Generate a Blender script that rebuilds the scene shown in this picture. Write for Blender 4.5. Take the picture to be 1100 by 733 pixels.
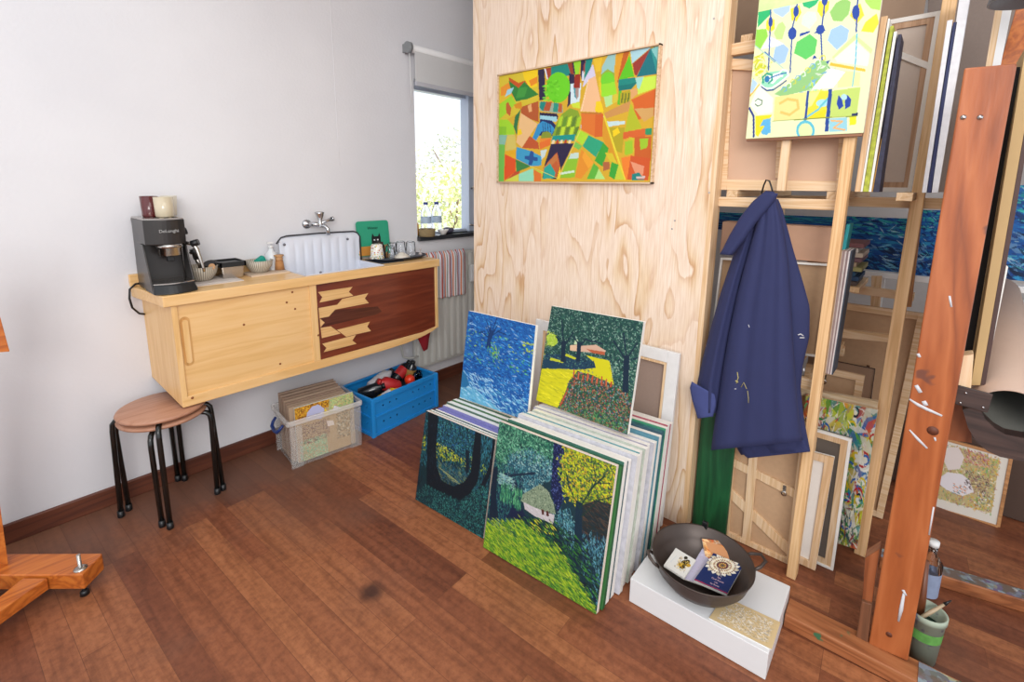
import bpy, math, random
import numpy as np
from mathutils import Vector, Matrix

for o in list(bpy.data.objects): bpy.data.objects.remove(o)
SC = bpy.context.scene
COL = SC.collection

# ------------------------------------------------------------------ camera
CAM = Vector((0, 0, 1.45))
FPX, PX, PY = 515.05, 550.0, 294.12
ROWS = (Vector((0.664, -0.747, 0.011)), Vector((-0.129, -0.129, -0.983)), Vector((0.736, 0.652, -0.182)))
def _rows():
    y, p, r = 0.7246, 0.1828, 0.0109
    c, s = math.cos, math.sin
    Ry = Matrix(((c(y), 0, s(y)), (0, 1, 0), (-s(y), 0, c(y))))
    Rx = Matrix(((1, 0, 0), (0, c(p), -s(p)), (0, s(p), c(p))))
    Rz = Matrix(((c(r), -s(r), 0), (s(r), c(r), 0), (0, 0, 1)))
    B = Matrix(((0, -1, 0), (0, 0, -1), (1, 0, 0)))
    return Rz @ Rx @ Ry @ B
MC = _rows()
cam_data = bpy.data.cameras.new('camera')
cam = bpy.data.objects.new('camera', cam_data)
COL.objects.link(cam)
rt, dn, fw = MC[0], MC[1], MC[2]
cam.matrix_world = Matrix(((rt[0], -dn[0], -fw[0], CAM.x), (rt[1], -dn[1], -fw[1], CAM.y), (rt[2], -dn[2], -fw[2], CAM.z), (0, 0, 0, 1)))
cam_data.sensor_width = 36
cam_data.lens = FPX / 1100 * 36
cam_data.shift_y = -(366.5 - PY) / 1100
cam_data.clip_start = 0.02
SC.camera = cam

# ------------------------------------------------------------------ world, lights, exposure
w = bpy.data.worlds.new('daylight'); SC.world = w; w.use_nodes = True
bg = w.node_tree.nodes['Background']
bg.inputs[0].default_value = (0.90, 0.95, 1.0, 1); bg.inputs[1].default_value = 1.32
def area(name, loc, target, sx, sy, power, col=(1, 1, 1)):
    l = bpy.data.lights.new(name, 'AREA'); l.shape = 'RECTANGLE'; l.size = sx; l.size_y = sy
    l.energy = power; l.color = col
    o = bpy.data.objects.new(name, l); COL.objects.link(o); o.location = loc
    o.rotation_euler = (Vector(target) - Vector(loc)).to_track_quat('-Z', 'Y').to_euler()
    return o
area('soft_key_light', (-1.3, -1.5, 2.35), (1.5, 1.3, 0.7), 1.8, 1.2, 78, (1.0, 0.965, 0.93))  # added soft area light, unseen behind the camera; no window stands there
area('ceiling_bounce_light', (0.6, 0.3, 2.7), (0.8, 0.6, 0), 1.6, 1.6, 18, (1.0, 0.98, 0.95))
area('garden_fill_light', (4.6, 3.4, 5.0), (5.0, 5.8, 1.2), 2.5, 2.5, 900, (1.0, 0.98, 0.92))  # added area light that brightens the foliage outside the window
SC.view_settings.view_transform = 'Standard'
SC.view_settings.look = 'None'
SC.view_settings.exposure = 0.0
SC.view_settings.gamma = 1.0
SC.view_settings.use_curve_mapping = False

# ------------------------------------------------------------------ measuring: where a sight line meets a plane of the room
def ray(u, v):
    d = Vector(((u - PX) / FPX, (v - PY) / FPX, 1.0))
    return MC.transposed() @ d
def _pl(u, v, ax, val):
    d = ray(u, v); t = (val - CAM[ax]) / d[ax]
    return CAM + d * t
def zz(u, v, h=0.0): return _pl(u, v, 2, h)
def yy(u, v, Y): return _pl(u, v, 1, Y)
def xx(u, v, X): return _pl(u, v, 0, X)

# ------------------------------------------------------------------ colour and materials
def lin(c):
    if isinstance(c, str):
        c = c.lstrip('#'); c = [int(c[i:i + 2], 16) / 255 for i in (0, 2, 4)]
    return [((x + .055) / 1.055) ** 2.4 if x > .04045 else x / 12.92 for x in c]
MATS = {}
def newmat(name):
    m = bpy.data.materials.new(name); m.use_nodes = True
    nt = m.node_tree; b = nt.nodes['Principled BSDF']
    MATS[name] = m
    return m, nt, b
def N(nt, t, **k):
    n = nt.nodes.new(t)
    for a, v in k.items():
        if a in n.inputs.keys(): n.inputs[a].default_value = v
        else: setattr(n, a, v)
    return n
def L(nt, a, b): nt.links.new(a, b)
def ramp(nt, stops):
    r = nt.nodes.new('ShaderNodeValToRGB'); e = r.color_ramp.elements
    e[0].position = stops[0][0]; e[0].color = (*lin(stops[0][1]), 1)
    e[1].position = stops[-1][0]; e[1].color = (*lin(stops[-1][1]), 1)
    for p, c in stops[1:-1]:
        k = e.new(p); k.color = (*lin(c), 1)
    return r
def plain(name, col, rough=.5, metal=0., var=.06, scale=30, bump=0., spec=.5, coat=0., trans=0., alpha=1., sss=0.):
    if name in MATS: return MATS[name]
    m, nt, b = newmat(name)
    c = lin(col)
    b.inputs['Roughness'].default_value = rough; b.inputs['Metallic'].default_value = metal
    b.inputs['Specular IOR Level'].default_value = spec
    b.inputs['Coat Weight'].default_value = coat
    b.inputs['Transmission Weight'].default_value = trans
    b.inputs['Alpha'].default_value = alpha
    tc = N(nt, 'ShaderNodeTexCoord'); no = N(nt, 'ShaderNodeTexNoise', Scale=float(scale), Detail=4.0)
    L(nt, tc.outputs['Object'], no.inputs['Vector'])
    mx = N(nt, 'ShaderNodeMix', data_type='RGBA')
    mx.inputs[6].default_value = (*[x * (1 - var) for x in c], 1); mx.inputs[7].default_value = (*[min(1, x * (1 + var)) for x in c], 1)
    L(nt, no.outputs['Fac'], mx.inputs[0]); L(nt, mx.outputs[2], b.inputs['Base Color'])
    if bump:
        bp = N(nt, 'ShaderNodeBump', Strength=bump, Distance=.004); L(nt, no.outputs['Fac'], bp.inputs['Height']); L(nt, bp.outputs[0], b.inputs['Normal'])
    return m
def wood(name, light, mid, dark, axis='Z', scale=1.0, rough=.5, coat=0., stretch=14., contrast=1., bump=.1, spots=None, rot=None):
    """long grain along axis: noise squeezed across it, seen in the object's own coordinates"""
    if name in MATS: return MATS[name]
    m, nt, b = newmat(name)
    b.inputs['Roughness'].default_value = rough; b.inputs['Coat Weight'].default_value = coat; b.inputs['Coat Roughness'].default_value = .15
    tc = N(nt, 'ShaderNodeTexCoord'); mp = N(nt, 'ShaderNodeMapping')
    sc = [stretch * scale] * 3; sc['XYZ'.index(axis)] = .9 * scale
    mp.inputs['Scale'].default_value = sc
    if rot: mp.inputs['Rotation'].default_value = rot
    L(nt, tc.outputs['Object'], mp.inputs['Vector'])
    n1 = N(nt, 'ShaderNodeTexNoise', Scale=1.3, Detail=3.0, Distortion=.6); L(nt, mp.outputs[0], n1.inputs['Vector'])
    mul = N(nt, 'ShaderNodeMath', operation='MULTIPLY'); mul.inputs[1].default_value = 9.0 * contrast; L(nt, n1.outputs['Fac'], mul.inputs[0])
    pp = N(nt, 'ShaderNodeMath', operation='PINGPONG'); pp.inputs[1].default_value = 1.0; L(nt, mul.outputs[0], pp.inputs[0])
    n2 = N(nt, 'ShaderNodeTexNoise', Scale=9.0, Detail=4.0); L(nt, mp.outputs[0], n2.inputs['Vector'])
    ad = N(nt, 'ShaderNodeMix', data_type='FLOAT'); ad.inputs[0].default_value = .45
    L(nt, pp.outputs[0], ad.inputs[2]); L(nt, n2.outputs['Fac'], ad.inputs[3])
    r = ramp(nt, [(.15, light), (.5, mid), (.85, dark)]); L(nt, ad.outputs[0], r.inputs[0])
    out = r.outputs[0]
    if spots:
        n3 = N(nt, 'ShaderNodeTexNoise', Scale=float(spots[1]), Detail=3.0); L(nt, tc.outputs['Object'], n3.inputs['Vector'])
        rr = N(nt, 'ShaderNodeMapRange'); rr.inputs[1].default_value = spots[2]; rr.inputs[2].default_value = spots[2] + .04; L(nt, n3.outputs['Fac'], rr.inputs[0])
        mx = N(nt, 'ShaderNodeMix', data_type='RGBA'); mx.inputs[7].default_value = (*lin(spots[0]), 1)
        L(nt, rr.outputs[0], mx.inputs[0]); L(nt, out, mx.inputs[6]); out = mx.outputs[2]
    L(nt, out, b.inputs['Base Color'])
    bp = N(nt, 'ShaderNodeBump', Strength=bump, Distance=.003); L(nt, n2.outputs['Fac'], bp.inputs['Height']); L(nt, bp.outputs[0], b.inputs['Normal'])
    return m
def paintmat():
    m, nt, b = newmat('oil_paint')
    at = N(nt, 'ShaderNodeAttribute', attribute_name='paint'); L(nt, at.outputs['Color'], b.inputs['Base Color'])
    b.inputs['Roughness'].default_value = .55; b.inputs['Specular IOR Level'].default_value = .25
    tc = N(nt, 'ShaderNodeTexCoord'); no = N(nt, 'ShaderNodeTexNoise', Scale=160.0, Detail=2.0); L(nt, tc.outputs['Object'], no.inputs['Vector'])
    bp = N(nt, 'ShaderNodeBump', Strength=.25, Distance=.002); L(nt, no.outputs['Fac'], bp.inputs['Height']); L(nt, bp.outputs[0], b.inputs['Normal'])
    return m
PAINT = paintmat()

# ------------------------------------------------------------------ mesh builder
class MB:
    def __init__(s): s.v = []; s.f = []; s.sm = []; s.marks = []
    def add(s, vs, fs, smooth=False):
        k = len(s.v); s.marks.append((k, len(s.f))); s.v += [Vector(p) for p in vs]
        for f in fs: s.f.append([k + i for i in f]); s.sm.append(smooth)
        return s
    def box(s, x0, x1, y0, y1, z0, z1):
        return s.hexa([(x0, y0, z0), (x1, y0, z0), (x1, y1, z0), (x0, y1, z0)], [(x0, y0, z1), (x1, y0, z1), (x1, y1, z1), (x0, y1, z1)])
    def hexa(s, lo, hi):
        n = len(lo)
        fs = [list(range(n))[::-1], list(range(n, 2 * n))] + [[i, (i + 1) % n, n + (i + 1) % n, n + i] for i in range(n)]
        return s.add(list(lo) + list(hi), fs)
    def slab(s, pts, vec):
        vec = Vector(vec); p = [Vector(q) for q in pts]
        return s.hexa(p, [q + vec for q in p])
    def bar(s, a, b, w, h, up=(0, 0, 1), roll=0):
        a = Vector(a); b = Vector(b); d = (b - a).normalized(); up = Vector(up)
        r = d.cross(up)
        if r.length < 1e-4: r = d.cross(Vector((1, 0, 0)))
        r.normalize(); u = r.cross(d).normalized()
        r *= w / 2; u *= h / 2
        return s.hexa([a - r - u, a + r - u, a + r + u, a - r + u], [b - r - u, b + r - u, b + r + u, b - r + u])
    def tube(s, pts, rad, seg=10, caps=True):
        pts = [Vector(p) for p in pts]; n = len(pts)
        if not hasattr(rad, '__len__'): rad = [rad] * n
        rings = []; prev = None
        for i, p in enumerate(pts):
            d = (pts[min(i + 1, n - 1)] - pts[max(i - 1, 0)]).normalized()
            if prev is None:
                r = d.cross(Vector((0, 0, 1)))
                if r.length < .05: r = d.cross(Vector((1, 0, 0)))
            else: r = prev - d * prev.dot(d)
            r.normalize(); prev = r; q = d.cross(r)
            rings.append([p + (r * math.cos(a) + q * math.sin(a)) * rad[i] for a in [2 * math.pi * k / seg for k in range(seg)]])
        fs = []
        for i in range(n - 1):
            for k in range(seg):
                a = i * seg + k; b = i * seg + (k + 1) % seg
                fs.append([a, b, b + seg, a + seg])
        s.add([p for r in rings for p in r], fs, True)
        if caps:
            k = len(s.v) - n * seg
            s.f.append([k + i for i in range(seg)][::-1]); s.sm.append(False)
            s.f.append([k + (n - 1) * seg + i for i in range(seg)]); s.sm.append(False)
        return s
    def lathe(s, prof, c, seg=28, axis=None, close=False):
        """prof: (radius, height) pairs turned about the axis through c"""
        c = Vector(c); Z = Vector(axis).normalized() if axis else Vector((0, 0, 1))
        X = Z.cross(Vector((0, 1, 0)))
        if X.length < .05: X = Z.cross(Vector((1, 0, 0)))
        X.normalize(); Y = Z.cross(X)
        vs = []
        for r, h in prof:
            for k in range(seg):
                a = 2 * math.pi * k / seg
                vs.append(c + Z * h + (X * math.cos(a) + Y * math.sin(a)) * max(r, 1e-5))
        fs = []
        for i in range(len(prof) - 1):
            for k in range(seg):
                a = i * seg + k; b = i * seg + (k + 1) % seg
                fs.append([a, b, b + seg, a + seg])
        s.add(vs, fs, True)
        if close:
            k = len(s.v) - len(vs)
            s.f.append([k + i for i in range(seg)][::-1]); s.sm.append(False)
            s.f.append([k + (len(prof) - 1) * seg + i for i in range(seg)]); s.sm.append(False)
        return s
    def ball(s, c, r, seg=16, rings=10, sc=(1, 1, 1)):
        c = Vector(c); vs = []; fs = []
        for i in range(rings + 1):
            t = math.pi * i / rings
            for k in range(seg):
                a = 2 * math.pi * k / seg
                vs.append(c + Vector((r * sc[0] * math.sin(t) * math.cos(a), r * sc[1] * math.sin(t) * math.sin(a), r * sc[2] * math.cos(t))))
        for i in range(rings):
            for k in range(seg):
                a = i * seg + k; b = i * seg + (k + 1) % seg
                fs.append([a, a + seg, b + seg, b])
        return s.add(vs, fs, True)

OFF = {}
def props(o, label=None, cat=None, group=None, kind=None):
    if label: o['label'] = label
    if cat: o['category'] = cat
    if group: o['group'] = group
    if kind: o['kind'] = kind
    return o
def thing(name, label, cat, loc, group=None):
    o = bpy.data.objects.new(name, None); COL.objects.link(o); o.location = loc; o.empty_display_size = .05
    OFF[o] = Vector(loc)
    return props(o, label, cat, group)
def build(name, mb, mat, parent=None, label=None, cat=None, group=None, kind=None, bevel=0, seg=2, origin=None):
    vs = mb.v
    if parent is not None: off = OFF[parent]
    elif origin is not None: off = Vector(origin)
    elif kind == 'structure': off = Vector((0, 0, 0))
    else:
        off = Vector(((min(v.x for v in vs) + max(v.x for v in vs)) / 2, (min(v.y for v in vs) + max(v.y for v in vs)) / 2, min(v.z for v in vs)))
    me = bpy.data.meshes.new(name)
    me.from_pydata([v - off for v in vs], [], mb.f); me.update()
    me.polygons.foreach_set('use_smooth', mb.sm)
    import bmesh
    b = bmesh.new(); b.from_mesh(me); bmesh.ops.recalc_face_normals(b, faces=b.faces); b.to_mesh(me); b.free()
    for m in (mat if isinstance(mat, (list, tuple)) else [mat]): me.materials.append(m)
    o = bpy.data.objects.new(name, me); COL.objects.link(o)
    if parent is not None: o.parent = parent; OFF[o] = off
    else: o.location = off; OFF[o] = off
    if bevel:
        md = o.modifiers.new('bevel', 'BEVEL'); md.width = bevel; md.segments = seg; md.limit_method = 'ANGLE'; md.angle_limit = .7
    return props(o, label, cat, group, kind)
def build_each(name, mb, mat, parent=None, **k):
    """every shape that went into mb becomes a part of its own"""
    out = []; mk = mb.marks + [(len(mb.v), len(mb.f))]
    for (v0, f0), (v1, f1) in zip(mk[:-1], mk[1:]):
        m = MB(); m.v = mb.v[v0:v1]; m.f = [[i - v0 for i in f] for f in mb.f[f0:f1]]; m.sm = mb.sm[f0:f1]
        out.append(build(name, m, mat, parent, **k))
    return out
def copy_tree(o, parent=None, delta=None):
    c = o.copy(); COL.objects.link(c)
    if parent is not None: c.parent = parent
    OFF[c] = OFF[o]
    for ch in [x for x in bpy.data.objects if x.parent == o]: copy_tree(ch, c)
    if delta is not None: c.location = o.location + Vector(delta)
    return c
def text(name, body, size, pos, xdir, ydir, mat, parent, ext=.0004):
    cu = bpy.data.curves.new(name, 'FONT'); cu.body = body; cu.size = size; cu.extrude = ext; cu.align_x = 'CENTER'; cu.align_y = 'CENTER'
    cu.materials.append(mat)
    tmp = bpy.data.objects.new(name, cu)
    me = bpy.data.meshes.new_from_object(tmp); bpy.data.objects.remove(tmp)
    o = bpy.data.objects.new(name, me); COL.objects.link(o)
    X = Vector(xdir).normalized(); Y = Vector(ydir); Y = (Y - X * Y.dot(X)).normalized(); Z = X.cross(Y)
    p = Vector(pos) - OFF[parent]
    o.parent = parent
    o.matrix_local = Matrix(((X.x, Y.x, Z.x, p.x), (X.y, Y.y, Z.y, p.y), (X.z, Y.z, Z.z, p.z), (0, 0, 0, 1)))
    OFF[o] = Vector(pos)
    return o

# ------------------------------------------------------------------ painting: a small raster brush, laid on a real canvas as vertex paint
class Art:
    def __init__(s, corners, base, n=200, m=None, seed=1):
        """corners TL TR BR BL in the measuring frame; polygons are given in that frame and rectified onto the canvas"""
        s.n = n; s.m = m or n
        s.img = np.zeros((s.m, s.n, 3)); s.img[:] = lin(base)
        s.r = np.random.RandomState(seed)
        dst = [(0, 0), (1, 0), (1, 1), (0, 1)]
        A = []; B = []
        for (x, y), (u, v) in zip(corners, dst):
            A.append([x, y, 1, 0, 0, 0, -u * x, -u * y]); B.append(u)
            A.append([0, 0, 0, x, y, 1, -v * x, -v * y]); B.append(v)
        h = np.linalg.solve(np.array(A, float), np.array(B, float)); s.H = np.append(h, 1).reshape(3, 3)
    def uv(s, p):
        q = s.H @ np.array([p[0], p[1], 1.0]); return q[0] / q[2], q[1] / q[2]
    def fill(s, pts, col, noise=.0, al=1.):
        q = [(u * s.n, v * s.m) for u, v in pts]
        x0 = max(0, int(min(a for a, _ in q))); x1 = min(s.n, int(max(a for a, _ in q)) + 2)
        y0 = max(0, int(min(b for _, b in q))); y1 = min(s.m, int(max(b for _, b in q)) + 2)
        if x1 <= x0 or y1 <= y0: return
        X, Y = np.meshgrid(np.arange(x0, x1) + .5, np.arange(y0, y1) + .5)
        ins = np.zeros(X.shape, bool)
        for i in range(len(q)):
            ax, ay = q[i]; bx, by = q[(i + 1) % len(q)]
            if ay == by: continue
            c = ((ay > Y) != (by > Y)) & (X < (bx - ax) * (Y - ay) / (by - ay) + ax)
            ins ^= c
        c = np.array(lin(col) if isinstance(col, str) else col)
        if noise: c = np.clip(c * (1 + noise * (s.r.rand() * 2 - 1)), 0, 1)
        sub = s.img[y0:y1, x0:x1]; sub[ins] = c if al >= 1 else sub[ins] * (1 - al) + c * al
    def poly(s, pts, col, noise=0.): s.fill([s.uv(p) for p in pts], col, noise); return s
    def disc(s, c, rx, ry, col, k=20):
        return s.poly([(c[0] + rx * math.cos(2 * math.pi * i / k), c[1] + ry * math.sin(2 * math.pi * i / k)) for i in range(k)], col)
    def line(s, pts, wd, col):
        pts = [s.uv(p) for p in pts]; s.uline(pts, wd, col); return s
    def uline(s, pts, wd, col):
        for i in range(len(pts) - 1):
            a = np.array(pts[i]); b = np.array(pts[i + 1]); d = b - a; l = np.hypot(*d) or 1e-6
            nrm = np.array([-d[1], d[0]]) / l * wd / 2; e = d / l * wd * .3
            s.fill([tuple(a - nrm - e), tuple(b - nrm + e), tuple(b + nrm + e), tuple(a + nrm - e)], col)
        return s
    def dabs(s, n, cols, reg=(0, 0, 1, 1), ln=.03, wd=.008, ang=0., spread=.3, mask=None, field=None, al=.8):
        cl = [np.array(lin(c)) for c in cols]
        for _ in range(n):
            u = reg[0] + s.r.rand() * (reg[2] - reg[0]); v = reg[1] + s.r.rand() * (reg[3] - reg[1])
            if mask is not None and not mask(u, v): continue
            a = (field(u, v) if field else ang) + s.r.randn() * spread
            l = ln * (.5 + s.r.rand()); wv = wd * (.6 + .8 * s.r.rand())
            dx, dy = math.cos(a) * l / 2, math.sin(a) * l / 2; nx, ny = -math.sin(a) * wv / 2, math.cos(a) * wv / 2
            c = cl[s.r.randint(len(cl))] * (.8 + .4 * s.r.rand())
            s.fill([(u - dx, v - dy), (u + nx, v + ny), (u + dx, v + dy), (u - nx, v - ny)], np.clip(c, 0, 1), al=al)
        return s
def _mask(s, pts, rag=.0):
    f = inpoly([s.uv(p) for p in pts]); r = s.r
    return lambda u, v: f(u + r.randn() * rag, v + r.randn() * rag)
Art.mask = _mask
def inpoly(pts):
    def f(u, v):
        ins = False
        for i in range(len(pts)):
            ax, ay = pts[i]; bx, by = pts[(i + 1) % len(pts)]
            if (ay > v) != (by > v) and u < (bx - ax) * (v - ay) / (by - ay) + ax: ins = not ins
        return ins
    return f
def painted(name, art, TL, TR, BR, BL, parent, lift=.0012, **k):
    """the painted face: a fine grid over the four corners, one colour per vertex"""
    TL, TR, BR, BL = map(Vector, (TL, TR, BR, BL)); n, m = art.n, art.m
    nrm = (TR - TL).cross(BL - TL).normalized()
    if nrm.dot(CAM - TL) < 0: nrm = -nrm
    off = OFF[parent]
    u = (np.arange(n) / (n - 1)); v = (np.arange(m) / (m - 1)); U, V = np.meshgrid(u, v)
    P = [np.array(p + nrm * lift - off) for p in (TL, TR, BR, BL)]
    co = (P[0] * ((1 - U) * (1 - V))[..., None] + P[1] * (U * (1 - V))[..., None] + P[2] * (U * V)[..., None] + P[3] * ((1 - U) * V)[..., None]).reshape(-1, 3)
    idx = np.arange(n * m).reshape(m, n)
    q = np.stack([idx[:-1, :-1], idx[1:, :-1], idx[1:, 1:], idx[:-1, 1:]], -1).reshape(-1, 4)
    back = [Vector(p) - nrm * lift * .9 for p in P]
    nv = n * m
    verts = np.vstack([co, np.array([list(b) for b in back])])
    faces = [list(map(int, f)) for f in q] + [[nv, nv + 1, nv + 2, nv + 3]]
    me = bpy.data.meshes.new(name); me.from_pydata(verts.tolist(), [], faces); me.update()
    ca = me.color_attributes.new('paint', 'FLOAT_COLOR', 'POINT')
    c = np.ones((len(verts), 4)); c[:nv, :3] = art.img.reshape(-1, 3); c[nv:, :3] = art.img.mean((0, 1))
    ca.data.foreach_set('color', c.ravel())
    me.materials.append(PAINT)
    o = bpy.data.objects.new(name, me); COL.objects.link(o); o.parent = parent; OFF[o] = off
    return props(o, **k)
# ================================================================== materials of the place
M_wall, nt, b = newmat('white_plaster')
tc = N(nt, 'ShaderNodeTexCoord'); n1 = N(nt, 'ShaderNodeTexNoise', Scale=1.6, Detail=3.0); n2 = N(nt, 'ShaderNodeTexNoise', Scale=70.0, Detail=5.0)
L(nt, tc.outputs['Object'], n1.inputs['Vector']); L(nt, tc.outputs['Object'], n2.inputs['Vector'])
r = ramp(nt, [(.3, '#d5d4d8'), (.7, '#dedde0')]); L(nt, n1.outputs['Fac'], r.inputs[0]); L(nt, r.outputs[0], b.inputs['Base Color'])
bp = N(nt, 'ShaderNodeBump', Strength=.25, Distance=.004); L(nt, n2.outputs['Fac'], bp.inputs['Height']); L(nt, bp.outputs[0], b.inputs['Normal'])
b.inputs['Roughness'].default_value = .8

def floor_mat():
    m, nt, b = newmat('worn_plank_floor')
    tc = N(nt, 'ShaderNodeTexCoord'); mp = N(nt, 'ShaderNodeMapping'); mp.inputs['Rotation'].default_value = (0, 0, math.radians(-93.5))
    L(nt, tc.outputs['Object'], mp.inputs['Vector'])
    br = N(nt, 'ShaderNodeTexBrick', Scale=1.0); br.offset = .37; br.offset_frequency = 3; br.squash = 1
    br.inputs['Brick Width'].default_value = 1.1; br.inputs['Row Height'].default_value = .082
    br.inputs['Mortar Size'].default_value = .0009; br.inputs['Mortar Smooth'].default_value = .3; br.inputs['Bias'].default_value = 0
    br.inputs['Color1'].default_value = (0, 0, 0, 1); br.inputs['Color2'].default_value = (1, 1, 1, 1); br.inputs['Mortar'].default_value = (.3, .3, .3, 1)
    L(nt, mp.outputs[0], br.inputs['Vector'])
    mp2 = N(nt, 'ShaderNodeMapping'); mp2.inputs['Scale'].default_value = (1.3, 16, 1)
    L(nt, mp.outputs[0], mp2.inputs['Vector'])
    # planks shift the grain
    gr = N(nt, 'ShaderNodeTexNoise', Scale=2.2, Detail=7.0, Roughness=.62, Distortion=.3, noise_dimensions='4D')
    L(nt, mp2.outputs[0], gr.inputs['Vector'])
    bw = N(nt, 'ShaderNodeMath', operation='MULTIPLY'); bw.inputs[1].default_value = 7; L(nt, br.outputs['Color'], bw.inputs[0]); L(nt, bw.outputs[0], gr.inputs['W'])
    tone = ramp(nt, [(0, '#7f4a32'), (.3, '#965a3c'), (.6, '#9f6342'), (1, '#b5764e')]); L(nt, br.outputs['Color'], tone.inputs[0])
    g = ramp(nt, [(.3, '#a8978e'), (.52, '#e4dcd6'), (.75, '#ffffff')]); L(nt, gr.outputs['Fac'], g.inputs[0])
    mu = N(nt, 'ShaderNodeMix', data_type='RGBA', blend_type='MULTIPLY'); mu.inputs[0].default_value = .85
    L(nt, tone.outputs[0], mu.inputs[6]); L(nt, g.outputs[0], mu.inputs[7])
    # thin mottle across the grain
    n3 = N(nt, 'ShaderNodeTexNoise', Scale=38.0, Detail=6.0, Roughness=.7); L(nt, tc.outputs['Object'], n3.inputs['Vector'])
    g3 = ramp(nt, [(.32, '#9c8a82'), (.58, '#ffffff')]); L(nt, n3.outputs['Fac'], g3.inputs[0])
    mu3 = N(nt, 'ShaderNodeMix', data_type='RGBA', blend_type='MULTIPLY'); mu3.inputs[0].default_value = .55
    L(nt, mu.outputs[2], mu3.inputs[6]); L(nt, g3.outputs[0], mu3.inputs[7])
    # grimy grey-brown bare wear near the wall and in patches
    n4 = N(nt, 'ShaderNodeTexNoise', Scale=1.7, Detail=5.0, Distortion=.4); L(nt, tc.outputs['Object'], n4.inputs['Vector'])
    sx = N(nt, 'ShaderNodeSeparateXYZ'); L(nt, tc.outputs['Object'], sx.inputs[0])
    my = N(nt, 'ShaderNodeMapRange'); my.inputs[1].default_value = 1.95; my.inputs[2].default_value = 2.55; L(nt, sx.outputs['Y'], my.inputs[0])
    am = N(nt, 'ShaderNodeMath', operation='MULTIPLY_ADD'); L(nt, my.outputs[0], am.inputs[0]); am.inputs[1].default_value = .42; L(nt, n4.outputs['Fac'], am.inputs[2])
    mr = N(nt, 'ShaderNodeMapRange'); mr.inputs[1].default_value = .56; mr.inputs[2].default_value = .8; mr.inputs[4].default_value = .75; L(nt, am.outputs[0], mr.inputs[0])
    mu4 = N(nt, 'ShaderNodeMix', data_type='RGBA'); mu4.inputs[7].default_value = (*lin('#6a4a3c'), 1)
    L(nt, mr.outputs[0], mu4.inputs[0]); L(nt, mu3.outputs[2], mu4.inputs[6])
    # the burn mark on the boards
    vm = N(nt, 'ShaderNodeVectorMath', operation='DISTANCE'); vm.inputs[1].default_value = (.80, 1.37, 0)
    n5 = N(nt, 'ShaderNodeTexNoise', Scale=30.0, Detail=2.0); L(nt, tc.outputs['Object'], n5.inputs['Vector'])
    va = N(nt, 'ShaderNodeVectorMath', operation='MULTIPLY_ADD'); L(nt, n5.outputs['Color'], va.inputs[0]); va.inputs[1].default_value = (.02, .02, 0); L(nt, tc.outputs['Object'], va.inputs[2])
    L(nt, va.outputs[0], vm.inputs[0])
    mb = N(nt, 'ShaderNodeMapRange'); mb.inputs[1].default_value = .055; mb.inputs[2].default_value = .02; L(nt, vm.outputs['Value'], mb.inputs[0])
    mm = N(nt, 'ShaderNodeMath', operation='MULTIPLY'); mm.inputs[1].default_value = .85; L(nt, mb.outputs[0], mm.inputs[0])
    mu5 = N(nt, 'ShaderNodeMix', data_type='RGBA'); mu5.inputs[7].default_value = (*lin('#2d1614'), 1)
    L(nt, mm.outputs[0], mu5.inputs[0]); L(nt, mu4.outputs[2], mu5.inputs[6])
    # seams
    mu6 = N(nt, 'ShaderNodeMix', data_type='RGBA'); mu6.inputs[7].default_value = (*lin('#3b2016'), 1)
    fs = N(nt, 'ShaderNodeMath', operation='MULTIPLY'); fs.inputs[1].default_value = .45; L(nt, br.outputs['Fac'], fs.inputs[0])
    L(nt, fs.outputs[0], mu6.inputs[0]); L(nt, mu5.outputs[2], mu6.inputs[6])
    L(nt, mu6.outputs[2], b.inputs['Base Color'])
    rr = N(nt, 'ShaderNodeMapRange'); rr.inputs[3].default_value = .38; rr.inputs[4].default_value = .62; L(nt, n4.outputs['Fac'], rr.inputs[0]); L(nt, rr.outputs[0], b.inputs['Roughness'])
    b.inputs['Specular IOR Level'].default_value = .45
    bp = N(nt, 'ShaderNodeBump', Strength=.15, Distance=.002); L(nt, gr.outputs['Fac'], bp.inputs['Height']); L(nt, bp.outputs[0], b.inputs['Normal'])
    return m
M_floor = floor_mat()

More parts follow.
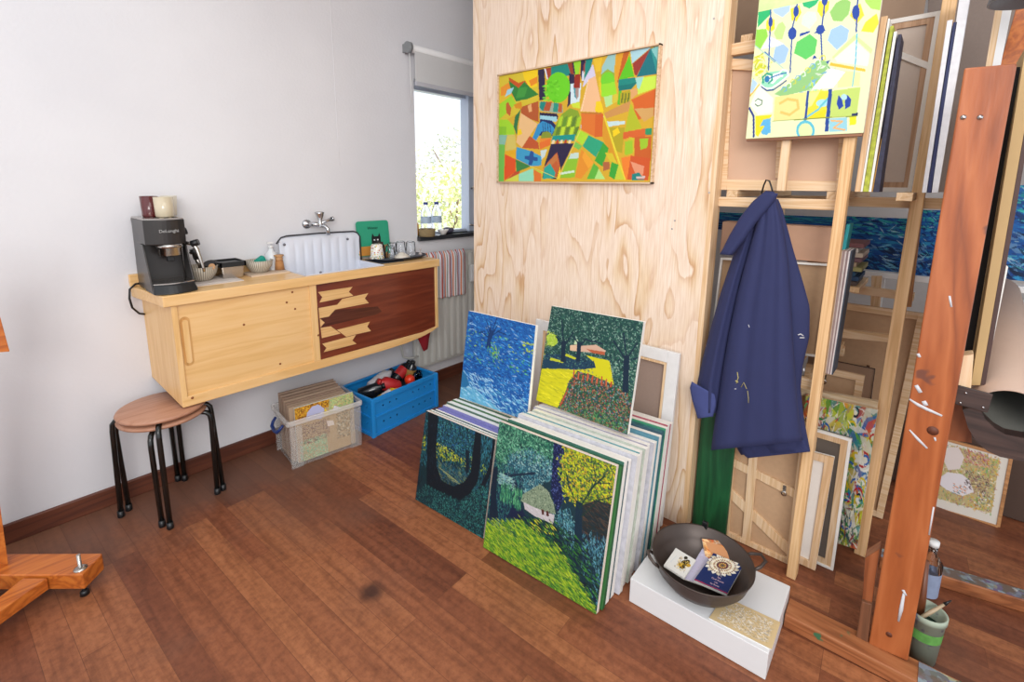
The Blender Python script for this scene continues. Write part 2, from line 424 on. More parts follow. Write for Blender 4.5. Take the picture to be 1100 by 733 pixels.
def ply_mat():
    """rotary cut softwood ply: broad wandering contour lines running up the sheet"""
    m, nt, b = newmat('spruce_plywood')
    tc = N(nt, 'ShaderNodeTexCoord'); mp = N(nt, 'ShaderNodeMapping'); mp.inputs['Scale'].default_value = (1, 5.2, 1.15)
    L(nt, tc.outputs['Object'], mp.inputs['Vector'])
    n1 = N(nt, 'ShaderNodeTexNoise', Scale=1.2, Detail=1.6, Roughness=.45, Distortion=.3); L(nt, mp.outputs[0], n1.inputs['Vector'])
    n6 = N(nt, 'ShaderNodeTexNoise', Scale=9.0, Detail=3.0); mp6 = N(nt, 'ShaderNodeMapping'); mp6.inputs['Scale'].default_value = (1, 5, 1.1); L(nt, tc.outputs['Object'], mp6.inputs['Vector']); L(nt, mp6.outputs[0], n6.inputs['Vector'])
    ad = N(nt, 'ShaderNodeMath', operation='MULTIPLY_ADD'); L(nt, n6.outputs['Fac'], ad.inputs[0]); ad.inputs[1].default_value = .035; L(nt, n1.outputs['Fac'], ad.inputs[2])
    mul = N(nt, 'ShaderNodeMath', operation='MULTIPLY'); mul.inputs[1].default_value = 8.5; L(nt, ad.outputs[0], mul.inputs[0])
    fr = N(nt, 'ShaderNodeMath', operation='FRACT'); L(nt, mul.outputs[0], fr.inputs[0])
    r = ramp(nt, [(0, '#eedccb'), (.45, '#ecd8c2'), (.78, '#e4cba9'), (.92, '#cfa67a'), (.96, '#c89c70'), (1, '#ecd8c4')]); L(nt, fr.outputs[0], r.inputs[0])
    # fade of the lines over broad areas
    n3 = N(nt, 'ShaderNodeTexNoise', Scale=1.8, Detail=2.0); mp3 = N(nt, 'ShaderNodeMapping'); mp3.inputs['Scale'].default_value = (1, 3, .9); L(nt, tc.outputs['Object'], mp3.inputs['Vector']); L(nt, mp3.outputs[0], n3.inputs['Vector'])
    mr = N(nt, 'ShaderNodeMapRange'); mr.inputs[1].default_value = .42; mr.inputs[2].default_value = .62; mr.inputs[3].default_value = .15; mr.inputs[4].default_value = .9; L(nt, n3.outputs['Fac'], mr.inputs[0])
    mx = N(nt, 'ShaderNodeMix', data_type='RGBA'); mx.inputs[6].default_value = (*lin('#eedbca'), 1); L(nt, mr.outputs[0], mx.inputs[0]); L(nt, r.outputs[0], mx.inputs[7])
    # fine fibres
    mp2 = N(nt, 'ShaderNodeMapping'); mp2.inputs['Scale'].default_value = (1, 60, 3); L(nt, tc.outputs['Object'], mp2.inputs['Vector'])
    n2 = N(nt, 'ShaderNodeTexNoise', Scale=3.0, Detail=4.0); L(nt, mp2.outputs[0], n2.inputs['Vector'])
    r2 = ramp(nt, [(.35, '#efe6dc'), (.65, '#ffffff')]); L(nt, n2.outputs['Fac'], r2.inputs[0])
    mu = N(nt, 'ShaderNodeMix', data_type='RGBA', blend_type='MULTIPLY'); mu.inputs[0].default_value = 1.; L(nt, mx.outputs[2], mu.inputs[6]); L(nt, r2.outputs[0], mu.inputs[7])
    L(nt, mu.outputs[2], b.inputs['Base Color']); b.inputs['Roughness'].default_value = .6
    return m
M_ply = ply_mat()
M_pineZ = wood('pine_upright', '#e6cbaa', '#dfbe96', '#cfa678', 'Z', stretch=30, rough=.6)
M_pineY = wood('pine_rail', '#e6cbaa', '#dfbe96', '#cfa678', 'Y', stretch=30, rough=.6)
M_pineX = wood('pine_batten', '#dcc09c', '#d3b188', '#bf9668', 'X', stretch=30, rough=.6)
M_cabX = wood('honey_pine', '#e8bf86', '#e4b87b', '#dcae6e', 'X', stretch=12, rough=.38, coat=.25, spots=('#a5683a', 9, .74))
M_cabZ = wood('honey_pine_upright', '#e8c18a', '#e4b97c', '#dbad6e', 'Z', stretch=14, rough=.4, coat=.2)
M_inlay = wood('pale_inlay', '#e2ba80', '#ddb277', '#d0a264', 'X', stretch=40, rough=.45)
M_mahog = wood('mahogany', '#7c3a24', '#70311d', '#612818', 'X', stretch=10, rough=.35, coat=.3)
M_maho2 = wood('mahogany_streak', '#603020', '#55291a', '#452013', 'X', stretch=20, rough=.35, coat=.3)
M_easel = wood('easel_hardwood', '#a4633e', '#955430', '#784022', 'Z', stretch=9, rough=.42, coat=.2, bump=.2)
M_easelY = wood('easel_beam', '#a86c44', '#9a5c36', '#7a4628', 'Y', stretch=12, rough=.5, spots=('#3a6a4a', 16, .71))
M_orange = wood('orange_pine', '#c9752f', '#bd6625', '#9c4d1c', 'X', stretch=14, rough=.42, coat=.2)
M_base = wood('baseboard_wood', '#6a3a26', '#5d3020', '#4c271b', 'X', stretch=12, rough=.45)
M_seat = wood('stool_veneer', '#bb8d74', '#b28167', '#a6755b', 'X', stretch=14, rough=.4, bump=.03)
M_hard = plain('hardboard', '#bd9a78', .8, var=.1, scale=60)
M_hard2 = plain('pink_board', '#c9a68c', .7, var=.06, scale=12)
M_kraft = plain('grey_linen', '#8e8078', .9, var=.08, scale=120)
M_linen = plain('pale_linen', '#d6c8bc', .85, var=.05, scale=120)
M_can = plain('canvas_edge', '#efece6', .8, var=.04, scale=60, bump=.1)
M_canp = plain('primed_cotton', '#e6d6ca', .8, var=.04, scale=60, bump=.1)
M_white = plain('white_paint', '#e3e3e3', .5, var=.02)
M_black = plain('black_plastic', '#141518', .35, var=.1)
M_dgrey = plain('graphite_metal', '#3e3b3a', .32, metal=.5, var=.08)
M_steel = plain('brushed_steel', '#b8b2ac', .25, metal=1., var=.06, scale=50)
M_chrome = plain('chrome', '#c2c2c4', .14, metal=1., var=.05)
M_blacksteel = plain('black_lacquered_steel', '#0f1110', .25, var=.1, coat=.3)
M_blue = plain('blue_plastic', '#1f8ad6', .35, var=.05, scale=8)
M_navy = plain('navy_plastic', '#15306e', .4)
M_red = plain('red_plastic', '#a81c1c', .35)
M_darkred = plain('dark_red_gloss', '#58191b', .2, coat=.5)
M_cream = plain('cream_gloss', '#cdbfa4', .25, coat=.4)
M_clear, nt, b = newmat('clear_glass')
b.inputs['Base Color'].default_value = (.96, .98, 1, 1); b.inputs['Roughness'].default_value = .03; b.inputs['Transmission Weight'].default_value = 1; b.inputs['IOR'].default_value = 1.35
def tubmat(name, k):
    m, nt, b = newmat(name)
    tr = N(nt, 'ShaderNodeBsdfTransparent'); mx = N(nt, 'ShaderNodeMixShader'); mx.inputs[0].default_value = k
    b.inputs['Base Color'].default_value = (*lin('#e6e2de'), 1); b.inputs['Roughness'].default_value = .25
    L(nt, tr.outputs[0], mx.inputs[1]); L(nt, b.outputs[0], mx.inputs[2]); L(nt, mx.outputs[0], nt.nodes['Material Output'].inputs[0])
    return m
M_tub = tubmat('milky_polypropylene', .09)
M_tubrim = tubmat('thick_polypropylene', .34)
M_tubrib = tubmat('ribbed_polypropylene', .16)
M_pane, nt, b = newmat('window_pane')
tr = N(nt, 'ShaderNodeBsdfTransparent'); mx = N(nt, 'ShaderNodeMixShader'); mx.inputs[0].default_value = .06
gl = N(nt, 'ShaderNodeBsdfGlossy', Roughness=.02); L(nt, tr.outputs[0], mx.inputs[1]); L(nt, gl.outputs[0], mx.inputs[2]); L(nt, mx.outputs[0], nt.nodes['Material Output'].inputs[0])
M_frame = plain('window_paint', '#b9c3d3', .4, var=.03)
M_rad = plain('radiator_enamel', '#c5c4be', .35, var=.02)

# ================================================================== the setting
WY = 2.655
def S(name, mb, mat, **k): return build(name, mb, mat, kind='structure', **k)
S('floor', MB().box(-2.5, 4.3, -2.5, WY + .1, -.1, 0), M_floor)
wx0, wx1, wz0, wz1 = 2.02, 3.05, 1.095, 2.12
wl = MB()
wl.box(-2.5, wx0, WY, WY + .25, 0, 2.8); wl.box(wx1, 4.3, WY, WY + .25, 0, 2.8)
wl.box(wx0, wx1, WY, WY + .25, 0, wz0); wl.box(wx0, wx1, WY, WY + .25, wz1, 2.8)
S('wall_left', wl, M_wall)
S('wall_back', MB().box(4.2, 4.3, -2.5, WY, 0, 2.8), plain('grey_back_wall', '#b3aeac', .8))
S('ceiling', MB().box(.5, 4.3, -2.5, WY + .1, 2.8, 2.9), M_white)
S('baseboard_left', MB().box(-2.5, 4.2, WY - .015, WY, 0, .085), M_base, bevel=.004)
# the slight plaster seam that runs up the wall beside the window
a = yy(355, 0, WY); c_ = yy(362, 150, WY)
S('trim_1', MB().tube([(a.x, WY + .0008, 2.8), (a.x, WY + .0008, 1.75), (a.x + .005, WY + .002, 1.55)], .0022, 8), M_wall)
win = MB()
fy0, fy1 = WY + .07, WY + .13
win.box(wx0, wx0 + .012, fy0, fy1, wz0, wz1); win.box(wx1 - .05, wx1, fy0, fy1, wz0, wz1)
win.box(wx0, wx1, fy0, fy1, wz0, wz0 + .022); win.box(wx0, wx1, fy0, fy1, wz1 - .05, wz1)
mu_x = yy(500.5, 150, fy0).x
win.box(mu_x, mu_x + .09, fy0 - .03, fy1, wz0, wz1)
wo = build('window_1', win, M_frame, kind='structure', bevel=.004)
build('glass_pane', MB().box(wx0 + .03, wx1 - .05, fy0 + .028, fy0 + .032, wz0 + .03, wz1 - .05), M_pane, wo)
build('window_latch', MB().tube([(mu_x + .02, fy0 - .035, 1.42), (mu_x + .02, fy0 - .065, 1.44), (mu_x + .06, fy0 - .07, 1.42)], .007, 8).tube([(mu_x - .01, fy0 - .045, 1.15), (mu_x + .05, fy0 - .05, 1.14), (mu_x + .06, fy0 - .05, 1.18)], .006, 8), M_steel, wo)
S('window_sill', MB().box(wx0 - .004, wx1 + .05, WY - .035, fy0 + .01, wz0 - .028, wz0), plain('dark_stone_sill', '#2b2d31', .3))

# outside: shrubs in the daylight behind the window
def bush(name, label, c, r, n, col, seed):
    rr = random.Random(seed); mb = MB()
    t = thing(name, label, 'tree', (c[0], c[1], 0), 'garden trees seen through the window')
    for _ in range(n):
        while True:
            p = Vector((rr.uniform(-1, 1), rr.uniform(-1, 1), rr.uniform(-1, 1)))
            if .15 < p.length < 1: break
        p = Vector((c[0] + p.x * r[0], c[1] + p.y * r[1], c[2] + p.z * r[2]))
        d = Vector((rr.gauss(0, 1), rr.gauss(0, 1), rr.gauss(0, 1))).normalized(); e = d.cross(Vector((rr.gauss(0, 1), rr.gauss(0, 1), 1))).normalized(); s_ = rr.uniform(.03, .055)
        mb.add([p - d * s_, p + e * s_ * .45, p + d * s_, p - e * s_ * .45], [[0, 1, 2, 3]])
    build('foliage', mb, col, t)
    tr = MB()
    for k in range(5):
        tr.tube([(c[0], c[1], 0), (c[0] + .03 * k, c[1], c[2] * .5), (c[0] + rr.uniform(-1, 1) * r[0] * .6, c[1] + rr.uniform(-.5, .5), c[2] + r[2] * rr.uniform(.1, .6))], [.05, .035, .01], 7)
    build('trunk', tr, plain('bark', '#6b5a48', .9), t)
leafA = plain('pale_spring_leaf', '#d0d69a', .6, var=.25, scale=4); leafB = plain('grey_green_leaf', '#c2c8a8', .6, var=.25, scale=4)
bush('garden_tree', 'pale green leafy tree nearest behind the window pane', (4.3, 4.9, 1.0), (1.0, .7, .75), 2600, leafA, 3)
bush('garden_tree', 'greyer green tree further off behind the window pane', (6.6, 7.0, 1.5), (1.4, 1.0, 1.05), 2200, leafB, 4)

# roller blind
bl = thing('roller_blind', 'white roller blind half lowered over the window', 'window blind', (1.95, WY, 2.3))
bx0 = yy(438, 52, 2.60).x
build('roller_tube', MB().tube([(bx0 + .02, 2.605, 2.285), (3.1, 2.605, 2.285)], .024, 18), M_white, bl)
build('end_bracket', MB().tube([(bx0 - .005, 2.605, 2.285), (bx0 + .02, 2.605, 2.285)], .034, 18).box(bx0, bx0 + .02, 2.605, WY, 2.26, 2.31), plain('grey_bracket', '#85888a', .4), bl)
build('fabric', MB().box(bx0 + .045, 3.08, 2.588, 2.591, 2.085, 2.285), plain('blind_cloth', '#d2d2d2', .8, var=.02), bl)
build('bottom_bar', MB().box(bx0 + .043, 3.08, 2.582, 2.597, 2.065, 2.09), plain('blind_bar', '#bfbfc6', .5), bl, bevel=.003)
build('pull_cord', MB().tube([(bx0 + .012, 2.60, 2.28), (bx0 + .02, 2.60, 1.9)], .0025, 6), M_white, bl)

# radiator with column ribs
rad = thing('radiator', 'white ribbed panel radiator on the wall under the window', 'radiator', (2.4, 2.6, .12))
rz0, rz1 = .17, .97
rx = 1.93
rb = MB(); rb.box(rx, 2.95, 2.598, 2.625, rz0, rz1)
x = rx + .012
while x < 2.93:
    rb.hexa([(x, 2.598, rz0 + .02), (x + .012, 2.582, rz0 + .02), (x + .038, 2.582, rz0 + .02), (x + .05, 2.598, rz0 + .02)], [(x, 2.598, rz1 - .02), (x + .012, 2.582, rz1 - .02), (x + .038, 2.582, rz1 - .02), (x + .05, 2.598, rz1 - .02)])
    x += .062
build('ribbed_panel', rb, M_rad, rad, bevel=.004)
build('bracket', MB().box(2.1, 2.13, 2.62, WY - .003, .3, .8).box(2.75, 2.78, 2.62, WY - .003, .3, .8), M_rad, rad)
build('thermostat', MB().box(2.43, 2.475, 2.555, 2.58, .735, .86), M_white, rad, bevel=.004)
build('supply_pipe', MB().tube([(1.95, 2.59, .27), (1.88, 2.60, .27), (1.84, 2.61, .29), (1.82, 2.625, .45), (1.86, 2.64, .62)], .008, 8).tube([(1.97, 2.6, .18), (1.95, 2.6, .10), (1.95, 2.62, 0.0)], .008, 8), M_rad, rad)
ta = yy(500, 317, 2.575)
tw = MB()
cols = []
nx, nz = 44, 30
tx0, tx1, tz0, tz1 = 2.035, 2.385, .66, .985
for j in range(nz + 1):
    for i in range(nx + 1):
        x = tx0 + (tx1 - tx0) * i / nx; z = tz1 - (tz1 - tz0 + .012 * i / nx) * j / nz
        y = 2.566 + .007 * math.sin(i * .75 + .4 * math.sin(j * .2)) - (.004 if j > 3 else 0)
        if j == 0: y = 2.606
        if j == 1: y = 2.586; z = tz1 + .004
        tw.v.append(Vector((x, y, z)))
for j in range(nz):
    for i in range(nx):
        a_ = j * (nx + 1) + i; tw.f.append([a_, a_ + 1, a_ + nx + 2, a_ + nx + 1]); tw.sm.append(True)
mt, nt, b = newmat('striped_towel')
tc = N(nt, 'ShaderNodeTexCoord'); sx = N(nt, 'ShaderNodeSeparateXYZ'); L(nt, tc.outputs['Object'], sx.inputs[0])
m1 = N(nt, 'ShaderNodeMath', operation='MULTIPLY'); m1.inputs[1].default_value = 13.5; L(nt, sx.outputs['X'], m1.inputs[0])
fr = N(nt, 'ShaderNodeMath', operation='FRACT'); L(nt, m1.outputs[0], fr.inputs[0])
rp = ramp(nt, [(0, '#d8cfd6'), (.12, '#b8513f'), (.27, '#d9d2d6'), (.4, '#8e7fa8'), (.5, '#dcd6da'), (.62, '#cf7a4c'), (.74, '#dcd6da'), (.85, '#7e8a80'), (.93, '#dcd6da'), (1, '#d8cfd6')]); rp.color_ramp.interpolation = 'CONSTANT'
L(nt, fr.outputs[0], rp.inputs[0]); L(nt, rp.outputs[0], b.inputs['Base Color']); b.inputs['Roughness'].default_value = .9
to = build('striped_towel', tw, mt, label='red and lilac striped tea towel draped over the white radiator', cat='towel')
md = to.modifiers.new('thick', 'SOLIDIFY'); md.thickness = .003

# red cloth behind the cabinet's right end
rc = MB()
g = [(1.93, 2.52, .70), (1.99, 2.5, .57), (1.99, 2.49, .50), (1.955, 2.47, .43), (1.93, 2.45, .36), (1.90, 2.47, .35), (1.88, 2.5, .44), (1.86, 2.52, .50), (1.88, 2.52, .6)]
k = len(g); rc.add([(p[0], p[1] + .008 * math.sin(i * 2.1), p[2]) for i, p in enumerate(g)] + [(1.92, 2.478, .5)], [[i, (i + 1) % k, k] for i in range(k)], True)
ro = build('red_cloth', rc, plain('red_cotton', '#a01f2c', .9), label='small red cloth hanging below the right end of the wooden cabinet', cat='cloth')
md = ro.modifiers.new('thick', 'SOLIDIFY'); md.thickness = .006

# ================================================================== plywood partition
pt = thing('plywood_partition', 'tall pale plywood partition standing beside the storage rack', 'partition', (1.92, 1.3, 0))
build('plywood_sheet', MB().box(1.882, 1.900, .668, 1.957, .002, 2.78), M_ply, pt)
build('edge_post', MB().box(1.8815, 1.95, .647, .668, .002, 2.78), M_pineZ, pt)
sc_ = MB()
for u, v in ((702, 103), (725, 237), (762, 207), (767, 20), (722, 246)):
    p = xx(u, v, 1.882); sc_.tube([p, p + Vector((-.002, 0, 0))], .0035, 8)
build('screw', sc_, M_steel, pt)
build('stud', MB().box(1.90, 1.95, 1.92, 1.957, .002, 2.78).box(1.90, 1.95, 1.25, 1.29, .002, 2.78), M_pineZ, pt)
# ================================================================== wall cabinet
cab = thing('wall_cabinet', 'long pine wall cabinet with inlaid dark sliding door hung on the white wall', 'cabinet', (1.2, 2.5, .49))
CF = 2.331; zt = .988; zb0 = .49
top = MB()
sxa, sxb, sya, syb = 1.085, 1.556, 2.352, 2.625       # the sink's opening in the counter
_o = [(.478, 2.318), (1.93, 2.318), (1.95, WY), (.435, WY)]; _i = [(sxa, sya), (sxb, sya), (sxb, syb), (sxa, syb)]
_vs = [(x, y, z) for z in (zt - .047, zt) for x, y in _o + _i]
_fs = []
for k in range(4):
    j = (k + 1) % 4
    _fs += [[k, j, 4 + j, 4 + k], [8 + k, 12 + k, 12 + j, 8 + j], [k, 8 + k, 8 + j, j], [4 + k, 4 + j, 12 + j, 12 + k]]
top.add(_vs, _fs)
build('counter_top', top, M_cabX, cab, bevel=.004)
q0 = yy(138, 290, WY - .01)
build('splash_strip', MB().box(.432, 1.08, WY - .022, WY, zt, zt + .055), M_cabX, cab, bevel=.004)
bd = MB()
xb0, xb1 = .470, 1.94; xf0, xf1 = .505, 1.922
bd.hexa([(xf0, CF, zb0), (xf0 + .02, CF, zb0), (xb0 + .02, WY, .55), (xb0, WY, .55)], [(xf0, CF, zt - .047), (xf0 + .02, CF, zt - .047), (xb0 + .02, WY, zt - .047), (xb0, WY, zt - .047)])
bd.hexa([(xf1 - .02, CF, zb0 + .05), (xf1, CF, zb0 + .05), (xb1, WY, .58), (xb1 - .02, WY, .58)], [(xf1 - .02, CF, zt - .047), (xf1, CF, zt - .047), (xb1, WY, zt - .047), (xb1 - .02, WY, zt - .047)])
build_each('side_panel', bd, M_cabZ, cab, bevel=.002)
# underside board: front edge rises in a curve near the right end
arc = [(xf0, zb0), (1.50, zb0), (1.66, zb0 + .004), (1.78, zb0 + .016), (1.87, zb0 + .034), (xf1, zb0 + .055)]
fr_ = MB()
fr_.hexa([(x, CF - .001, z) for x, z in arc] + [(xf1, CF - .001, zb0 + .062), (1.8, CF - .001, zb0 + .045), (xf0, CF - .001, zb0 + .045)],
         [(x, CF + .02, z) for x, z in arc] + [(xf1, CF + .02, zb0 + .062), (1.8, CF + .02, zb0 + .045), (xf0, CF + .02, zb0 + .045)])
build('bottom_rail', fr_, M_cabX, cab, bevel=.002)
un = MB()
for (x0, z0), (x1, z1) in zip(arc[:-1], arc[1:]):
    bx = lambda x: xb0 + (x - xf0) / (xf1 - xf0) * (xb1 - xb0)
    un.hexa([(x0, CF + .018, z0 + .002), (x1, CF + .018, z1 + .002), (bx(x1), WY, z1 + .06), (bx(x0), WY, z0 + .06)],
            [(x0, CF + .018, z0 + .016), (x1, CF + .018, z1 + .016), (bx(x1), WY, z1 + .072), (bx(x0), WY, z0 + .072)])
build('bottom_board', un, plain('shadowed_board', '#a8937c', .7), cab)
st = MB(); st.box(xf0, xf0 + .022, CF - .001, CF + .02, zb0 + .045, zt - .047)
st.box(1.092, 1.128, CF - .001, CF + .02, zb0 + .045, zt - .047); st.box(xf1 - .018, xf1, CF - .001, CF + .02, zb0 + .062, zt - .047)
build_each('stile', st, M_cabZ, cab, bevel=.002)
d1 = build('sliding_door', MB().box(xf0 + .02, 1.094, CF + .008, CF + .018, zb0 + .04, zt - .045), M_cabX, cab)
hd = MB(); hx = .549
hd.hexa([(hx + .019 * math.cos(a), CF + .0065, .777 + (.09 if math.sin(a) > 0 else -.09) + .019 * math.sin(a)) for a in [2 * math.pi * i / 24 for i in range(24)]],
        [(hx + .019 * math.cos(a), CF + .009, .777 + (.09 if math.sin(a) > 0 else -.09) + .019 * math.sin(a)) for a in [2 * math.pi * i / 24 for i in range(24)]])
h2 = MB()
h2.hexa([(hx + .011 * math.cos(a), CF + .001, .777 + (.085 if math.sin(a) > 0 else -.085) + .011 * math.sin(a)) for a in [2 * math.pi * i / 24 for i in range(24)]],
        [(hx + .011 * math.cos(a), CF + .0085, .777 + (.085 if math.sin(a) > 0 else -.085) + .011 * math.sin(a)) for a in [2 * math.pi * i / 24 for i in range(24)]])
build('finger_recess', hd, wood('recess_wood', '#d6a566', '#cc9a5a', '#b98648', 'Z', stretch=14), d1)
build('finger_grip', h2, M_cabZ, d1)
kn = MB()
for u, v in ((314, 314), (308, 325), (317, 332), (206, 427), (301, 391), (262, 349), (341, 360)):
    p = yy(u, v, CF + .0075)
    if u in (206, 341): p.y = CF - .002
    kn.lathe([(.0055, 0), (.0055, .0012), (0, .0014)], (p.x, p.y + .001, p.z), 10, axis=(0, -1, 0))
build('knot', kn, plain('knot_brown', '#8a4f26', .5), d1)
d2 = build('inlaid_door', MB().box(1.126, xf1 - .016, CF + .008, CF + .018, zb0 + .04, zt - .045), M_mahog, cab, label='dark mahogany door inlaid with pale zigzag arrows')
def inlay(polys, name, mat):
    m = MB()
    for pl in polys:
        f = [yy(330 + x / 6.667, 290 + y / 6.667, CF + .0075) for x, y in pl]
        m.slab(f, (0, .0012, 0))
    return build(name, m, mat, d2)
inlay([[(78, 160), (325, 122), (298, 158), (330, 185), (88, 235), (108, 195)],
       [(82, 274), (215, 250), (252, 208), (437, 168), (413, 205), (442, 238), (200, 285), (155, 335), (88, 348)],
       [(90, 348), (125, 378), (95, 412)],
       [(96, 417), (170, 405), (240, 456), (105, 490)],
       [(213, 430), (450, 371), (430, 407), (457, 438), (350, 462), (280, 480)],
       [(108, 530), (280, 484), (350, 466), (323, 507), (354, 530), (118, 590), (138, 560)]], 'pale_arrow', M_inlay)
inlay([[(126, 378), (95, 346), (155, 337), (200, 288), (505, 262), (535, 300), (490, 322), (100, 412)]], 'dark_arrow', M_maho2)

# ================================================================== espresso machine
em = thing('espresso_machine', 'slim black espresso machine at the left end of the wooden counter', 'coffee machine', (.54, 2.5, zt))
def oct_(cx, y0, y1, hw, z, ch=.02):
    return [(cx - hw + ch, y0, z), (cx + hw - ch, y0, z), (cx + hw, y0 + ch, z), (cx + hw, y1, z), (cx - hw, y1, z), (cx - hw, y0 + ch, z)]
cx = .538
EZ = .012
body = MB()
body.hexa(oct_(cx, 2.50, 2.64, .075, zt + .004, .005), oct_(cx, 2.50, 2.64, .071, zt + .297, .005))
build('column', body, M_dgrey, em, bevel=.006)
sp = MB()
for sx_ in (-1, 1):
    x0 = cx + sx_ * .075
    sp.hexa([(x0 - .003, 2.375, zt + .004), (x0 + .003, 2.375, zt + .004), (x0 + .003, 2.5, zt + .004), (x0 - .003, 2.5, zt + .004)],
            [(x0 - .003, 2.455, zt + .2), (x0 + .003, 2.455, zt + .2), (x0 + .003, 2.5, zt + .2), (x0 - .003, 2.5, zt + .2)])
build_each('side_cheek', sp, M_dgrey, em, bevel=.002)
def rnd(cx, y0, y1, hw, z, bulge):
    n = 10
    return [(cx - hw + 2 * hw * i / n, y0 - bulge * math.sin(math.pi * i / n), z) for i in range(n + 1)] + [(cx + hw, y1, z), (cx - hw, y1, z)]
hdm = MB(); hdm.hexa(rnd(cx, 2.428, 2.60, .073, zt + .20, .03), rnd(cx, 2.425, 2.64, .073, zt + .304, .032))
hd_ = build('head', hdm, M_dgrey, em, bevel=.004)
build('cup_warmer', MB().hexa(rnd(cx, 2.425, 2.64, .072, zt + .304, .03), rnd(cx, 2.43, 2.64, .068, zt + .310, .026)), M_steel, em, bevel=.002)
bt = MB()
for k_, dx in enumerate((-.028, .004, .034)): bt.lathe([(0, 0), (.009, 0), (.009, .0025), (0, .003)], (cx + .01 + dx, 2.442 + abs(dx) * .3, zt + .3095), 14)
build_each('button', bt, M_black, em)
gm = MB(); gm.lathe([(0, 0), (.036, 0), (.043, .004), (.043, .034), (.048, .036), (.048, .05), (.03, .052)], (cx + .012, 2.440, zt + .150), 28)
build('group_head', gm, M_steel, em)
build('spout', MB().box(cx - .002, cx + .026, 2.428, 2.455, zt + .125, zt + .149), M_black, em, bevel=.004)
build('steam_wand', MB().tube([(cx + .07, 2.44, zt + .2), (cx + .095, 2.42, zt + .195), (cx + .105, 2.41, zt + .17), (cx + .118, 2.40, zt + .09), (cx + .12, 2.4, zt + .07)], [.008, .009, .009, .006, .005], 10), M_steel, em)
build('steam_knob', MB().tube([(cx + .077, 2.52, zt + .24), (cx + .1, 2.52, zt + .245)], .016, 14).tube([(cx + .088, 2.42, zt + .195), (cx + .112, 2.405, zt + .203)], .014, 12), M_black, em)
dt = MB(); dt.hexa(rnd(cx, 2.352, 2.50, .080, zt + .002, .026), rnd(cx, 2.372, 2.50, .072, zt + .04, .022))
build('drip_tray', dt, M_black, em, bevel=.006)
build('drip_grid', MB().hexa(rnd(cx, 2.375, 2.50, .073, zt + .04, .022), rnd(cx, 2.375, 2.50, .073, zt + .0445, .022)), M_steel, em)
text('maker_name', 'DeLonghi', .018, (cx + .006, 2.3918, zt + .258), (1, 0, 0), (0, 0, 1), M_steel, em)
cb = yy(134, 322, 2.60)
build('power_cord', MB().tube([(.50, 2.64, zt + .012), (.45, 2.63, zt + .012), (.425, 2.61, zt - .005), (.418, 2.6, .945), (.425, 2.61, .90), (.45, 2.63, .865), (.485, 2.65, .85)], .0045, 8), M_black, em)

# cups upside down on the machine
def cup(name, x, y, z, r0, r1, h, mat, label, cat, group=None, thick=.004):
    """upside down: wide rim r0 below, closed end r1 above"""
    return build(name, MB().lathe([(r0 - thick, 0), (r0, 0), (r0 + .001, .004), ((r0 * .4 + r1 * .6), h * .6), (r1, h - .004), (r1 - .004, h), (0, h), (0, h - .005), (r1 - thick, h - .006), (r0 - thick, 0)], (x, y, z), 28), mat, label=label, cat=cat, group=group)
build('dark_red_cup', MB().lathe([(0, 0), (.028, 0), (.03, .004), (.033, .088), (.029, .088), (.026, .008), (0, .006)], (.523, 2.56, zt + .3105), 28), M_darkred, label='dark red glossy cup standing on top of the black coffee machine', cat='cup')
build('cream_cup', MB().lathe([(0, 0), (.030, 0), (.034, .004), (.0365, .085), (.033, .085), (.03, .008), (0, .006)], (.562, 2.505, zt + .3105), 28), M_cream, label='tall cream cup standing on top of the black coffee machine in front', cat='cup')
build('white_cup', MB().lathe([(0, 0), (.022, 0), (.026, .004), (.032, .088), (.029, .088), (.023, .008), (0, .006)], (.60, 2.585, zt + .3105), 28), plain('ivory_gloss', '#d8d0c0', .3), label='ivory cup behind the tall cream cup on the coffee machine', cat='cup')

# ================================================================== things on the counter
M_bowl, nt, b = newmat('ribbed_stoneware')
tc = N(nt, 'ShaderNodeTexCoord'); gr = N(nt, 'ShaderNodeTexGradient', gradient_type='RADIAL'); L(nt, tc.outputs['Object'], gr.inputs[0])
m1 = N(nt, 'ShaderNodeMath', operation='MULTIPLY'); m1.inputs[1].default_value = 44; L(nt, gr.outputs['Fac'], m1.inputs[0])
fr = N(nt, 'ShaderNodeMath', operation='PINGPONG'); fr.inputs[1].default_value = .5; L(nt, m1.outputs[0], fr.inputs[0])
rp = ramp(nt, [(.12, '#7d756a'), (.3, '#c9c0b0')]); L(nt, fr.outputs[0], rp.inputs[0]); L(nt, rp.outputs[0], b.inputs['Base Color']); b.inputs['Roughness'].default_value = .5
def bowl(label, x, y, z, r, h):
    return build('ribbed_bowl', MB().lathe([(0, 0), (r * .5, 0), (r * .62, .006), (r * .88, h * .5), (r, h), (r - .005, h), (r * .8, h * .5), (r * .5, .012), (0, .01)], (x, y, z), 40), M_bowl, label=label, cat='bowl', group='ribbed bowls on the counter')
bw1 = zz(214, 296, zt)
build('striped_cloth', MB().box(.62, .83, 2.44, 2.645, zt, zt + .003).box(.60, .81, 2.46, 2.64, zt + .003, zt + .005), plain('cloth_white', '#cfc6c0', .9, var=.12, scale=40), label='folded pale cloth on the counter under the first bowl', cat='cloth')
bowl('ribbed bowl beside the coffee machine holding the portafilter', .690, 2.565, zt + .005, .072, .068)
pf = thing('portafilter', 'black handled portafilter leaning out of the ribbed bowl', 'portafilter', (0.6750, 2.5600, zt + .05))
build('handle', MB().tube([(0.6900, 2.5500, zt + .06), (0.6700, 2.5400, zt + .118)], [.010, .010], 12), M_steel, pf)
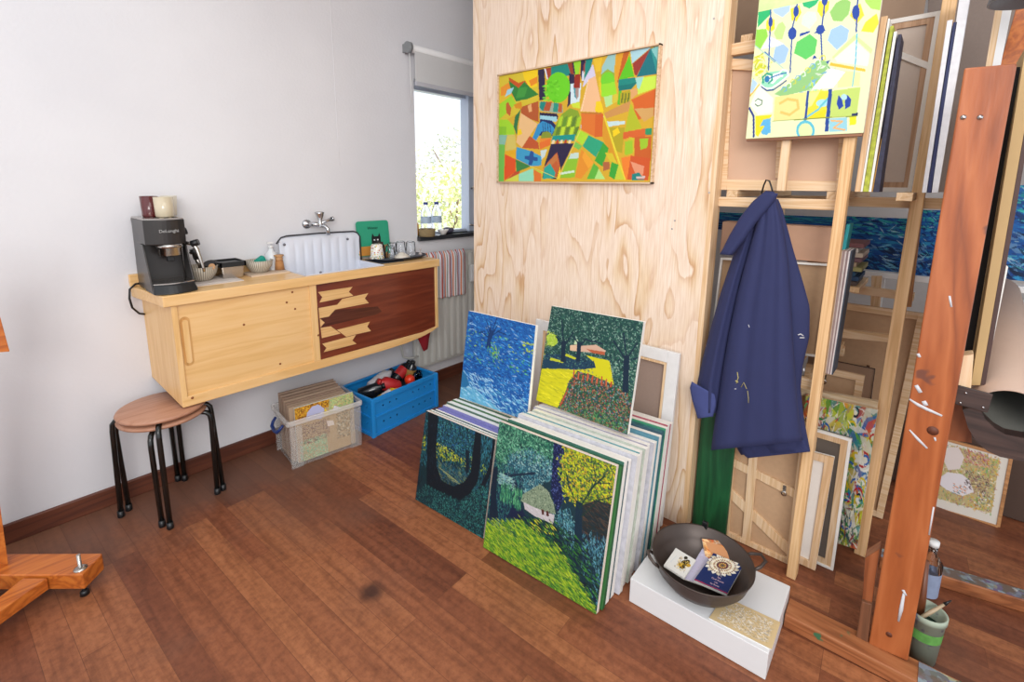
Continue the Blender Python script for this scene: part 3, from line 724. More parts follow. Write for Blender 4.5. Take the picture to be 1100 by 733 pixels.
build('grip', MB().tube([(0.6720, 2.5410, zt + .112), (0.6650, 2.5370, zt + .14), (0.6610, 2.5360, zt + .158)], [.013, .012, .016], 12).tube([(0.6450, 2.5300, zt + .14), (0.6750, 2.5370, zt + .158)], [.006, .012], 10), M_black, pf)
build('basket', MB().lathe([(0, -.012), (.018, -.012), (.021, 0), (.021, .012), (.017, .012)], (0.6950, 2.5550, zt + .055), 18), M_black, pf)
tp = thing('tamper', 'black tamper with a pale wooden knob lying in the bowl', 'tamper', (0.7250, 2.5400, zt + .06))
build('base', MB().tube([(0.7300, 2.5550, zt + .065), (0.7230, 2.5480, zt + .085)], [.026, .026], 18), M_black, tp)
build('knob', MB().tube([(0.7270, 2.5300, zt + .068), (0.7200, 2.5050, zt + .074)], [.013, .014], 14), plain('light_wood_knob', '#b98a5a', .5), tp)
# knock box
kb = thing('knock_box', 'steel knock box with black rim between the two ribbed bowls', 'box', (.84, 2.5, zt))
kx, ky = .815, 2.575
build('box', MB().hexa([(kx - .045, ky - .05, zt), (kx + .045, ky - .05, zt), (kx + .045, ky + .06, zt), (kx - .045, ky + .06, zt)],
                       [(kx - .052, ky - .055, zt + .075), (kx + .052, ky - .055, zt + .075), (kx + .052, ky + .065, zt + .075), (kx - .052, ky + .065, zt + .075)]), M_steel, kb, bevel=.006)
rm = MB()
for a0, a1 in (((kx - .057, ky - .06), (kx + .057, ky - .052)), ((kx - .057, ky + .062), (kx + .057, ky + .07)), ((kx - .057, ky - .06), (kx - .049, ky + .07)), ((kx + .049, ky - .06), (kx + .057, ky + .07))):
    rm.box(a0[0], a1[0], a0[1], a1[1], zt + .06, zt + .084)
rm.box(kx - .05, kx + .05, ky - .055, ky + .065, zt + .0755, zt + .077)
build('rim', rm, M_black, kb, bevel=.003)
build('serving_board', MB().box(.885, 1.075, 2.50, 2.65, zt, zt + .008), plain('pale_board', '#cdb9a4', .6, var=.1), label='small pale board under the second ribbed bowl on the counter', cat='board')
bowl('ribbed bowl holding a teal sponge near the enamel sink', .958, 2.585, zt + .008, .066, .062)
build('sponge', MB().hexa([(0.9420, 2.5650, zt + .055), (0.9970, 2.5650, zt + .05), (0.9970, 2.6050, zt + .05), (0.9420, 2.6050, zt + .055)], [(0.9370, 2.5650, zt + .065), (0.9770, 2.5650, zt + .092), (0.9770, 2.6050, zt + .092), (0.9370, 2.6050, zt + .065)]), plain('teal_sponge', '#0f8f7e', .8), label='teal sponge standing in the right ribbed bowl', cat='sponge', bevel=.004)
br_ = thing('dish_brush', 'short wooden dish brush standing on its bristles beside the sink', 'brush', (1.0570, 2.5800, zt + .008))
build('wooden_head', MB().lathe([(0, .05), (.012, .05), (.018, .056), (.02, .066), (.016, .072), (.024, .078), (.024, .084), (0, .086)], (1.0570, 2.5800, zt + .003), 18), plain('beech', '#b98a5c', .5), br_)
build('bristles', MB().lathe([(0, .006), (.024, .006), (.019, .052), (0, .052)], (1.0570, 2.5800, zt + .003), 22), plain('fibre_bristle', '#b07c4c', .9, var=.3, scale=200), br_)
sb = thing('soap_bottle', 'clear soap bottle with white pump behind the brush and bowl', 'bottle', (1.0400, 2.6200, zt))
build('bottle', MB().lathe([(0, 0), (.028, 0), (.03, .004), (.03, .09), (.012, .11), (.012, .12), (0, .12)], (1.0350, 2.6200, zt), 22), plain('soap_white', '#d6d9dc', .2), sb)
build('pump', MB().lathe([(0, .12), (.012, .12), (.012, .135), (.004, .136), (.004, .15), (0, .15)], (1.0350, 2.6200, zt), 14).box(1.01, 1.04, 2.595, 2.605, zt + .147, zt + .155), M_white, sb)

# ================================================================== enamel sink with corrugated back
M_enam = plain('white_enamel', '#d9dde8', .18, coat=.5, var=.01)
sk = thing('enamel_sink', 'white corrugated enamel sink with a dark rim set behind the counter', 'sink', (1.33, 2.55, zt))
sx0, sx1, sz0, sz1 = 1.078, 1.552, .90, 1.165
bp_ = MB()
nx = 90; nz_ = 10
pts = []
for j in range(nz_ + 1):
    for i in range(nx + 1):
        x = sx0 + (sx1 - sx0) * i / nx; z = sz0 + (sz1 - sz0) * j / nz_
        if j == nz_:  # rounded top corners
            e = min(x - sx0, sx1 - x); 
            if e < .03: z -= .03 - math.sqrt(max(0, .03 ** 2 - (.03 - e) ** 2))
        t = (x - sx0 - .03) / (sx1 - sx0 - .06)
        rib = .0
        if 0 < t < 1 and 1 <= j <= nz_ - 2: rib = .006 * abs(math.sin(t * math.pi * 8)) ** .6
        pts.append((x, 2.614 - rib, z))
fs = [[j * (nx + 1) + i, j * (nx + 1) + i + 1, (j + 1) * (nx + 1) + i + 1, (j + 1) * (nx + 1) + i] for j in range(nz_) for i in range(nx)]
bp_.add(pts, fs, True)
bo = build('back_plate', bp_, M_enam, sk); md = bo.modifiers.new('t', 'SOLIDIFY'); md.thickness = .004; md.offset = 1
rim_pts = [(sx0 - .014, 2.615, sz1 - .036), (sx0 - .004, 2.612, sz1 - .02), (sx0 + .010, 2.61, sz1 - .004), (sx0 + .04, 2.609, sz1 + .003), (1.3, 2.608, sz1 + .006), (sx1 - .04, 2.609, sz1 + .003), (sx1 - .014, 2.61, sz1 - .006), (sx1 + .003, 2.611, sz1 - .03), (sx1 + .006, 2.611, zt + .002)]
build('dark_rim', MB().tube(rim_pts, .004, 8), plain('worn_black_rim', '#2a2a30', .4), sk)
bs = MB()
bi = (sxa + .003, sxb - .003, sya + .003, syb - .006)
for x0, x1, y0, y1 in ((bi[0], bi[1], bi[2], bi[2] + .006), (bi[0], bi[0] + .006, bi[2], bi[3]), (bi[1] - .006, bi[1], bi[2], bi[3]), (bi[0], bi[1], bi[3] - .004, bi[3])):
    bs.box(x0, x1, y0, y1, .86, zt + .002)
bs.box(bi[0], bi[1], bi[2], bi[3], .855, .861)
build('basin', bs, M_enam, sk, bevel=.002)
br2 = MB()
for u, v in ((306, 263), (374, 257), (345, 293)):
    p = yy(u, v, 2.60); br2.lathe([(.007, 0), (.007, .004), (0, .006)], (p.x, 2.609, p.z), 12, axis=(0, -1, 0))
build_each('mounting_screw', br2, plain('dull_screw', '#77777d', .4, metal=.5), sk)
fc = thing('wall_tap', 'old chrome wall tap mounted above the enamel sink', 'tap', (1.3, WY, 1.23))
build('rosette', MB().lathe([(.026, 0), (.026, .006), (.012, .014), (0, .014)], (1.252, WY, 1.222), 22, axis=(0, -1, 0)), M_chrome, fc)
build('tap_body', MB().tube([(1.252, WY - .01, 1.222), (1.262, 2.60, 1.225), (1.292, 2.575, 1.222)], [.011, .013, .014], 14).lathe([(.012, -.012), (.014, .01), (.012, .016), (.009, .022), (.024, .060), (.026, .068), (.016, .072), (0, .072)], (1.292, 2.575, 1.222), 18), M_chrome, fc)
build('spout', MB().tube([(1.292, 2.575, 1.218), (1.312, 2.555, 1.212), (1.32, 2.545, 1.198), (1.32, 2.543, 1.165)], [.011, .0105, .010, .011], 12), M_chrome, fc)
build('hose_branch', MB().tube([(1.296, 2.57, 1.23), (1.34, 2.58, 1.242), (1.366, 2.585, 1.248)], [.008, .008, .012], 12).tube([(1.366, 2.585, 1.248), (1.376, 2.587, 1.25)], .014, 12), M_chrome, fc)

# ================================================================== tray side of the counter
gs = thing('green_tin_sign', 'small green sign with a black cat leaning on the wall', 'sign', (1.65, 2.63, zt))
gx0, gx1, gz0, gz1 = 1.545, 1.772, zt + .02, 1.222
bd_ = MB(); rr_ = .018
def rrect(x0, x1, z0, z1, r, y, k=5):
    out = []
    for cx_, cz_, a0 in ((x1 - r, z0 + r, -90), (x1 - r, z1 - r, 0), (x0 + r, z1 - r, 90), (x0 + r, z0 + r, 180)):
        for i in range(k + 1):
            a = math.radians(a0 + 90 * i / k); out.append((cx_ + r * math.cos(a), y, cz_ + r * math.sin(a)))
    return out
tilt = lambda pts, f=.10: [(x, y + (z - gz0) * f, z) for x, y, z in pts]
bd_.hexa(tilt(rrect(gx0, gx1, gz0, gz1, rr_, 2.612)), tilt(rrect(gx0, gx1, gz0, gz1, rr_, 2.617)))
build('green_plate', bd_, plain('sea_green_tin', '#2b9c79', .4, var=.04), gs)
build('orange_band', MB().slab(tilt([(gx0 + .004, 2.6105, gz0 + .004), (gx1 - .004, 2.6105, gz0 + .004), (gx1 - .004, 2.6105, gz0 + .06), (gx0 + .004, 2.6105, gz0 + .06)]), (0, .001, 0)), plain('ochre_print', '#c98a3c', .5), gs)
ct = MB(); ccx = 1.672; cz = gz0 + .052
ct.slab(tilt([(ccx - .032, 2.6095, cz), (ccx + .032, 2.6095, cz), (ccx + .034, 2.6095, cz + .06), (ccx + .027, 2.6095, cz + .085), (ccx + .017, 2.6095, cz + .066), (ccx - .012, 2.6095, cz + .066), (ccx - .022, 2.6095, cz + .085), (ccx - .03, 2.6095, cz + .06)]), (0, .0012, 0))
cato = build('cat_print', ct, plain('cat_black', '#101214', .6), gs)
ey = MB()
for dx in (-.012, .012): ey.slab(tilt([(ccx + dx - .005, 2.6088, cz + .04), (ccx + dx + .005, 2.6088, cz + .04), (ccx + dx + .005, 2.6088, cz + .048), (ccx + dx - .005, 2.6088, cz + .048)]), (0, .0012, 0))
build('cat_eyes', ey, M_white, cato)
text('script_line', 'Winner', .024, (1.655, 2.6085 + (1.178 - gz0) * .1, 1.178), (1, 0, 0), (0, .1, 1), plain('dark_green_ink', '#11503f', .6), gs)
tr_ = thing('serving_tray', 'dark oval edged tray of cups on the right end of the counter', 'tray', (1.72, 2.5, zt))
def ell(cx, cy, rx, ry, z, n=36, p=2.6):
    return [(cx + rx * math.copysign(abs(math.cos(a)) ** (2 / p), math.cos(a)), cy + ry * math.copysign(abs(math.sin(a)) ** (2 / p), math.sin(a)), z) for a in [2 * math.pi * i / n for i in range(n)]]
build('tray_plate', MB().hexa(ell(1.75, 2.49, .155, .085, zt + .006), ell(1.75, 2.49, .18, .1, zt + .016)), plain('slate_tray', '#2c2f38', .4), tr_)
build('tray_lip', MB().tube([Vector(p) for p in ell(1.75, 2.49, .18, .1, zt + .018) + [ell(1.75, 2.49, .18, .1, zt + .018)[0]]], .004, 6), plain('slate_tray', '#2c2f38', .4), tr_)
build('drying_mat', MB().box(1.562, 1.72, 2.40, 2.58, zt + .0005, zt + .005), plain('dark_blue_mat', '#1e2a38', .8), label='dark blue drying mat under the left end of the tray', cat='mat')
TZ = zt + .0165
cup('patterned_mug', 1.605, 2.51, TZ, .042, .033, .088, None or plain('mug_tmp', '#e2e0da', .3), 'white mug with yellow green floral dots upside down on the tray', 'mug')
mg = [o for o in bpy.data.objects if o.name == 'patterned_mug'][0]
mm_, nt, b = newmat('floral_glaze')
tc = N(nt, 'ShaderNodeTexCoord'); vo = N(nt, 'ShaderNodeTexVoronoi', Scale=95.0); L(nt, tc.outputs['Object'], vo.inputs['Vector'])
rp = ramp(nt, [(.0, '#7a9a3c'), (.3, '#d9b23a'), (.5, '#b5503c'), (.75, '#6a8a4a')]); rp.color_ramp.interpolation = 'CONSTANT'; L(nt, vo.outputs['Color'], rp.inputs[0])
mr = N(nt, 'ShaderNodeMapRange'); mr.inputs[1].default_value = .35; mr.inputs[2].default_value = .45; L(nt, vo.outputs['Distance'], mr.inputs[0])
mx = N(nt, 'ShaderNodeMix', data_type='RGBA'); mx.inputs[7].default_value = (*lin('#e4e2dc'), 1); L(nt, mr.outputs[0], mx.inputs[0]); L(nt, rp.outputs[0], mx.inputs[6])
L(nt, mx.outputs[2], b.inputs['Base Color']); b.inputs['Roughness'].default_value = .25
mg.data.materials[0] = mm_
gl_lab = ['clear drinking glass upside down beside the floral mug on the tray', 'clear glass upside down at the middle back of the tray', 'clear glass upside down behind the pale bowl on the tray', 'clear glass upside down at the right end of the tray']
for (x, y, h), lb in zip(((1.69, 2.50, .075), (1.735, 2.545, .085), (1.79, 2.53, .09), (1.845, 2.50, .088)), gl_lab):
    cup('drinking_glass', x, y, TZ, .033, .027, h, M_clear, lb, 'glass', 'glasses drying on the tray', .003)
cup('small_bowl', 1.735, 2.44, TZ, .048, .018, .032, plain('pale_bowl', '#d2cabc', .3), 'pale shallow bowl upside down at the front of the tray', 'bowl')
build('dark_jar', MB().lathe([(0, 0), (.024, 0), (.026, .004), (.026, .07), (.018, .08), (.018, .092), (0, .092)], (1.662, 2.56, TZ), 20), plain('brown_glass', '#3b2a26', .2), label='small dark brown jar between the mug and the glasses', cat='jar')
pk = MB(); pk.ball((1.905, 2.48, zt + .012), .014).tube([(1.905, 2.48, zt + .02), (1.906, 2.48, zt + .045)], .003, 8).ball((1.906, 2.48, zt + .048), .007)
build('sink_plug', pk, plain('pale_rubber', '#c7b9b4', .5), label='small pale plug at the right edge of the counter', cat='plug')

# ================================================================== window sill things
sy = WY + .03
def pet(x, label):
    t = thing('water_bottle', label, 'bottle', (x, sy, wz0), 'clear bottles on the window sill')
    build('bottle', MB().lathe([(0, 0), (.034, 0), (.037, .006), (.037, .06), (.034, .07), (.037, .08), (.037, .15), (.03, .18), (.015, .205), (.014, .215), (0, .215)], (x, sy, wz0), 22), M_clear, t)
    build('label_band', MB().lathe([(.0375, .085), (.0375, .13)], (x, sy, wz0), 22), plain('label_blue', '#a9bcd0', .5), t)
    build('cap', MB().lathe([(0, .215), (.016, .215), (.016, .232), (0, .233)], (x, sy, wz0), 16), plain('cap_blue', '#26388a', .4), t)
pa = yy(457.5, 235, sy); pb = yy(469, 235, sy)
pet(pa.x, 'clear plastic bottle with a blue cap, the left of two on the sill'); pet(pb.x, 'clear plastic bottle with a blue cap, the right of two on the sill')
p = yy(459, 250, WY - .02)
build('wicker_pot', MB().lathe([(0, 0), (.052, 0), (.055, .005), (.057, .052), (.052, .052), (.048, .01), (0, .01)], (2.085, WY - .022, wz0), 24), plain('wicker', '#8a7654', .9, var=.45, scale=130), label='brown wicker pot on the sill in front of the two bottles', cat='pot')
build('orange_jar', MB().lathe([(0, 0), (.02, 0), (.022, .01), (.022, .08), (.017, .09), (0, .09)], (2.052, WY + .062, wz0), 18), plain('orange_jar', '#d99a1e', .3), label='orange yellow jar at the left edge of the window sill', cat='jar')
build('sill_bowl', MB().lathe([(0, 0), (.02, 0), (.022, .006), (.042, .035), (.04, .036), (.02, .01), (0, .01)], (2.245, WY - .0, wz0), 22), plain('white_dish', '#d0ccc8', .4), label='small white bowl on the sill right of the bottles', cat='bowl')
build('folded_rag', MB().ball((2.32, WY + .035, wz0 + .024), .05, 14, 8, (1.1, .7, .46)), plain('dark_rag', '#4e4a5c', .9, var=.4, scale=40), label='dark rag bundle on the sill right of the small bowl', cat='cloth')

# ================================================================== two stacked stools
def stool(cx, cy, zt_, rot, label, rf):
    t = thing('stacking_stool', label, 'stool', (cx, cy, 0), 'stacked stools under the cabinet')
    build('seat', MB().lathe([(0, zt_), (.155, zt_), (.163, zt_ - .004), (.166, zt_ - .010), (.163, zt_ - .017), (.152, zt_ - .021), (0, zt_ - .021)], (cx, cy, 0), 48), M_seat, t)
    for k in range(4):
        a = math.radians(rot + 90 * k); d = Vector((math.cos(a), math.sin(a), 0)); c = Vector((cx, cy, 0))
        z = zt_ - .030
        pts = [c + d * .10 + Vector((0, 0, z)), c + d * .145 + Vector((0, 0, z)), c + d * .165 + Vector((0, 0, z - .006)), c + d * .176 + Vector((0, 0, z - .02)), c + d * .179 + Vector((0, 0, z - .05)), c + d * rf + Vector((0, 0, .012))]
        lg = build('leg', MB().tube(pts, .0105, 12), M_blacksteel, t)
        build('foot_cap', MB().lathe([(0, 0), (.012, 0), (.0135, .004), (.0125, .03), (0, .03)], c + d * (rf + .0005), 14), M_black, lg)
    rg = [Vector((cx + .10 * math.cos(a), cy + .10 * math.sin(a), zt_ - .030)) for a in [2 * math.pi * i / 28 for i in range(29)]]
    build('frame_ring', MB().tube(rg, .008, 8), M_blacksteel, t)
stool(.456, 2.455, .482, -18, 'upper of two stacked round stools with wooden seat beside the wall', .192)
stool(.458, 2.464, .450, 62, 'lower of two stacked round stools, seat peeking out beneath the upper', .172)
# ================================================================== clear tub with art boards
def rot2(x, y, cx, cy, a):
    c, s = math.cos(a), math.sin(a); return (cx + c * x - s * y, cy + s * x + c * y)
TA = math.radians(-6.5); tcx, tcy = .925, 2.305
def T(x, y, z): a_, b_ = rot2(x, y, tcx, tcy, TA); return Vector((a_, b_, z))
tub = thing('storage_tub', 'clear plastic storage tub full of art boards on the floor under the cabinet', 'storage box', T(.2, .15, 0))
tw_, td_, th_ = .385, .27, .255
def trect(i, z): return [T(i, i, z), T(tw_ - i, i, z), T(tw_ - i, td_ - i, z), T(i, td_ - i, z)]
mb = MB()
lo = [trect(.02, .004), trect(0.005, th_ - .02)]
for k in range(4):
    a, b_, c, d = lo[0][k], lo[0][(k + 1) % 4], lo[1][(k + 1) % 4], lo[1][k]
    mb.add([a, b_, c, d], [[0, 1, 2, 3]])
mb.add(lo[0], [[0, 1, 2, 3]])
ob = build('tub_wall', mb, M_tub, tub); md = ob.modifiers.new('t', 'SOLIDIFY'); md.thickness = .003
rim = MB()
pts = [T(0, 0, th_), T(tw_, 0, th_), T(tw_, td_, th_), T(0, td_, th_)]
for k in range(4): rim.bar(pts[k], pts[(k + 1) % 4], .014, .028)
build('tub_rim', rim, M_tubrim, tub, bevel=.005)
cr = MB()
for x, y in ((.035, .0), (tw_ - .035, .0), (.035, td_), (tw_ - .035, td_)):
    s_ = 1 if y == 0 else -1
    cr.hexa([T(x - .03, y + s_ * .006, .0), T(x + .03, y + s_ * .006, .0), T(x + .03, y + s_ * .022, .0), T(x - .03, y + s_ * .022, .0)], [T(x - .03, y - s_ * .008, th_ - .02), T(x + .03, y - s_ * .008, th_ - .02), T(x + .03, y + s_ * .008, th_ - .02), T(x - .03, y + s_ * .008, th_ - .02)])
build_each('corner_rib', cr, M_tubrib, tub, bevel=.004)
hd = MB(); hd.tube([T(-.004, .075, th_ - .03), T(-.02, .078, th_ - .05), T(-.03, .09, th_ - .066), T(-.032, .135, th_ - .074), T(-.03, .18, th_ - .066), T(-.02, .192, th_ - .05), T(-.004, .195, th_ - .03)], [.007, .008, .009, .009, .009, .008, .007], 10)
build('clip_handle', hd, M_navy, tub, label='navy blue clip handle')
# boards standing in the tub
fa = Art([(288, 210), (740, 75), (760, 470), (300, 670)], '#b99f78', n=200, m=160, seed=5)
fa.poly([(288, 205), (565, 130), (560, 190), (520, 200), (380, 300), (288, 325)], '#b8862c'); fa.dabs(1500, ['#d99a2c', '#7a2c1a', '#e8b838', '#4a2414'], (0, 0, .62, .40), .022, .016, .4, 1.2, mask=fa.mask([(285, 200), (565, 128), (560, 190), (520, 200), (380, 300), (288, 330)]))
fa.dabs(1200, ['#8fb87a', '#b8cf90', '#6a9a68', '#d0cc7a'], (.55, 0, 1, .45), .03, .014, .4, .8, mask=fa.mask([(565, 125), (750, 70), (750, 190), (560, 240)]))
fa.poly([(380, 300), (390, 240), (430, 190), (480, 172), (520, 200), (530, 240), (500, 285), (440, 290)], '#b4b6d6')
fa.poly([(530, 200), (560, 235), (540, 262), (520, 240)], '#e0c840'); fa.poly([(600, 180), (640, 190), (640, 215), (590, 220)], '#dcdce4')
fa.dabs(900, ['#7fbf8e', '#6aa886', '#b8d4ae'], (.05, .62, .5, 1), .03, .01, .8, 1)
fa.dabs(700, ['#6a463c', '#5c4640', '#9a7a6a'], (.1, .35, .55, .7), .03, .01, -.8, .5)
fa.dabs(700, ['#54523a', '#504c3a', '#d8d4bc'], (.68, .3, 1, .8), .025, .012, .8, 1)
fa.poly([(540, 300), (590, 295), (600, 330), (550, 345)], '#dccfc4')
boards = [(.035, .02, .315, '#d3cfc0', True), (.062, .012, .315, '#a88f78', False), (.088, .01, .318, '#9c8470', False), (.112, .0, .32, '#967c6a', False), (.138, -.0, .325, '#a08874', False), (.166, .0, .33, '#8f7664', False), (.194, .0, .335, '#9c8472', False), (.222, .0, .338, '#9c8472', False)]
blabs = ['art board with a bright flower and bird pattern, frontmost in the clear tub']
ords = ['second', 'third', 'fourth', 'fifth', 'sixth', 'seventh', 'rearmost']
blabs += ['plain pinkish brown art board, %s from the front in the clear tub' % o for o in ords]
for (y, dx, z1, col, art), lb in zip(boards, blabs):
    t = thing('art_board', lb, 'art board', T(.2, y, .01), 'art boards standing in the clear tub')
    x0, x1 = .045 + dx * 0, tw_ - .03 - (.03 if not art else 0)
    if not art: x0 = .03 - .004
    if not art: x1 = tw_ - .06
    b0 = [T(x0, y, .012), T(x1, y, .012), T(x1, y, z1), T(x0, y, z1)]
    m = MB(); vv = T(x0, y + .012, .012) - T(x0, y, .012); m.slab(b0, vv)
    build('board', m, plain('board_' + col, col, .8, var=.08), t)
    if art: painted('painted_front', fa, b0[3], b0[2], b0[1], b0[0], t)

# ================================================================== blue crate with bottles
CA = math.radians(5.2); ccx_, ccy_ = 1.395, 2.293
def K(x, y, z): a_, b_ = rot2(x, y, ccx_, ccy_, CA); return Vector((a_, b_, z))
crt = thing('folding_crate', 'blue plastic folding crate of bottles on the floor under the cabinet', 'crate', K(.25, .15, 0))
cw, cd, ch = .50, .29, .235
def wall(mb, a, b, n_in, z0, z1, holes):
    """a side wall from a to b with square openings: strips of solid between the holes"""
    a = Vector(a); b = Vector(b); Lw = (b - a).length; d = (b - a).normalized(); n_in = Vector(n_in)
    xs = sorted(set([0, Lw] + [h[0] for h in holes] + [h[1] for h in holes])); zs = sorted(set([z0, z1] + [h[2] for h in holes] + [h[3] for h in holes]))
    for i in range(len(xs) - 1):
        for j in range(len(zs) - 1):
            xc = (xs[i] + xs[i + 1]) / 2; zc = (zs[j] + zs[j + 1]) / 2
            if any(h[0] < xc < h[1] and h[2] < zc < h[3] for h in holes): continue
            q = [a + d * xs[i], a + d * xs[i + 1], a + d * xs[i + 1], a + d * xs[i]]
            for p_, z_ in zip(q, (zs[j], zs[j], zs[j + 1], zs[j + 1])): p_.z = z_
            mb.slab(q, n_in * .006)
nf = K(0, 1, 0) - K(0, 0, 0); nr = K(1, 0, 0) - K(0, 0, 0)
hl = []
for r_, z in ((0, .165), (1, .065)):
    for x in (.07, .12, .17, .30, .35, .40, .45): hl.append((x, x + .012, z, z + .012))
hs = [(x, x + .012, z, z + .012) for z in (.165, .065) for x in (.05, .12, .19, .25)]
m = MB()
wall(m, K(0, 0, 0), K(cw, 0, 0), nf, .004, ch - .01, hl); wall(m, K(0, cd, 0), K(cw, cd, 0), -nf, .004, ch - .01, hl)
wall(m, K(0, 0, 0), K(0, cd, 0), nr, .004, ch - .01, hs); wall(m, K(cw, 0, 0), K(cw, cd, 0), -nr, .004, ch - .01, hs)
m.slab([K(0, 0, .004), K(cw, 0, .004), K(cw, cd, .004), K(0, cd, .004)], (0, 0, .006))
build('crate_wall', m, M_blue, crt)
m = MB(); rb_ = MB()
P4 = [(-.002, -.002), (cw + .002, -.002), (cw + .002, cd + .002), (-.002, cd + .002)]
for k in range(4):
    a, b_ = P4[k], P4[(k + 1) % 4]
    m.bar(K(a[0], a[1], ch - .012), K(b_[0], b_[1], ch - .012), .016, .026)
    m.bar(K(a[0], a[1], .206), K(b_[0], b_[1], .206), .012, .006)
    rb_.bar(K(a[0], a[1], .118), K(b_[0], b_[1], .118), .012, .012)
    rb_.bar(K(a[0], a[1], .01), K(b_[0], b_[1], .01), .012, .02)
    rb_.bar(K(a[0], a[1], .0), K(a[0], a[1], ch), .022, .022)
build('crate_rim', m, M_blue, crt, bevel=.003)
build('crate_rib', rb_, M_blue, crt, bevel=.002)
def bottle(p, d, r, ln, mat, capmat, lab, band=None, name='paint_bottle'):
    t = thing(name, lab, 'bottle', p, 'bottles lying in the blue crate')
    p = Vector(p); d = Vector(d).normalized()
    build('bottle', MB().lathe([(0, 0), (r * .95, 0), (r, .006), (r, ln * .7), (r * .45, ln * .85), (r * .42, ln * .9), (0, ln * .9)], p, 20, axis=d), mat, t)
    build('cap', MB().lathe([(0, ln * .9), (r * .5, ln * .9), (r * .5, ln), (0, ln)], p, 16, axis=d), capmat, t)
    if band: build('label_band', MB().lathe([(r + .0008, ln * .2), (r + .0008, ln * .6)], p, 20, axis=d), band, t)
lab_r = plain('label_red', '#b3262a', .4); lab_w = plain('label_white', '#c8c6cc', .5); dk = plain('dark_bottle', '#1b1e24', .2, coat=.4)
bottle(K(.06, .20, .19), (.6, -.5, .25), .036, .16, dk, M_black, 'black bottle at the left corner of the blue crate')
bottle(K(.15, .21, .20), (.9, .15, .25), .038, .19, lab_w, M_black, 'grey labelled bottle lying in the left of the crate', lab_w)
bottle(K(.27, .10, .19), (-.75, .1, .42), .042, .15, lab_r, M_red, 'large red bottle lying across the crate middle')
bottle(K(.33, .20, .19), (.8, .1, .5), .036, .16, dk, M_black, 'black bottle with red label in the crate centre', lab_r)
bottle(K(.43, .18, .17), (.15, -.2, .9), .034, .13, dk, M_black, 'upright dark bottle near the right end of the crate', plain('label_ochre', '#a07c44', .5))
bottle(K(.09, .055, .175), (.9, -.1, .3), .030, .14, plain('yellow_tube', '#d8b02a', .4), M_red, 'yellow and red bottle at the crate front left corner', lab_w)
build('orange_ball', MB().ball(K(.37, .10, .205), .034), plain('orange_red_plastic', '#e23a1c', .35), label='orange red ball shaped lid lying in the blue crate', cat='lid')
build('glass_jar', MB().lathe([(0, 0), (.03, 0), (.032, .005), (.032, .06), (.026, .07), (.026, .08), (.022, .08), (.022, .01), (0, .01)], K(.455, .12, .15), 20), M_clear, label='clear glass jar in the right corner of the crate', cat='jar')
m = MB(); m.slab([K(.01, .01, .011), K(cw - .01, .01, .011), K(cw - .01, cd - .01, .011), K(.01, cd - .01, .011)], (0, 0, .135))
build('packed_cans', m, plain('dark_jumble', '#262a30', .7, var=.5, scale=30), label='dark layer of packed tins beneath the bottles in the crate', cat='tins')

# ================================================================== left easel (only its foot and one tray end are in view)
el = thing('studio_easel', 'orange pine easel foot with a levelling bolt at the left edge', 'easel', (-.1, 2.2, 0))
zt_e = .105
P = lambda u, v, h=zt_e: zz(u, v, h)
bmz = [P(109.7, 594.4), P(109, 597), P(88.4, 617.3), P(0, 618), P(-60, 618), P(-60, 596), P(10, 595)]
m = MB(); m.slab(bmz, (0, 0, -.06)); build('foot_beam', m, M_orange, el, bevel=.004)
db = [P(24.6, 621, .098), P(50.8, 621, .098), P(-10, 664, .098), P(-60, 690, .098), P(-60, 640, .098), P(0, 641, .098)]
m = MB(); m.slab(db, (0, 0, -.045)); build('brace_beam', m, M_orange, el, bevel=.003)
bl_ = P(86.5, 611)
build('levelling_bolt', MB().tube([bl_ + Vector((0, 0, -.10)), bl_ + Vector((0, 0, .055))], .006, 10).lathe([(.02, 0), (.02, .002), (.012, .006), (0, .006)], bl_, 16), M_steel, el)
build('rubber_foot', MB().lathe([(0, 0), (.014, 0), (.013, .015), (.006, .02), (0, .02)], (bl_.x, bl_.y, 0), 14), M_black, el)
u0 = P(2, 603)
m = MB(); m.hexa([P(-30, 610), P(9, 608), P(6, 600), P(-30, 600)], [p + Vector((-.04, 0, .62)) for p in (P(-30, 610), P(9, 608), P(6, 600), P(-30, 600))])
m2 = MB()
ub = P(-12, 607)
m2.hexa([P(-40, 609), P(9, 607), P(5, 600), P(-40, 600)], [q for q in (yy(-60, 300, 2.25), yy(-34, 300, 2.25), yy(-34, 300, 2.29), yy(-60, 300, 2.29))])
build('upright', m2, M_orange, el, bevel=.002)
m3 = MB(); a = yy(0, 343, 2.26); b_ = yy(10, 379, 2.26)
m3.slab([yy(-40, 250, 2.22), yy(-25, 250, 2.22), yy(10.5, 378, 2.22), yy(-40, 382, 2.22)], (0, .03, 0))
build('tray_end', m3, M_orange, el, bevel=.002)
# ================================================================== framed abstract painting on the partition
A = Art([(62, 210), (750, 85), (743, 664), (70, 676)], '#c9a12c', n=300, m=200, seed=11)
def AP(col, *pts): A.poly(list(pts), col)
G, LG, DG, TL_, OR, DO, YE, TN, BR, NV, LB, OL = '#5cae28', '#97c92c', '#1f8a3c', '#1c7f74', '#d2762c', '#b8501f', '#e3c21c', '#cf9a62', '#a34a28', '#2b2340', '#93c3cf', '#a89a22'
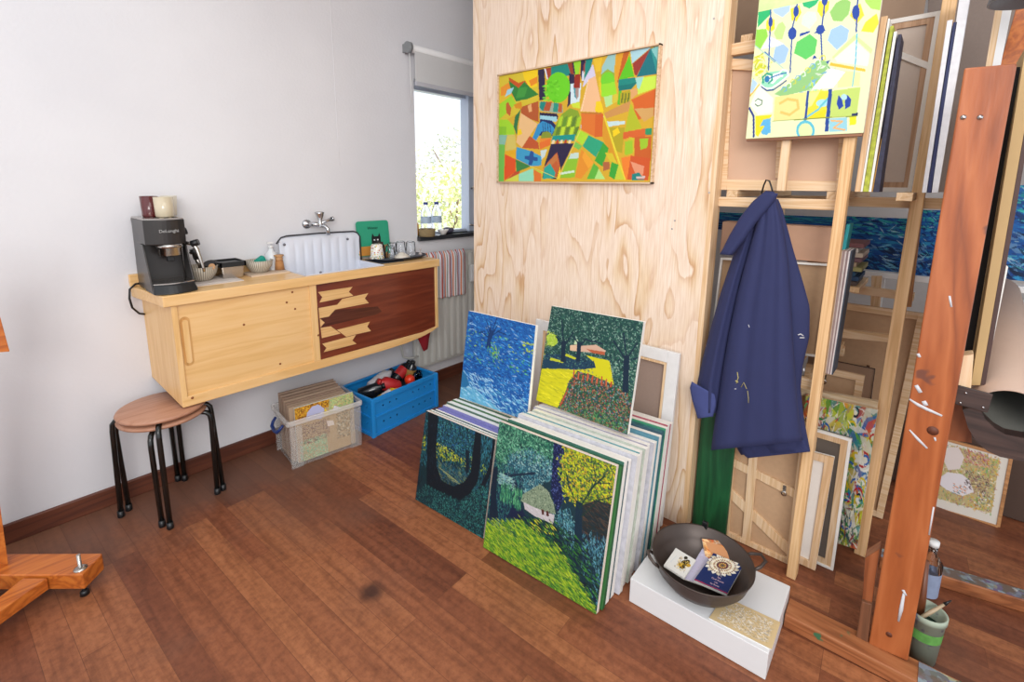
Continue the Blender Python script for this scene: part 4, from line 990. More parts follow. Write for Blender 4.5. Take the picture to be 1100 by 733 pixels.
# left block of yellow, orange and green facets
AP('#c9b432', (62, 210), (232, 183), (240, 320), (64, 420)); AP('#d98a2a', (70, 260), (110, 235), (130, 300), (70, 330)); AP(DO, (105, 215), (150, 240), (190, 225), (200, 250), (150, 262), (110, 250))
AP(YE, (165, 190), (232, 184), (234, 255), (200, 262), (175, 225)); AP('#d98324', (195, 230), (232, 212), (232, 240), (205, 255))
AP('#2f7a34', (105, 230), (150, 262), (175, 235), (205, 262), (240, 290), (190, 310), (140, 320), (118, 280)); AP('#3f8f3a', (150, 262), (190, 258), (178, 300), (140, 305))
AP(LG, (64, 330), (118, 290), (140, 330), (100, 370), (66, 400)); AP('#d2b02e', (64, 300), (118, 283), (118, 295), (66, 332)); AP(LB, (100, 270), (130, 258), (118, 285), (90, 300))
AP('#b45a2c', (95, 330), (105, 322), (120, 350), (115, 385), (98, 370)); AP('#a8542a', (160, 345), (240, 318), (244, 410), (200, 395), (165, 372)); AP('#d9a26a', (192, 340), (208, 330), (213, 362), (200, 368))
AP('#c9861f', (130, 335), (165, 320), (168, 350), (140, 352)); AP(LG, (64, 400), (105, 400), (130, 425), (140, 465), (66, 470)); AP('#7fb52a', (64, 430), (100, 430), (100, 466), (66, 468))
AP('#2f6e40', (162, 355), (150, 420), (148, 470), (132, 430), (138, 385)); AP('#dcb27c', (162, 370), (240, 418), (172, 522), (146, 500)); AP(YE, (152, 445), (165, 440), (172, 462), (152, 470))
AP('#b2522a', (205, 470), (245, 500), (250, 528), (172, 524)); AP('#c7b55c', (105, 466), (140, 466), (146, 520), (140, 545), (95, 545)); AP('#7fae9a', (66, 468), (104, 468), (94, 520), (66, 560)); AP('#68ae48', (66, 510), (95, 510), (93, 675), (70, 675))
AP('#d5a11e', (95, 540), (145, 530), (145, 570), (100, 565)); AP('#d24e20', (95, 552), (145, 575), (145, 630), (96, 672)); AP('#b4482a', (145, 630), (180, 600), (160, 640), (100, 672)); AP('#c4c84a', (95, 672), (160, 640), (160, 672))
AP('#3b7a3e', (145, 575), (215, 605), (150, 632)); AP('#8ccfae', (162, 640), (225, 612), (230, 672), (162, 672)); AP('#cf6e2c', (228, 612), (262, 625), (262, 670), (232, 672)); AP('#a9c83a', (210, 608), (330, 655), (300, 655), (228, 618))
# blue block lower left
AP('#3a92b8', (148, 520), (205, 535), (262, 560), (262, 600), (215, 604), (146, 572)); AP('#254f8a', (185, 560), (205, 558), (212, 535), (225, 540), (225, 562), (245, 565), (245, 580), (225, 580), (218, 600), (205, 598), (205, 578), (185, 572))
AP('#bfd0cc', (255, 535), (285, 528), (275, 560), (262, 575)); AP('#d46a2a', (250, 500), (300, 478), (298, 510), (252, 530)); AP('#d8842e', (253, 480), (290, 470), (300, 480), (250, 500))
# dark column and the green disc
AP(NV, (234, 183), (262, 178), (272, 310), (244, 316)); AP('#c9cfe0', (262, 180), (268, 179), (282, 225), (275, 225)); AP('#96402c', (268, 178), (292, 172), (292, 210), (280, 225)); AP(TL_, (292, 172), (362, 158), (380, 200), (370, 210), (292, 212))
AP('#8a3c2a', (362, 158), (382, 154), (392, 200), (380, 210)); AP(NV, (370, 200), (395, 205), (395, 240), (380, 330), (368, 345), (372, 250)); AP('#c6d9de', (378, 245), (425, 240), (420, 325), (382, 330))
AP('#8fa08a', (244, 322), (345, 330), (350, 368), (330, 372), (246, 360)); AP('#a8502e', (275, 322), (300, 322), (290, 362), (262, 360)); AP(TL_, (250, 320), (275, 322), (262, 362), (246, 345)); AP('#2c8a78', (308, 325), (330, 328), (326, 366), (306, 364)); AP('#b05a30', (330, 328), (345, 330), (345, 366), (328, 366))
A.disc((325, 260), 52, 66, '#66c422', 30); A.dabs(40, ['#72cc30', '#58b41c'], (.34, .12, .44, .3), .03, .02, 1., 1)
AP(NV, (246, 368), (322, 372), (330, 385), (325, 402), (248, 396)); AP(LB, (248, 380), (322, 386), (326, 402), (318, 408), (248, 396)); AP('#1f2a5a', (248, 396), (300, 402), (322, 425), (305, 470), (248, 470)); AP('#2f86b8', (240, 420), (262, 405), (300, 420), (316, 440), (300, 470), (282, 448), (258, 450), (235, 490), (218, 480))
AP('#7e8c2e', (256, 470), (262, 455), (285, 448), (302, 460), (304, 478), (255, 480))
for x in (262, 272, 283, 294): A.line([(x, 415), (x + 4, 452)], .004, '#1f2a5a')
# striped dome
AP('#7e9a2a', (345, 375), (380, 348), (415, 360), (430, 395), (410, 470), (305, 472), (325, 410)); 
for i, c_ in enumerate(('#a4c62c', '#5f8a2a', '#b7d334', '#5a7a2c', '#9cc02a')):
    x = 335 + i * 20; AP(c_, (x, 390), (x + 16, 380), (x + 8, 425), (x - 8, 430)); AP(('#5a7a2c', '#b0ce30')[i % 2], (x - 8, 432), (x + 8, 427), (x, 465), (x - 16, 468))
AP('#1b8a80', (308, 470), (408, 462), (404, 490), (302, 492)); 
for i in range(5): AP(('#d9c9a2', '#a8402c')[i % 2], (308 + i * 18, 486), (318 + i * 18, 485), (316 + i * 18, 504), (303 + i * 18, 505))
AP(NV, (302, 504), (402, 500), (330, 660), (268, 655), (275, 600)); AP('#b5582e', (330, 540), (345, 600), (330, 655), (285, 590)); AP('#b7703c', (328, 545), (270, 610), (275, 640), (330, 575), (340, 610)); AP('#2a9a8c', (300, 590), (325, 630), (320, 655), (270, 660), (275, 610))
AP(YE, (332, 658), (345, 600), (350, 658))
# centre verticals
AP(NV, (382, 154), (392, 152), (398, 205), (392, 205)); AP('#8cc52a', (388, 152), (420, 146), (412, 205), (398, 206)); AP(NV, (420, 146), (440, 142), (430, 240), (420, 205)); AP('#c9cdd8', (428, 190), (437, 190), (435, 232), (426, 232)); AP('#8f2c1e', (396, 205), (420, 203), (420, 262), (392, 262)); AP('#a1867e', (398, 262), (415, 262), (415, 300), (408, 310), (400, 300)); AP('#48909a', (392, 262), (400, 262), (402, 290), (408, 312), (398, 300))
AP(TL_, (440, 142), (472, 135), (460, 190), (436, 232)); AP('#c5c0d6', (472, 160), (485, 210), (462, 225), (430, 262), (438, 225)); AP('#8a3c3a', (432, 165), (440, 150), (438, 190), (430, 200))
AP('#c2d23a', (384, 330), (420, 320), (425, 350), (392, 346)); AP('#e0b184', (455, 225), (485, 212), (512, 318), (490, 365), (424, 362)); AP(YE, (492, 320), (512, 318), (526, 358), (520, 375), (488, 360))
AP('#d8b22e', (472, 138), (512, 130), (505, 190), (488, 195)); AP('#8fb8b4', (512, 172), (535, 124), (568, 118), (562, 210), (508, 215)); AP('#8aa53a', (508, 205), (535, 182), (566, 200), (566, 225), (510, 240)); A.disc((538, 235), 30, 40, '#6cc42c'); AP('#8ed02e', (500, 250), (568, 236), (580, 290), (516, 300)); AP('#a9d48a', (524, 300), (560, 292), (562, 330), (535, 345)); AP('#d5b52a', (498, 215), (508, 215), (514, 300), (506, 290))
AP('#cf9426', (568, 118), (602, 111), (590, 210), (568, 235)); AP('#b45a20', (600, 112), (625, 108), (590, 240), (578, 240)); AP('#c9b93a', (562, 292), (582, 285), (584, 320), (562, 330))
AP('#58b51e', (625, 125), (650, 215), (584, 228)); AP('#9fc6cf', (628, 106), (715, 92), (638, 160)); AP('#8f352c', (640, 160), (712, 98), (660, 212), (650, 205)); AP('#1c6a72', (712, 98), (745, 88), (742, 205), (660, 215)); AP('#2f8a86', (712, 100), (744, 150), (742, 200)); AP('#7ab8b4', (735, 90), (746, 88), (744, 150), (715, 102))
AP(TL_, (584, 228), (652, 218), (662, 240), (584, 252)); AP('#166e68', (584, 252), (662, 240), (640, 268), (586, 276)); AP(G, (586, 276), (600, 272), (596, 335), (584, 332)); AP('#bcd94a', (662, 222), (742, 210), (742, 262), (668, 290)); AP('#8fc8be', (655, 220), (690, 215), (672, 270), (664, 262)); AP(OL, (594, 285), (640, 268), (636, 318), (594, 332))
for x in (604, 617, 630): A.line([(x, 285), (x - 2, 325)], .007, '#5b6a26')
AP(TN, (636, 268), (662, 262), (668, 285), (640, 312))
# right lower field
AP('#c75f26', (640, 312), (742, 265), (740, 380), (660, 400), (652, 330)); AP('#bf8a4c', (530, 368), (640, 315), (632, 360), (530, 395)); AP('#9fc6cf', (430, 420), (520, 372), (528, 385), (430, 435)); AP('#b9d0cf', (535, 405), (620, 402), (620, 415), (535, 430)); AP('#a8b026', (640, 325), (692, 432), (620, 450)); AP('#c4985a', (655, 350), (738, 345), (738, 380), (700, 405), (665, 360))
AP('#cf6f2c', (430, 368), (490, 366), (490, 470), (432, 440)); AP('#c65e26', (490, 366), (525, 372), (525, 470), (490, 472)); AP('#b4722e', (428, 366), (520, 366), (515, 375), (430, 372))
AP(OL, (528, 430), (620, 430), (612, 540), (580, 530)); AP(YE, (568, 445), (590, 430), (600, 452), (572, 472)); AP(TL_, (528, 432), (550, 432), (545, 460), (530, 465)); AP('#8cc22c', (550, 470), (590, 560), (560, 580), (540, 520))
AP('#c85e2a', (615, 450), (692, 436), (735, 430), (735, 462), (612, 480)); AP('#2f8a5c', (705, 435), (735, 432), (735, 460), (708, 460)); AP('#b9b42c', (640, 470), (660, 475), (662, 535), (622, 550)); AP('#94b82a', (622, 490), (655, 485), (658, 540), (625, 550)); AP('#a4bb30', (685, 475), (722, 472), (718, 515), (688, 522)); AP('#bb5a24', (662, 470), (735, 465), (735, 560), (668, 590)); AP('#94b82a', (685, 478), (722, 475), (718, 515), (690, 525))
AP('#dd7a2c', (610, 560), (650, 552), (640, 655), (628, 655)); AP('#c25226', (650, 550), (735, 560), (730, 655), (640, 655)); AP('#d58c6a', (650, 575), (710, 595), (705, 640), (680, 640), (660, 600)); AP('#1f7a74', (660, 630), (690, 622), (712, 655), (660, 658))
AP('#c98e26', (530, 390), (600, 560), (630, 655), (600, 655), (525, 470)); AP('#d2bc2c', (525, 380), (533, 380), (634, 655), (622, 655))
AP('#a5ce32', (420, 440), (465, 462), (440, 510), (408, 480)); AP('#2c9a72', (465, 465), (532, 495), (500, 560), (440, 512)); AP('#3a9a34', (530, 495), (555, 520), (530, 600), (495, 575)); AP('#6fb54c', (405, 490), (440, 512), (425, 530), (402, 515))
AP('#d5882a', (436, 525), (492, 582), (440, 655), (412, 650)); AP('#e09a30', (450, 535), (492, 585), (470, 610), (440, 560)); AP('#86b52e', (380, 555), (425, 550), (410, 650), (345, 655)); AP('#c6d9c2', (345, 630), (410, 618), (408, 628), (345, 640)); AP('#b9cfc2', (390, 545), (425, 540), (424, 565), (382, 570))
AP('#5aa838', (492, 585), (515, 605), (500, 655), (465, 655)); AP('#a5d67a', (515, 610), (545, 655), (498, 655)); AP('#a4603a', (532, 580), (560, 578), (562, 610), (535, 620)); AP('#3a9a34', (570, 575), (600, 590), (585, 655), (560, 640)); AP('#c9b42c', (540, 540), (570, 540), (596, 590), (560, 575)); AP('#b8c23a', (600, 590), (628, 655), (585, 655))
A.line([(430, 440), (340, 655)], .004, '#d9c060'); A.line([(525, 372), (632, 655)], .004, '#dcd040'); A.line([(210, 604), (335, 655)], .004, '#dcd060'); A.line([(430, 362), (455, 225)], .003, '#f0dcb0')
A.line([(682, 645), (712, 642)], .016, '#c6b4ae'); A.line([(684, 652), (710, 650)], .008, '#9a6a5a')
fp = thing('framed_painting', 'wide abstract painting of bright green and orange facets hung on the plywood', 'painting', (1.875, 1.33, 1.46))
cc = [xx(u, v, 1.868) for u, v in ((535.2, 81.8), (704.6, 50.6), (703.2, 194.8), (537.4, 195.6))]
y1_, y0_ = 1.772, .885; z1_, z0_ = 1.996, 1.468
y1_ = (cc[0].y + cc[3].y) / 2; y0_ = (cc[1].y + cc[2].y) / 2; z1_ = (cc[0].z + cc[1].z) / 2; z0_ = (cc[2].z + cc[3].z) / 2
build('canvas', MB().box(1.868, 1.880, y0_, y1_, z0_, z1_), M_can, fp)
painted('painted_surface', A, (1.868, y1_, z1_), (1.868, y0_, z1_), (1.868, y0_, z0_), (1.868, y1_, z0_), fp)
m = MB(); e = .007
m.box(1.858, 1.881, y0_ - e, y0_ - .001, z0_ - e, z1_ + e); m.box(1.858, 1.881, y1_ + .001, y1_ + e, z0_ - e, z1_ + e)
m.box(1.858, 1.881, y0_ - e, y1_ + e, z0_ - e, z0_ - .001); m.box(1.858, 1.881, y0_ - e, y1_ + e, z1_ + .001, z1_ + e)
build('frame', m, wood('frame_wood', '#ddc4a6', '#d0b290', '#b89572', 'Y', stretch=30), fp)

# ================================================================== canvases leaning in two stacks
def lean_canvas(name, label, x0, yl, yr, h, lean, thick, group=None, art=None, top_col=None, edge=M_can, front=None, z0=.001, cat='canvas', skew=.07, n_edges=False):
    """a stretched canvas on the floor: front foot at x0 (left end), leaning back by `lean` radians"""
    sl = math.sin(lean); cl = math.cos(lean)
    dx = (yl - yr) * skew
    BL = Vector((x0, yl, z0)); BR_ = Vector((x0 + dx, yr, z0))
    u = (BR_ - BL).normalized(); nb = Vector((1, -u.x / u.y if abs(u.y) > .01 else 0, 0)); nb = Vector((0, 0, 1)).cross(u).normalized()
    if nb.x < 0: nb = -nb
    up = (nb * sl + Vector((0, 0, 1)) * cl); back = (nb * cl - Vector((0, 0, 1)) * sl)
    BL = BL + Vector((0, 0, thick * sl)); BR_ = BR_ + Vector((0, 0, thick * sl))
    TLp = BL + up * h; TRp = BR_ + up * h
    t = thing(name, label, cat, (BL + BR_) / 2 + back * thick / 2, group)
    f = .0016
    build('stretched_canvas', MB().slab([BL + back * f, BR_ + back * f, TRp + back * f, TLp + back * f], back * (thick - f)), edge, t, bevel=.0012, seg=1)
    if art is not None: painted('painted_surface', art, TLp, TRp, BR_, BL, t)
    else: build('painted_surface', MB().slab([BL, BR_, TRp, TLp], back * f), front or M_can, t)
    return BL, BR_, TLp, TRp, back

# forest glade, right front
F = Art([(85, 8), (515, 178), (440, 712), (28, 465)], '#15303a', n=300, m=300, seed=21)
GR = [(28, 470), (40, 372), (160, 368), (235, 420), (300, 470), (360, 560), (425, 660), (450, 720), (430, 720)]
SH = [(150, 368), (200, 360), (290, 385), (400, 470), (470, 640), (445, 712), (400, 640), (330, 520), (240, 430)]
TL1 = [(80, 0), (200, 50), (285, 95), (285, 160), (230, 170), (120, 130), (100, 230), (60, 300)]
TL2 = [(120, 135), (200, 110), (280, 160), (285, 220), (240, 235), (165, 285), (150, 240), (105, 225)]
YT = [(325, 105), (420, 135), (520, 175), (500, 330), (440, 310), (380, 330), (325, 270), (310, 190)]
F.poly(TL1, '#1d5044'); F.poly(TL2, '#244e5c'); F.poly(YT, '#6f821c'); F.poly(GR, '#5f8a24'); F.poly(SH, '#13302e')
F.dabs(6000, ['#3f8060', '#5fa07c', '#143c38', '#2c6a54', '#0f2c32', '#7ab494'], (0, 0, .6, .7), .030, .0075, 1.2, .8, mask=F.mask(TL1, .02))
F.dabs(7000, ['#5a949c', '#3a7080', '#142c44', '#93b8b4', '#0e263a', '#2f6470'], (0, 0, .65, .6), .018, .0075, 1., 1.2, mask=F.mask(TL2, .015))
F.dabs(1500, ['#132644', '#0c1a34', '#1b4450', '#2f6a68'], (.0, .3, .3, .8), .035, .008, 1.3, .5)
NVC = [(285, 90), (328, 108), (318, 200), (322, 280), (300, 350), (275, 270), (280, 180)]
F.poly(NVC, '#131b40'); F.dabs(2500, ['#1d2a62', '#0b1230', '#52629a', '#0f1838'], (.4, 0, .7, .7), .012, .007, 1.4, 1, mask=F.mask(NVC, .01))
F.dabs(7000, ['#a4b61c', '#c6c624', '#274c2c', '#c09a2a', '#71911e', '#14383c', '#14383c'], (.5, 0, 1, .6), .026, .0095, .6, 1, mask=F.mask(YT, .02))
BR1 = [(380, 320), (440, 300), (505, 320), (480, 480), (400, 460)]
F.poly(BR1, '#1f2a2c'); F.dabs(2500, ['#2a2422', '#1c2c30', '#4a3a30', '#16262e'], (.5, .2, 1, .9), .06, .007, .25, .25, mask=F.mask(BR1, .02))
LR = [(285, 350), (330, 330), (380, 420), (480, 440), (450, 700), (400, 560), (320, 440)]
F.dabs(4500, ['#1c4660', '#10263e', '#4a8494', '#1a3a34', '#0c1826', '#5f98a8'], (.45, .35, 1, 1), .04, .007, 1.4, .35, mask=F.mask(LR, .015))
F.dabs(1800, ['#4a8a90', '#2a6068', '#14303c', '#7aacac'], (.45, .35, .9, .8), .018, .007, 1, 1, mask=F.mask([(290, 345), (340, 335), (372, 400), (365, 460), (310, 440)], .01))
CL = [(235, 240), (262, 262), (285, 310), (292, 350), (240, 335), (165, 300), (170, 278)]
F.poly(CL, '#76866e'); F.dabs(3000, ['#84967a', '#33433a', '#9ca88c', '#223630', '#a4ae96', '#3a4c40'], (.2, .2, .7, .7), .011, .005, .9, 1, mask=F.mask(CL, .006))
F.poly([(175, 305), (240, 335), (288, 352), (284, 386), (215, 355), (180, 330)], '#b4aeb0'); F.dabs(120, ['#9a9a94', '#c6c2c4'], (.3, .35, .6, .6), .03, .005, .4, .1, mask=F.mask([(175, 305), (288, 352), (284, 386), (180, 330)]))
F.poly([(240, 330), (250, 333), (250, 352), (242, 350)], '#4c2a24'); F.poly([(258, 336), (267, 340), (268, 358), (258, 355)], '#4c2a24')
F.poly([(62, 180), (80, 170), (75, 300), (85, 360), (50, 360)], '#0f2030'); F.poly([(105, 195), (150, 232), (166, 320), (192, 372), (112, 362), (142, 300), (130, 240), (90, 222)], '#121e3a'); F.line([(82, 232), (130, 207), (215, 200)], .016, '#142638'); F.dabs(200, ['#7aa4a8', '#8fb4a4', '#5f8a90'], (.07, .38, .22, .47), .03, .007, -.3, .3)
F.dabs(260, ['#2f7a58', '#58a070', '#1d5040'], (.1, .44, .3, .58), .05, .007, 1.4, .12)
F.poly([(366, 300), (390, 310), (386, 540), (356, 520)], '#112838'); F.line([(380, 330), (420, 260), (470, 215)], .010, '#13302c'); F.line([(380, 330), (340, 250), (330, 200)], .008, '#13302c'); F.line([(385, 360), (450, 300), (500, 290)], .008, '#1c302a'); F.line([(410, 290), (440, 230), (430, 170)], .006, '#13302c'); F.line([(440, 240), (490, 240)], .006, '#13302c')
F.dabs(5000, ['#0c1e28', '#173c2c', '#102a38', '#245a28', '#0a1822', '#3a7a2c', '#10243c'], (.0, .4, 1, 1), .05, .008, .38, .2, mask=F.mask(SH, .02))
F.dabs(5000, ['#6f9420', '#8fae24', '#4a7c24', '#a4b42c', '#34702a', '#98aa34', '#255a28', '#1d4a2c'], (0, .5, 1, 1), .045, .008, .36, .16, mask=F.mask(GR, .012))
F.dabs(160, ['#c8c028', '#98b424', '#d8cc30'], (.25, .5, .7, .75), .045, .007, .40, .15, mask=F.mask([(185, 365), (250, 370), (300, 400), (280, 430), (220, 400)], .01))
lean_canvas('forest_canvas', 'green forest glade painting with a pale clearing, front of the right canvas stack', 1.212, 1.212, .705, .518, math.radians(11.3), .020, 'paintings leaning in two stacks', F, edge=M_canp, skew=.078)
# dark forest, left front
D = Art([(105, 15), (478, 170), (415, 728), (33, 512)], '#10292f', n=240, m=240, seed=31)
D.dabs(3500, ['#1a4a58', '#12363f', '#2c6a70', '#0c2028', '#24506a'], (0, 0, 1, .6), .035, .009, 1.3, .4)
UP = [(175, 40), (370, 120), (362, 260), (300, 260), (165, 190)]
D.dabs(2500, ['#3a8a8c', '#2a6498', '#4f9698', '#1c4a80', '#163a5a', '#1f5a60'], (0, 0, 1, .6), .022, .008, 1.1, .9, mask=D.mask(UP, .015))
D.dabs(900, ['#2a6a80', '#1f5468', '#3a8494'], (0, 0, 1, .6), .05, .010, 1.4, .2, mask=D.mask([(400, 140), (465, 165), (455, 300), (405, 280)], .01))
D.dabs(600, ['#a8b01c', '#7f8e1c', '#c2be28', '#5a7a20'], (0, .1, .3, .6), .02, .010, 1, 1, mask=D.mask([(68, 140), (102, 150), (98, 228), (60, 235)], .008))
D.dabs(2200, ['#a9b41c', '#c4c224', '#5f8a34', '#d0c83a', '#3f6a3a'], (.1, .1, .9, .7), .03, .009, .6, .4, mask=D.mask([(158, 190), (220, 215), (290, 270), (320, 270), (318, 320), (270, 300), (165, 268)], .015))
D.dabs(300, ['#8fa424', '#5f8444', '#b0b430'], (.6, .2, 1, .7), .03, .009, 1.4, .4, mask=D.mask([(345, 265), (360, 265), (355, 320), (345, 330)], .01)); D.dabs(350, ['#8fa424', '#5f8444'], (.6, .2, 1, .8), .03, .009, 1.2, .4, mask=D.mask([(402, 300), (440, 310), (430, 370), (400, 350)], .01))
D.dabs(1800, ['#1d4a5a', '#16384a', '#2f5a5a', '#6f7a4a', '#3a5a6a'], (.1, .3, .9, .8), .05, .007, .55, .2, mask=D.mask([(160, 290), (330, 340), (350, 380), (300, 430), (220, 430), (165, 380)], .02))
for k in range(7): D.line([(170 + 12 * k, 325 + 12 * k), (235 + 10 * k, 372 + 8 * k)], .0045, ('#9a9a66', '#5f7450')[k % 2])
D.poly([(118, 20), (172, 45), (158, 220), (160, 320), (185, 400), (250, 432), (310, 405), (345, 350), (362, 200), (372, 125), (402, 140), (398, 300), (385, 400), (340, 470), (285, 510), (215, 480), (140, 445), (100, 430), (108, 200)], '#0c161f')
D.dabs(350, ['#142430', '#0a1218', '#1c2c3c'], (.05, .1, .9, .8), .06, .007, 1.4, .3, mask=D.mask([(118, 20), (172, 45), (158, 220), (160, 320), (185, 400), (100, 430), (108, 200)], .01))
D.poly([(318, 225), (338, 232), (336, 350), (320, 360)], '#0f1e2a'); D.poly([(465, 165), (478, 170), (462, 330), (420, 440), (395, 500), (395, 430), (445, 320)], '#0e1822')
GRS = [(40, 480), (100, 430), (200, 480), (285, 512), (350, 470), (400, 420), (440, 430), (410, 740), (33, 512)]
D.dabs(6000, ['#1e5a58', '#123038', '#2f7a70', '#0c1c26', '#1a3e50', '#3f8a84', '#0e242c'], (0, .5, 1, 1), .022, .007, 1.1, .9, mask=D.mask(GRS, .01))
D.dabs(800, ['#0d1820', '#14303a', '#0f2630'], (0, .4, .4, 1), .05, .010, 1.4, .3, mask=D.mask([(33, 512), (55, 300), (100, 430), (150, 470), (110, 560)], .01))
lean_canvas('dark_forest_canvas', 'dark teal forest painting with curved trunks, front of the left canvas stack', 1.212, 1.658, 1.245, .420, math.radians(10.8), .018, 'paintings leaning in two stacks', D, edge=M_canp, skew=.078)
# the canvases standing behind them, only tops and right edges in sight
rs = random.Random(5)
greens = ['#2f6a34', '#3a6a5a', '#2b4f58', '#b8b8c0', '#5a8f94', '#a8b0a4', '#9a96a4', '#b0b0b8', '#4a7a8a', '#2a4a5a', '#3f8f6a', '#a04a5a', '#a04a5a', '#7a4a5a']
x = 1.245; xt = 1.212 + .02
ordn = ['second', 'third', 'fourth', 'fifth', 'sixth', 'seventh', 'eighth', 'ninth', 'tenth', 'eleventh', 'twelfth', 'thirteenth', 'fourteenth', 'fifteenth']
dxs = [.026, .034, .032, .032, .034, .034, .036, .036, .036, .038, .04]
x = 1.240
for i in range(13):
    gcol = plain('painted_edge_' + greens[i], greens[i], .6, var=.35, scale=40)
    th = .018 if i in (0,) else .031
    ln_ = math.radians(10.9 - .12 * i)
    hh = .512 + rs.uniform(-.006, .006) - (.006 if i < 8 else .0)
    edge = plain('green_painted_edge', '#1f5a30', .6, var=.5, scale=30) if i == 0 else (M_can if i != 9 else plain('teal_painted_edge', '#2b6a72', .6, var=.5, scale=30))
    lean_canvas('stacked_canvas', 'white edged canvas, %s from the front in the right stack' % ordn[i] if i else 'canvas with a green painted edge just behind the forest glade painting', x, 1.200 + rs.uniform(-.01, .012), .692 + rs.uniform(-.008, .01), hh, ln_, th, 'paintings leaning in two stacks', None, front=gcol, edge=edge, skew=.078)
    x += th / math.cos(ln_) + .0036
    if x > 1.672: break
NRS = i
lc = ['#3a7a4a', '#2a4a50', '#6f6fae', '#7a7ab0', '#4a6a5a', '#3f6a44', '#3a5a48', '#30506a']
x = 1.238
for i in range(8):
    gcol = plain('painted_edge_l' + lc[i], lc[i], .6, var=.2, scale=40)
    th = (.016, .016, .024, .030, .034, .030, .036, .036)[i]
    ln_ = math.radians(10.5 - .1 * i)
    eg = plain('lilac_edge', '#7c7cba', .7) if i == 2 else M_can
    lean_canvas('stacked_canvas', ('canvas with a lilac edge, %s from the front in the left stack' if i == 2 else 'white edged canvas, %s from the front in the left stack') % ordn[i], x, 1.655 + rs.uniform(-.012, .008), 1.248 + rs.uniform(-.003, .006), .414 + (.004 if i > 2 else 0), ln_, th, 'paintings leaning in two stacks', None, front=gcol, edge=eg, skew=.078)
    x += th / math.cos(ln_) + .0035
XL_END = x

# blue pond canvas standing on the left stack
Bp = Art([(25, 25), (463, 120), (425, 640), (-30, 570)], '#1c5aa0', n=200, m=200, seed=41)
Bp.dabs(2200, ['#1a5aa8', '#154a90', '#2a74c0', '#103a78', '#2f86c8'], (0, 0, 1, .8), .05, .012, .25, .35)
Bp.dabs(130, ['#6aa4d0', '#9cc0dc', '#4a94c8'], (0, .05, 1, .75), .06, .012, .2, .25, al=.7)
Bp.dabs(110, ['#3f9a4a', '#8fb43a', '#5aae6a'], (0, .2, 1, .55), .04, .012, .2, .3)
Bp.poly([(160, 245), (175, 170), (150, 110), (180, 160), (190, 100), (196, 160), (240, 110), (205, 175), (190, 215), (200, 248)], '#123668')
for a_, b_ in (((180, 190), (120, 150)), ((190, 180), (260, 140)), ((185, 160), (160, 90)), ((195, 160), (230, 80)), ((150, 150), (110, 160)), ((235, 150), (290, 170))): Bp.line([a_, b_], .012, '#123668')
Bp.dabs(30, ['#5aa83a', '#8fb82a'], (.35, .33, .55, .45), .03, .015, 1.5, .3); Bp.dabs(16, ['#a4b82a'], (.85, .2, 1, .33), .05, .02, .2, .2)
Bp.poly([(-20, 500), (60, 490), (160, 540), (300, 640), (425, 640), (-30, 575)], '#5fa4c4')
Bp.dabs(300, ['#7fbcd8', '#a4cce0', '#3a86b8', '#5aa0c8'], (0, .78, 1, 1), .07, .014, .35, .25); Bp.dabs(180, ['#9cc8e0', '#2f7ab8'], (.0, .68, .5, .86), .07, .012, .5, .25)
Bp.poly([(-20, 380), (20, 420), (45, 480), (20, 500), (-30, 500)], '#256a9a'); Bp.dabs(200, ['#6ab0e0', '#1a4a98', '#a0ccf0'], (.6, .6, 1, .9), .014, .008, 1, 1)
def pic_canvas(name, label, art, px4, Xb, Xt, thick, group=None, cat='painting', edge=M_can, **k):
    """free-standing canvas whose four corners were measured: TL TR BR BL"""
    TLc, TRc, BRc, BLc = [xx(u, v, X) for (u, v), X in zip(px4, (Xt, Xt, Xb, Xb))]
    nrm = (TRc - TLc).cross(BLc - TLc).normalized()
    if nrm.dot(CAM - TLc) > 0: nrm = -nrm
    t = thing(name, label, cat, (BLc + BRc) / 2, group)
    build('stretched_canvas', MB().slab([q + nrm * .001 for q in (BLc, BRc, TRc, TLc)], nrm * thick), edge, t, bevel=.0012, seg=1)
    if art is not None: painted('painted_surface', art, TLc, TRc, BRc, BLc, t)
    return t, (TLc, TRc, BRc, BLc), nrm
pic_canvas('blue_pond_canvas', 'blue water and tree painting standing on top of the left canvas stack', Bp, ((503.5, 334), (575.5, 350), (566, 452), (494, 427)), 1.495, 1.555, .017)
Gd = Art([(115, 45), (592, 125), (515, 700), (40, 545)], '#1f4440', n=280, m=280, seed=51)
Gd.dabs(4200, ['#1c3c40', '#24504a', '#3f7260', '#6f9a86', '#14303a', '#2f5a44', '#8fb0a0', '#122830'], (0, 0, 1, .62), .024, .0075, 1.0, 1.1)
Gd.poly([(90, 200), (110, 185), (145, 195), (150, 235), (130, 252), (100, 245)], '#9cb83a'); Gd.dabs(80, ['#7fa03a', '#c0d060'], (0, .26, .1, .42), .02, .01, 1, 1)
Gd.poly([(260, 248), (350, 240), (400, 270), (390, 290), (330, 280), (250, 275)], '#c4a08a'); Gd.poly([(215, 245), (262, 240), (255, 275), (215, 272)], '#cfae90'); Gd.poly([(300, 262), (395, 275), (395, 292), (330, 282)], '#a8583a'); Gd.poly([(240, 215), (255, 215), (250, 240), (235, 240)], '#b0c8a0')
Gd.poly([(300, 295), (420, 320), (445, 445), (400, 425), (330, 405), (255, 375), (205, 470), (160, 580), (40, 545), (70, 372), (250, 372), (350, 358), (340, 330)], '#c6c01c')
Gd.dabs(240, ['#cdc61c', '#b8b420', '#d8cf2c', '#aaaa22'], (.02, .5, .42, .98), .09, .012, .1, .15, mask=lambda u, v: u < .42 - .35 * (v - .55))
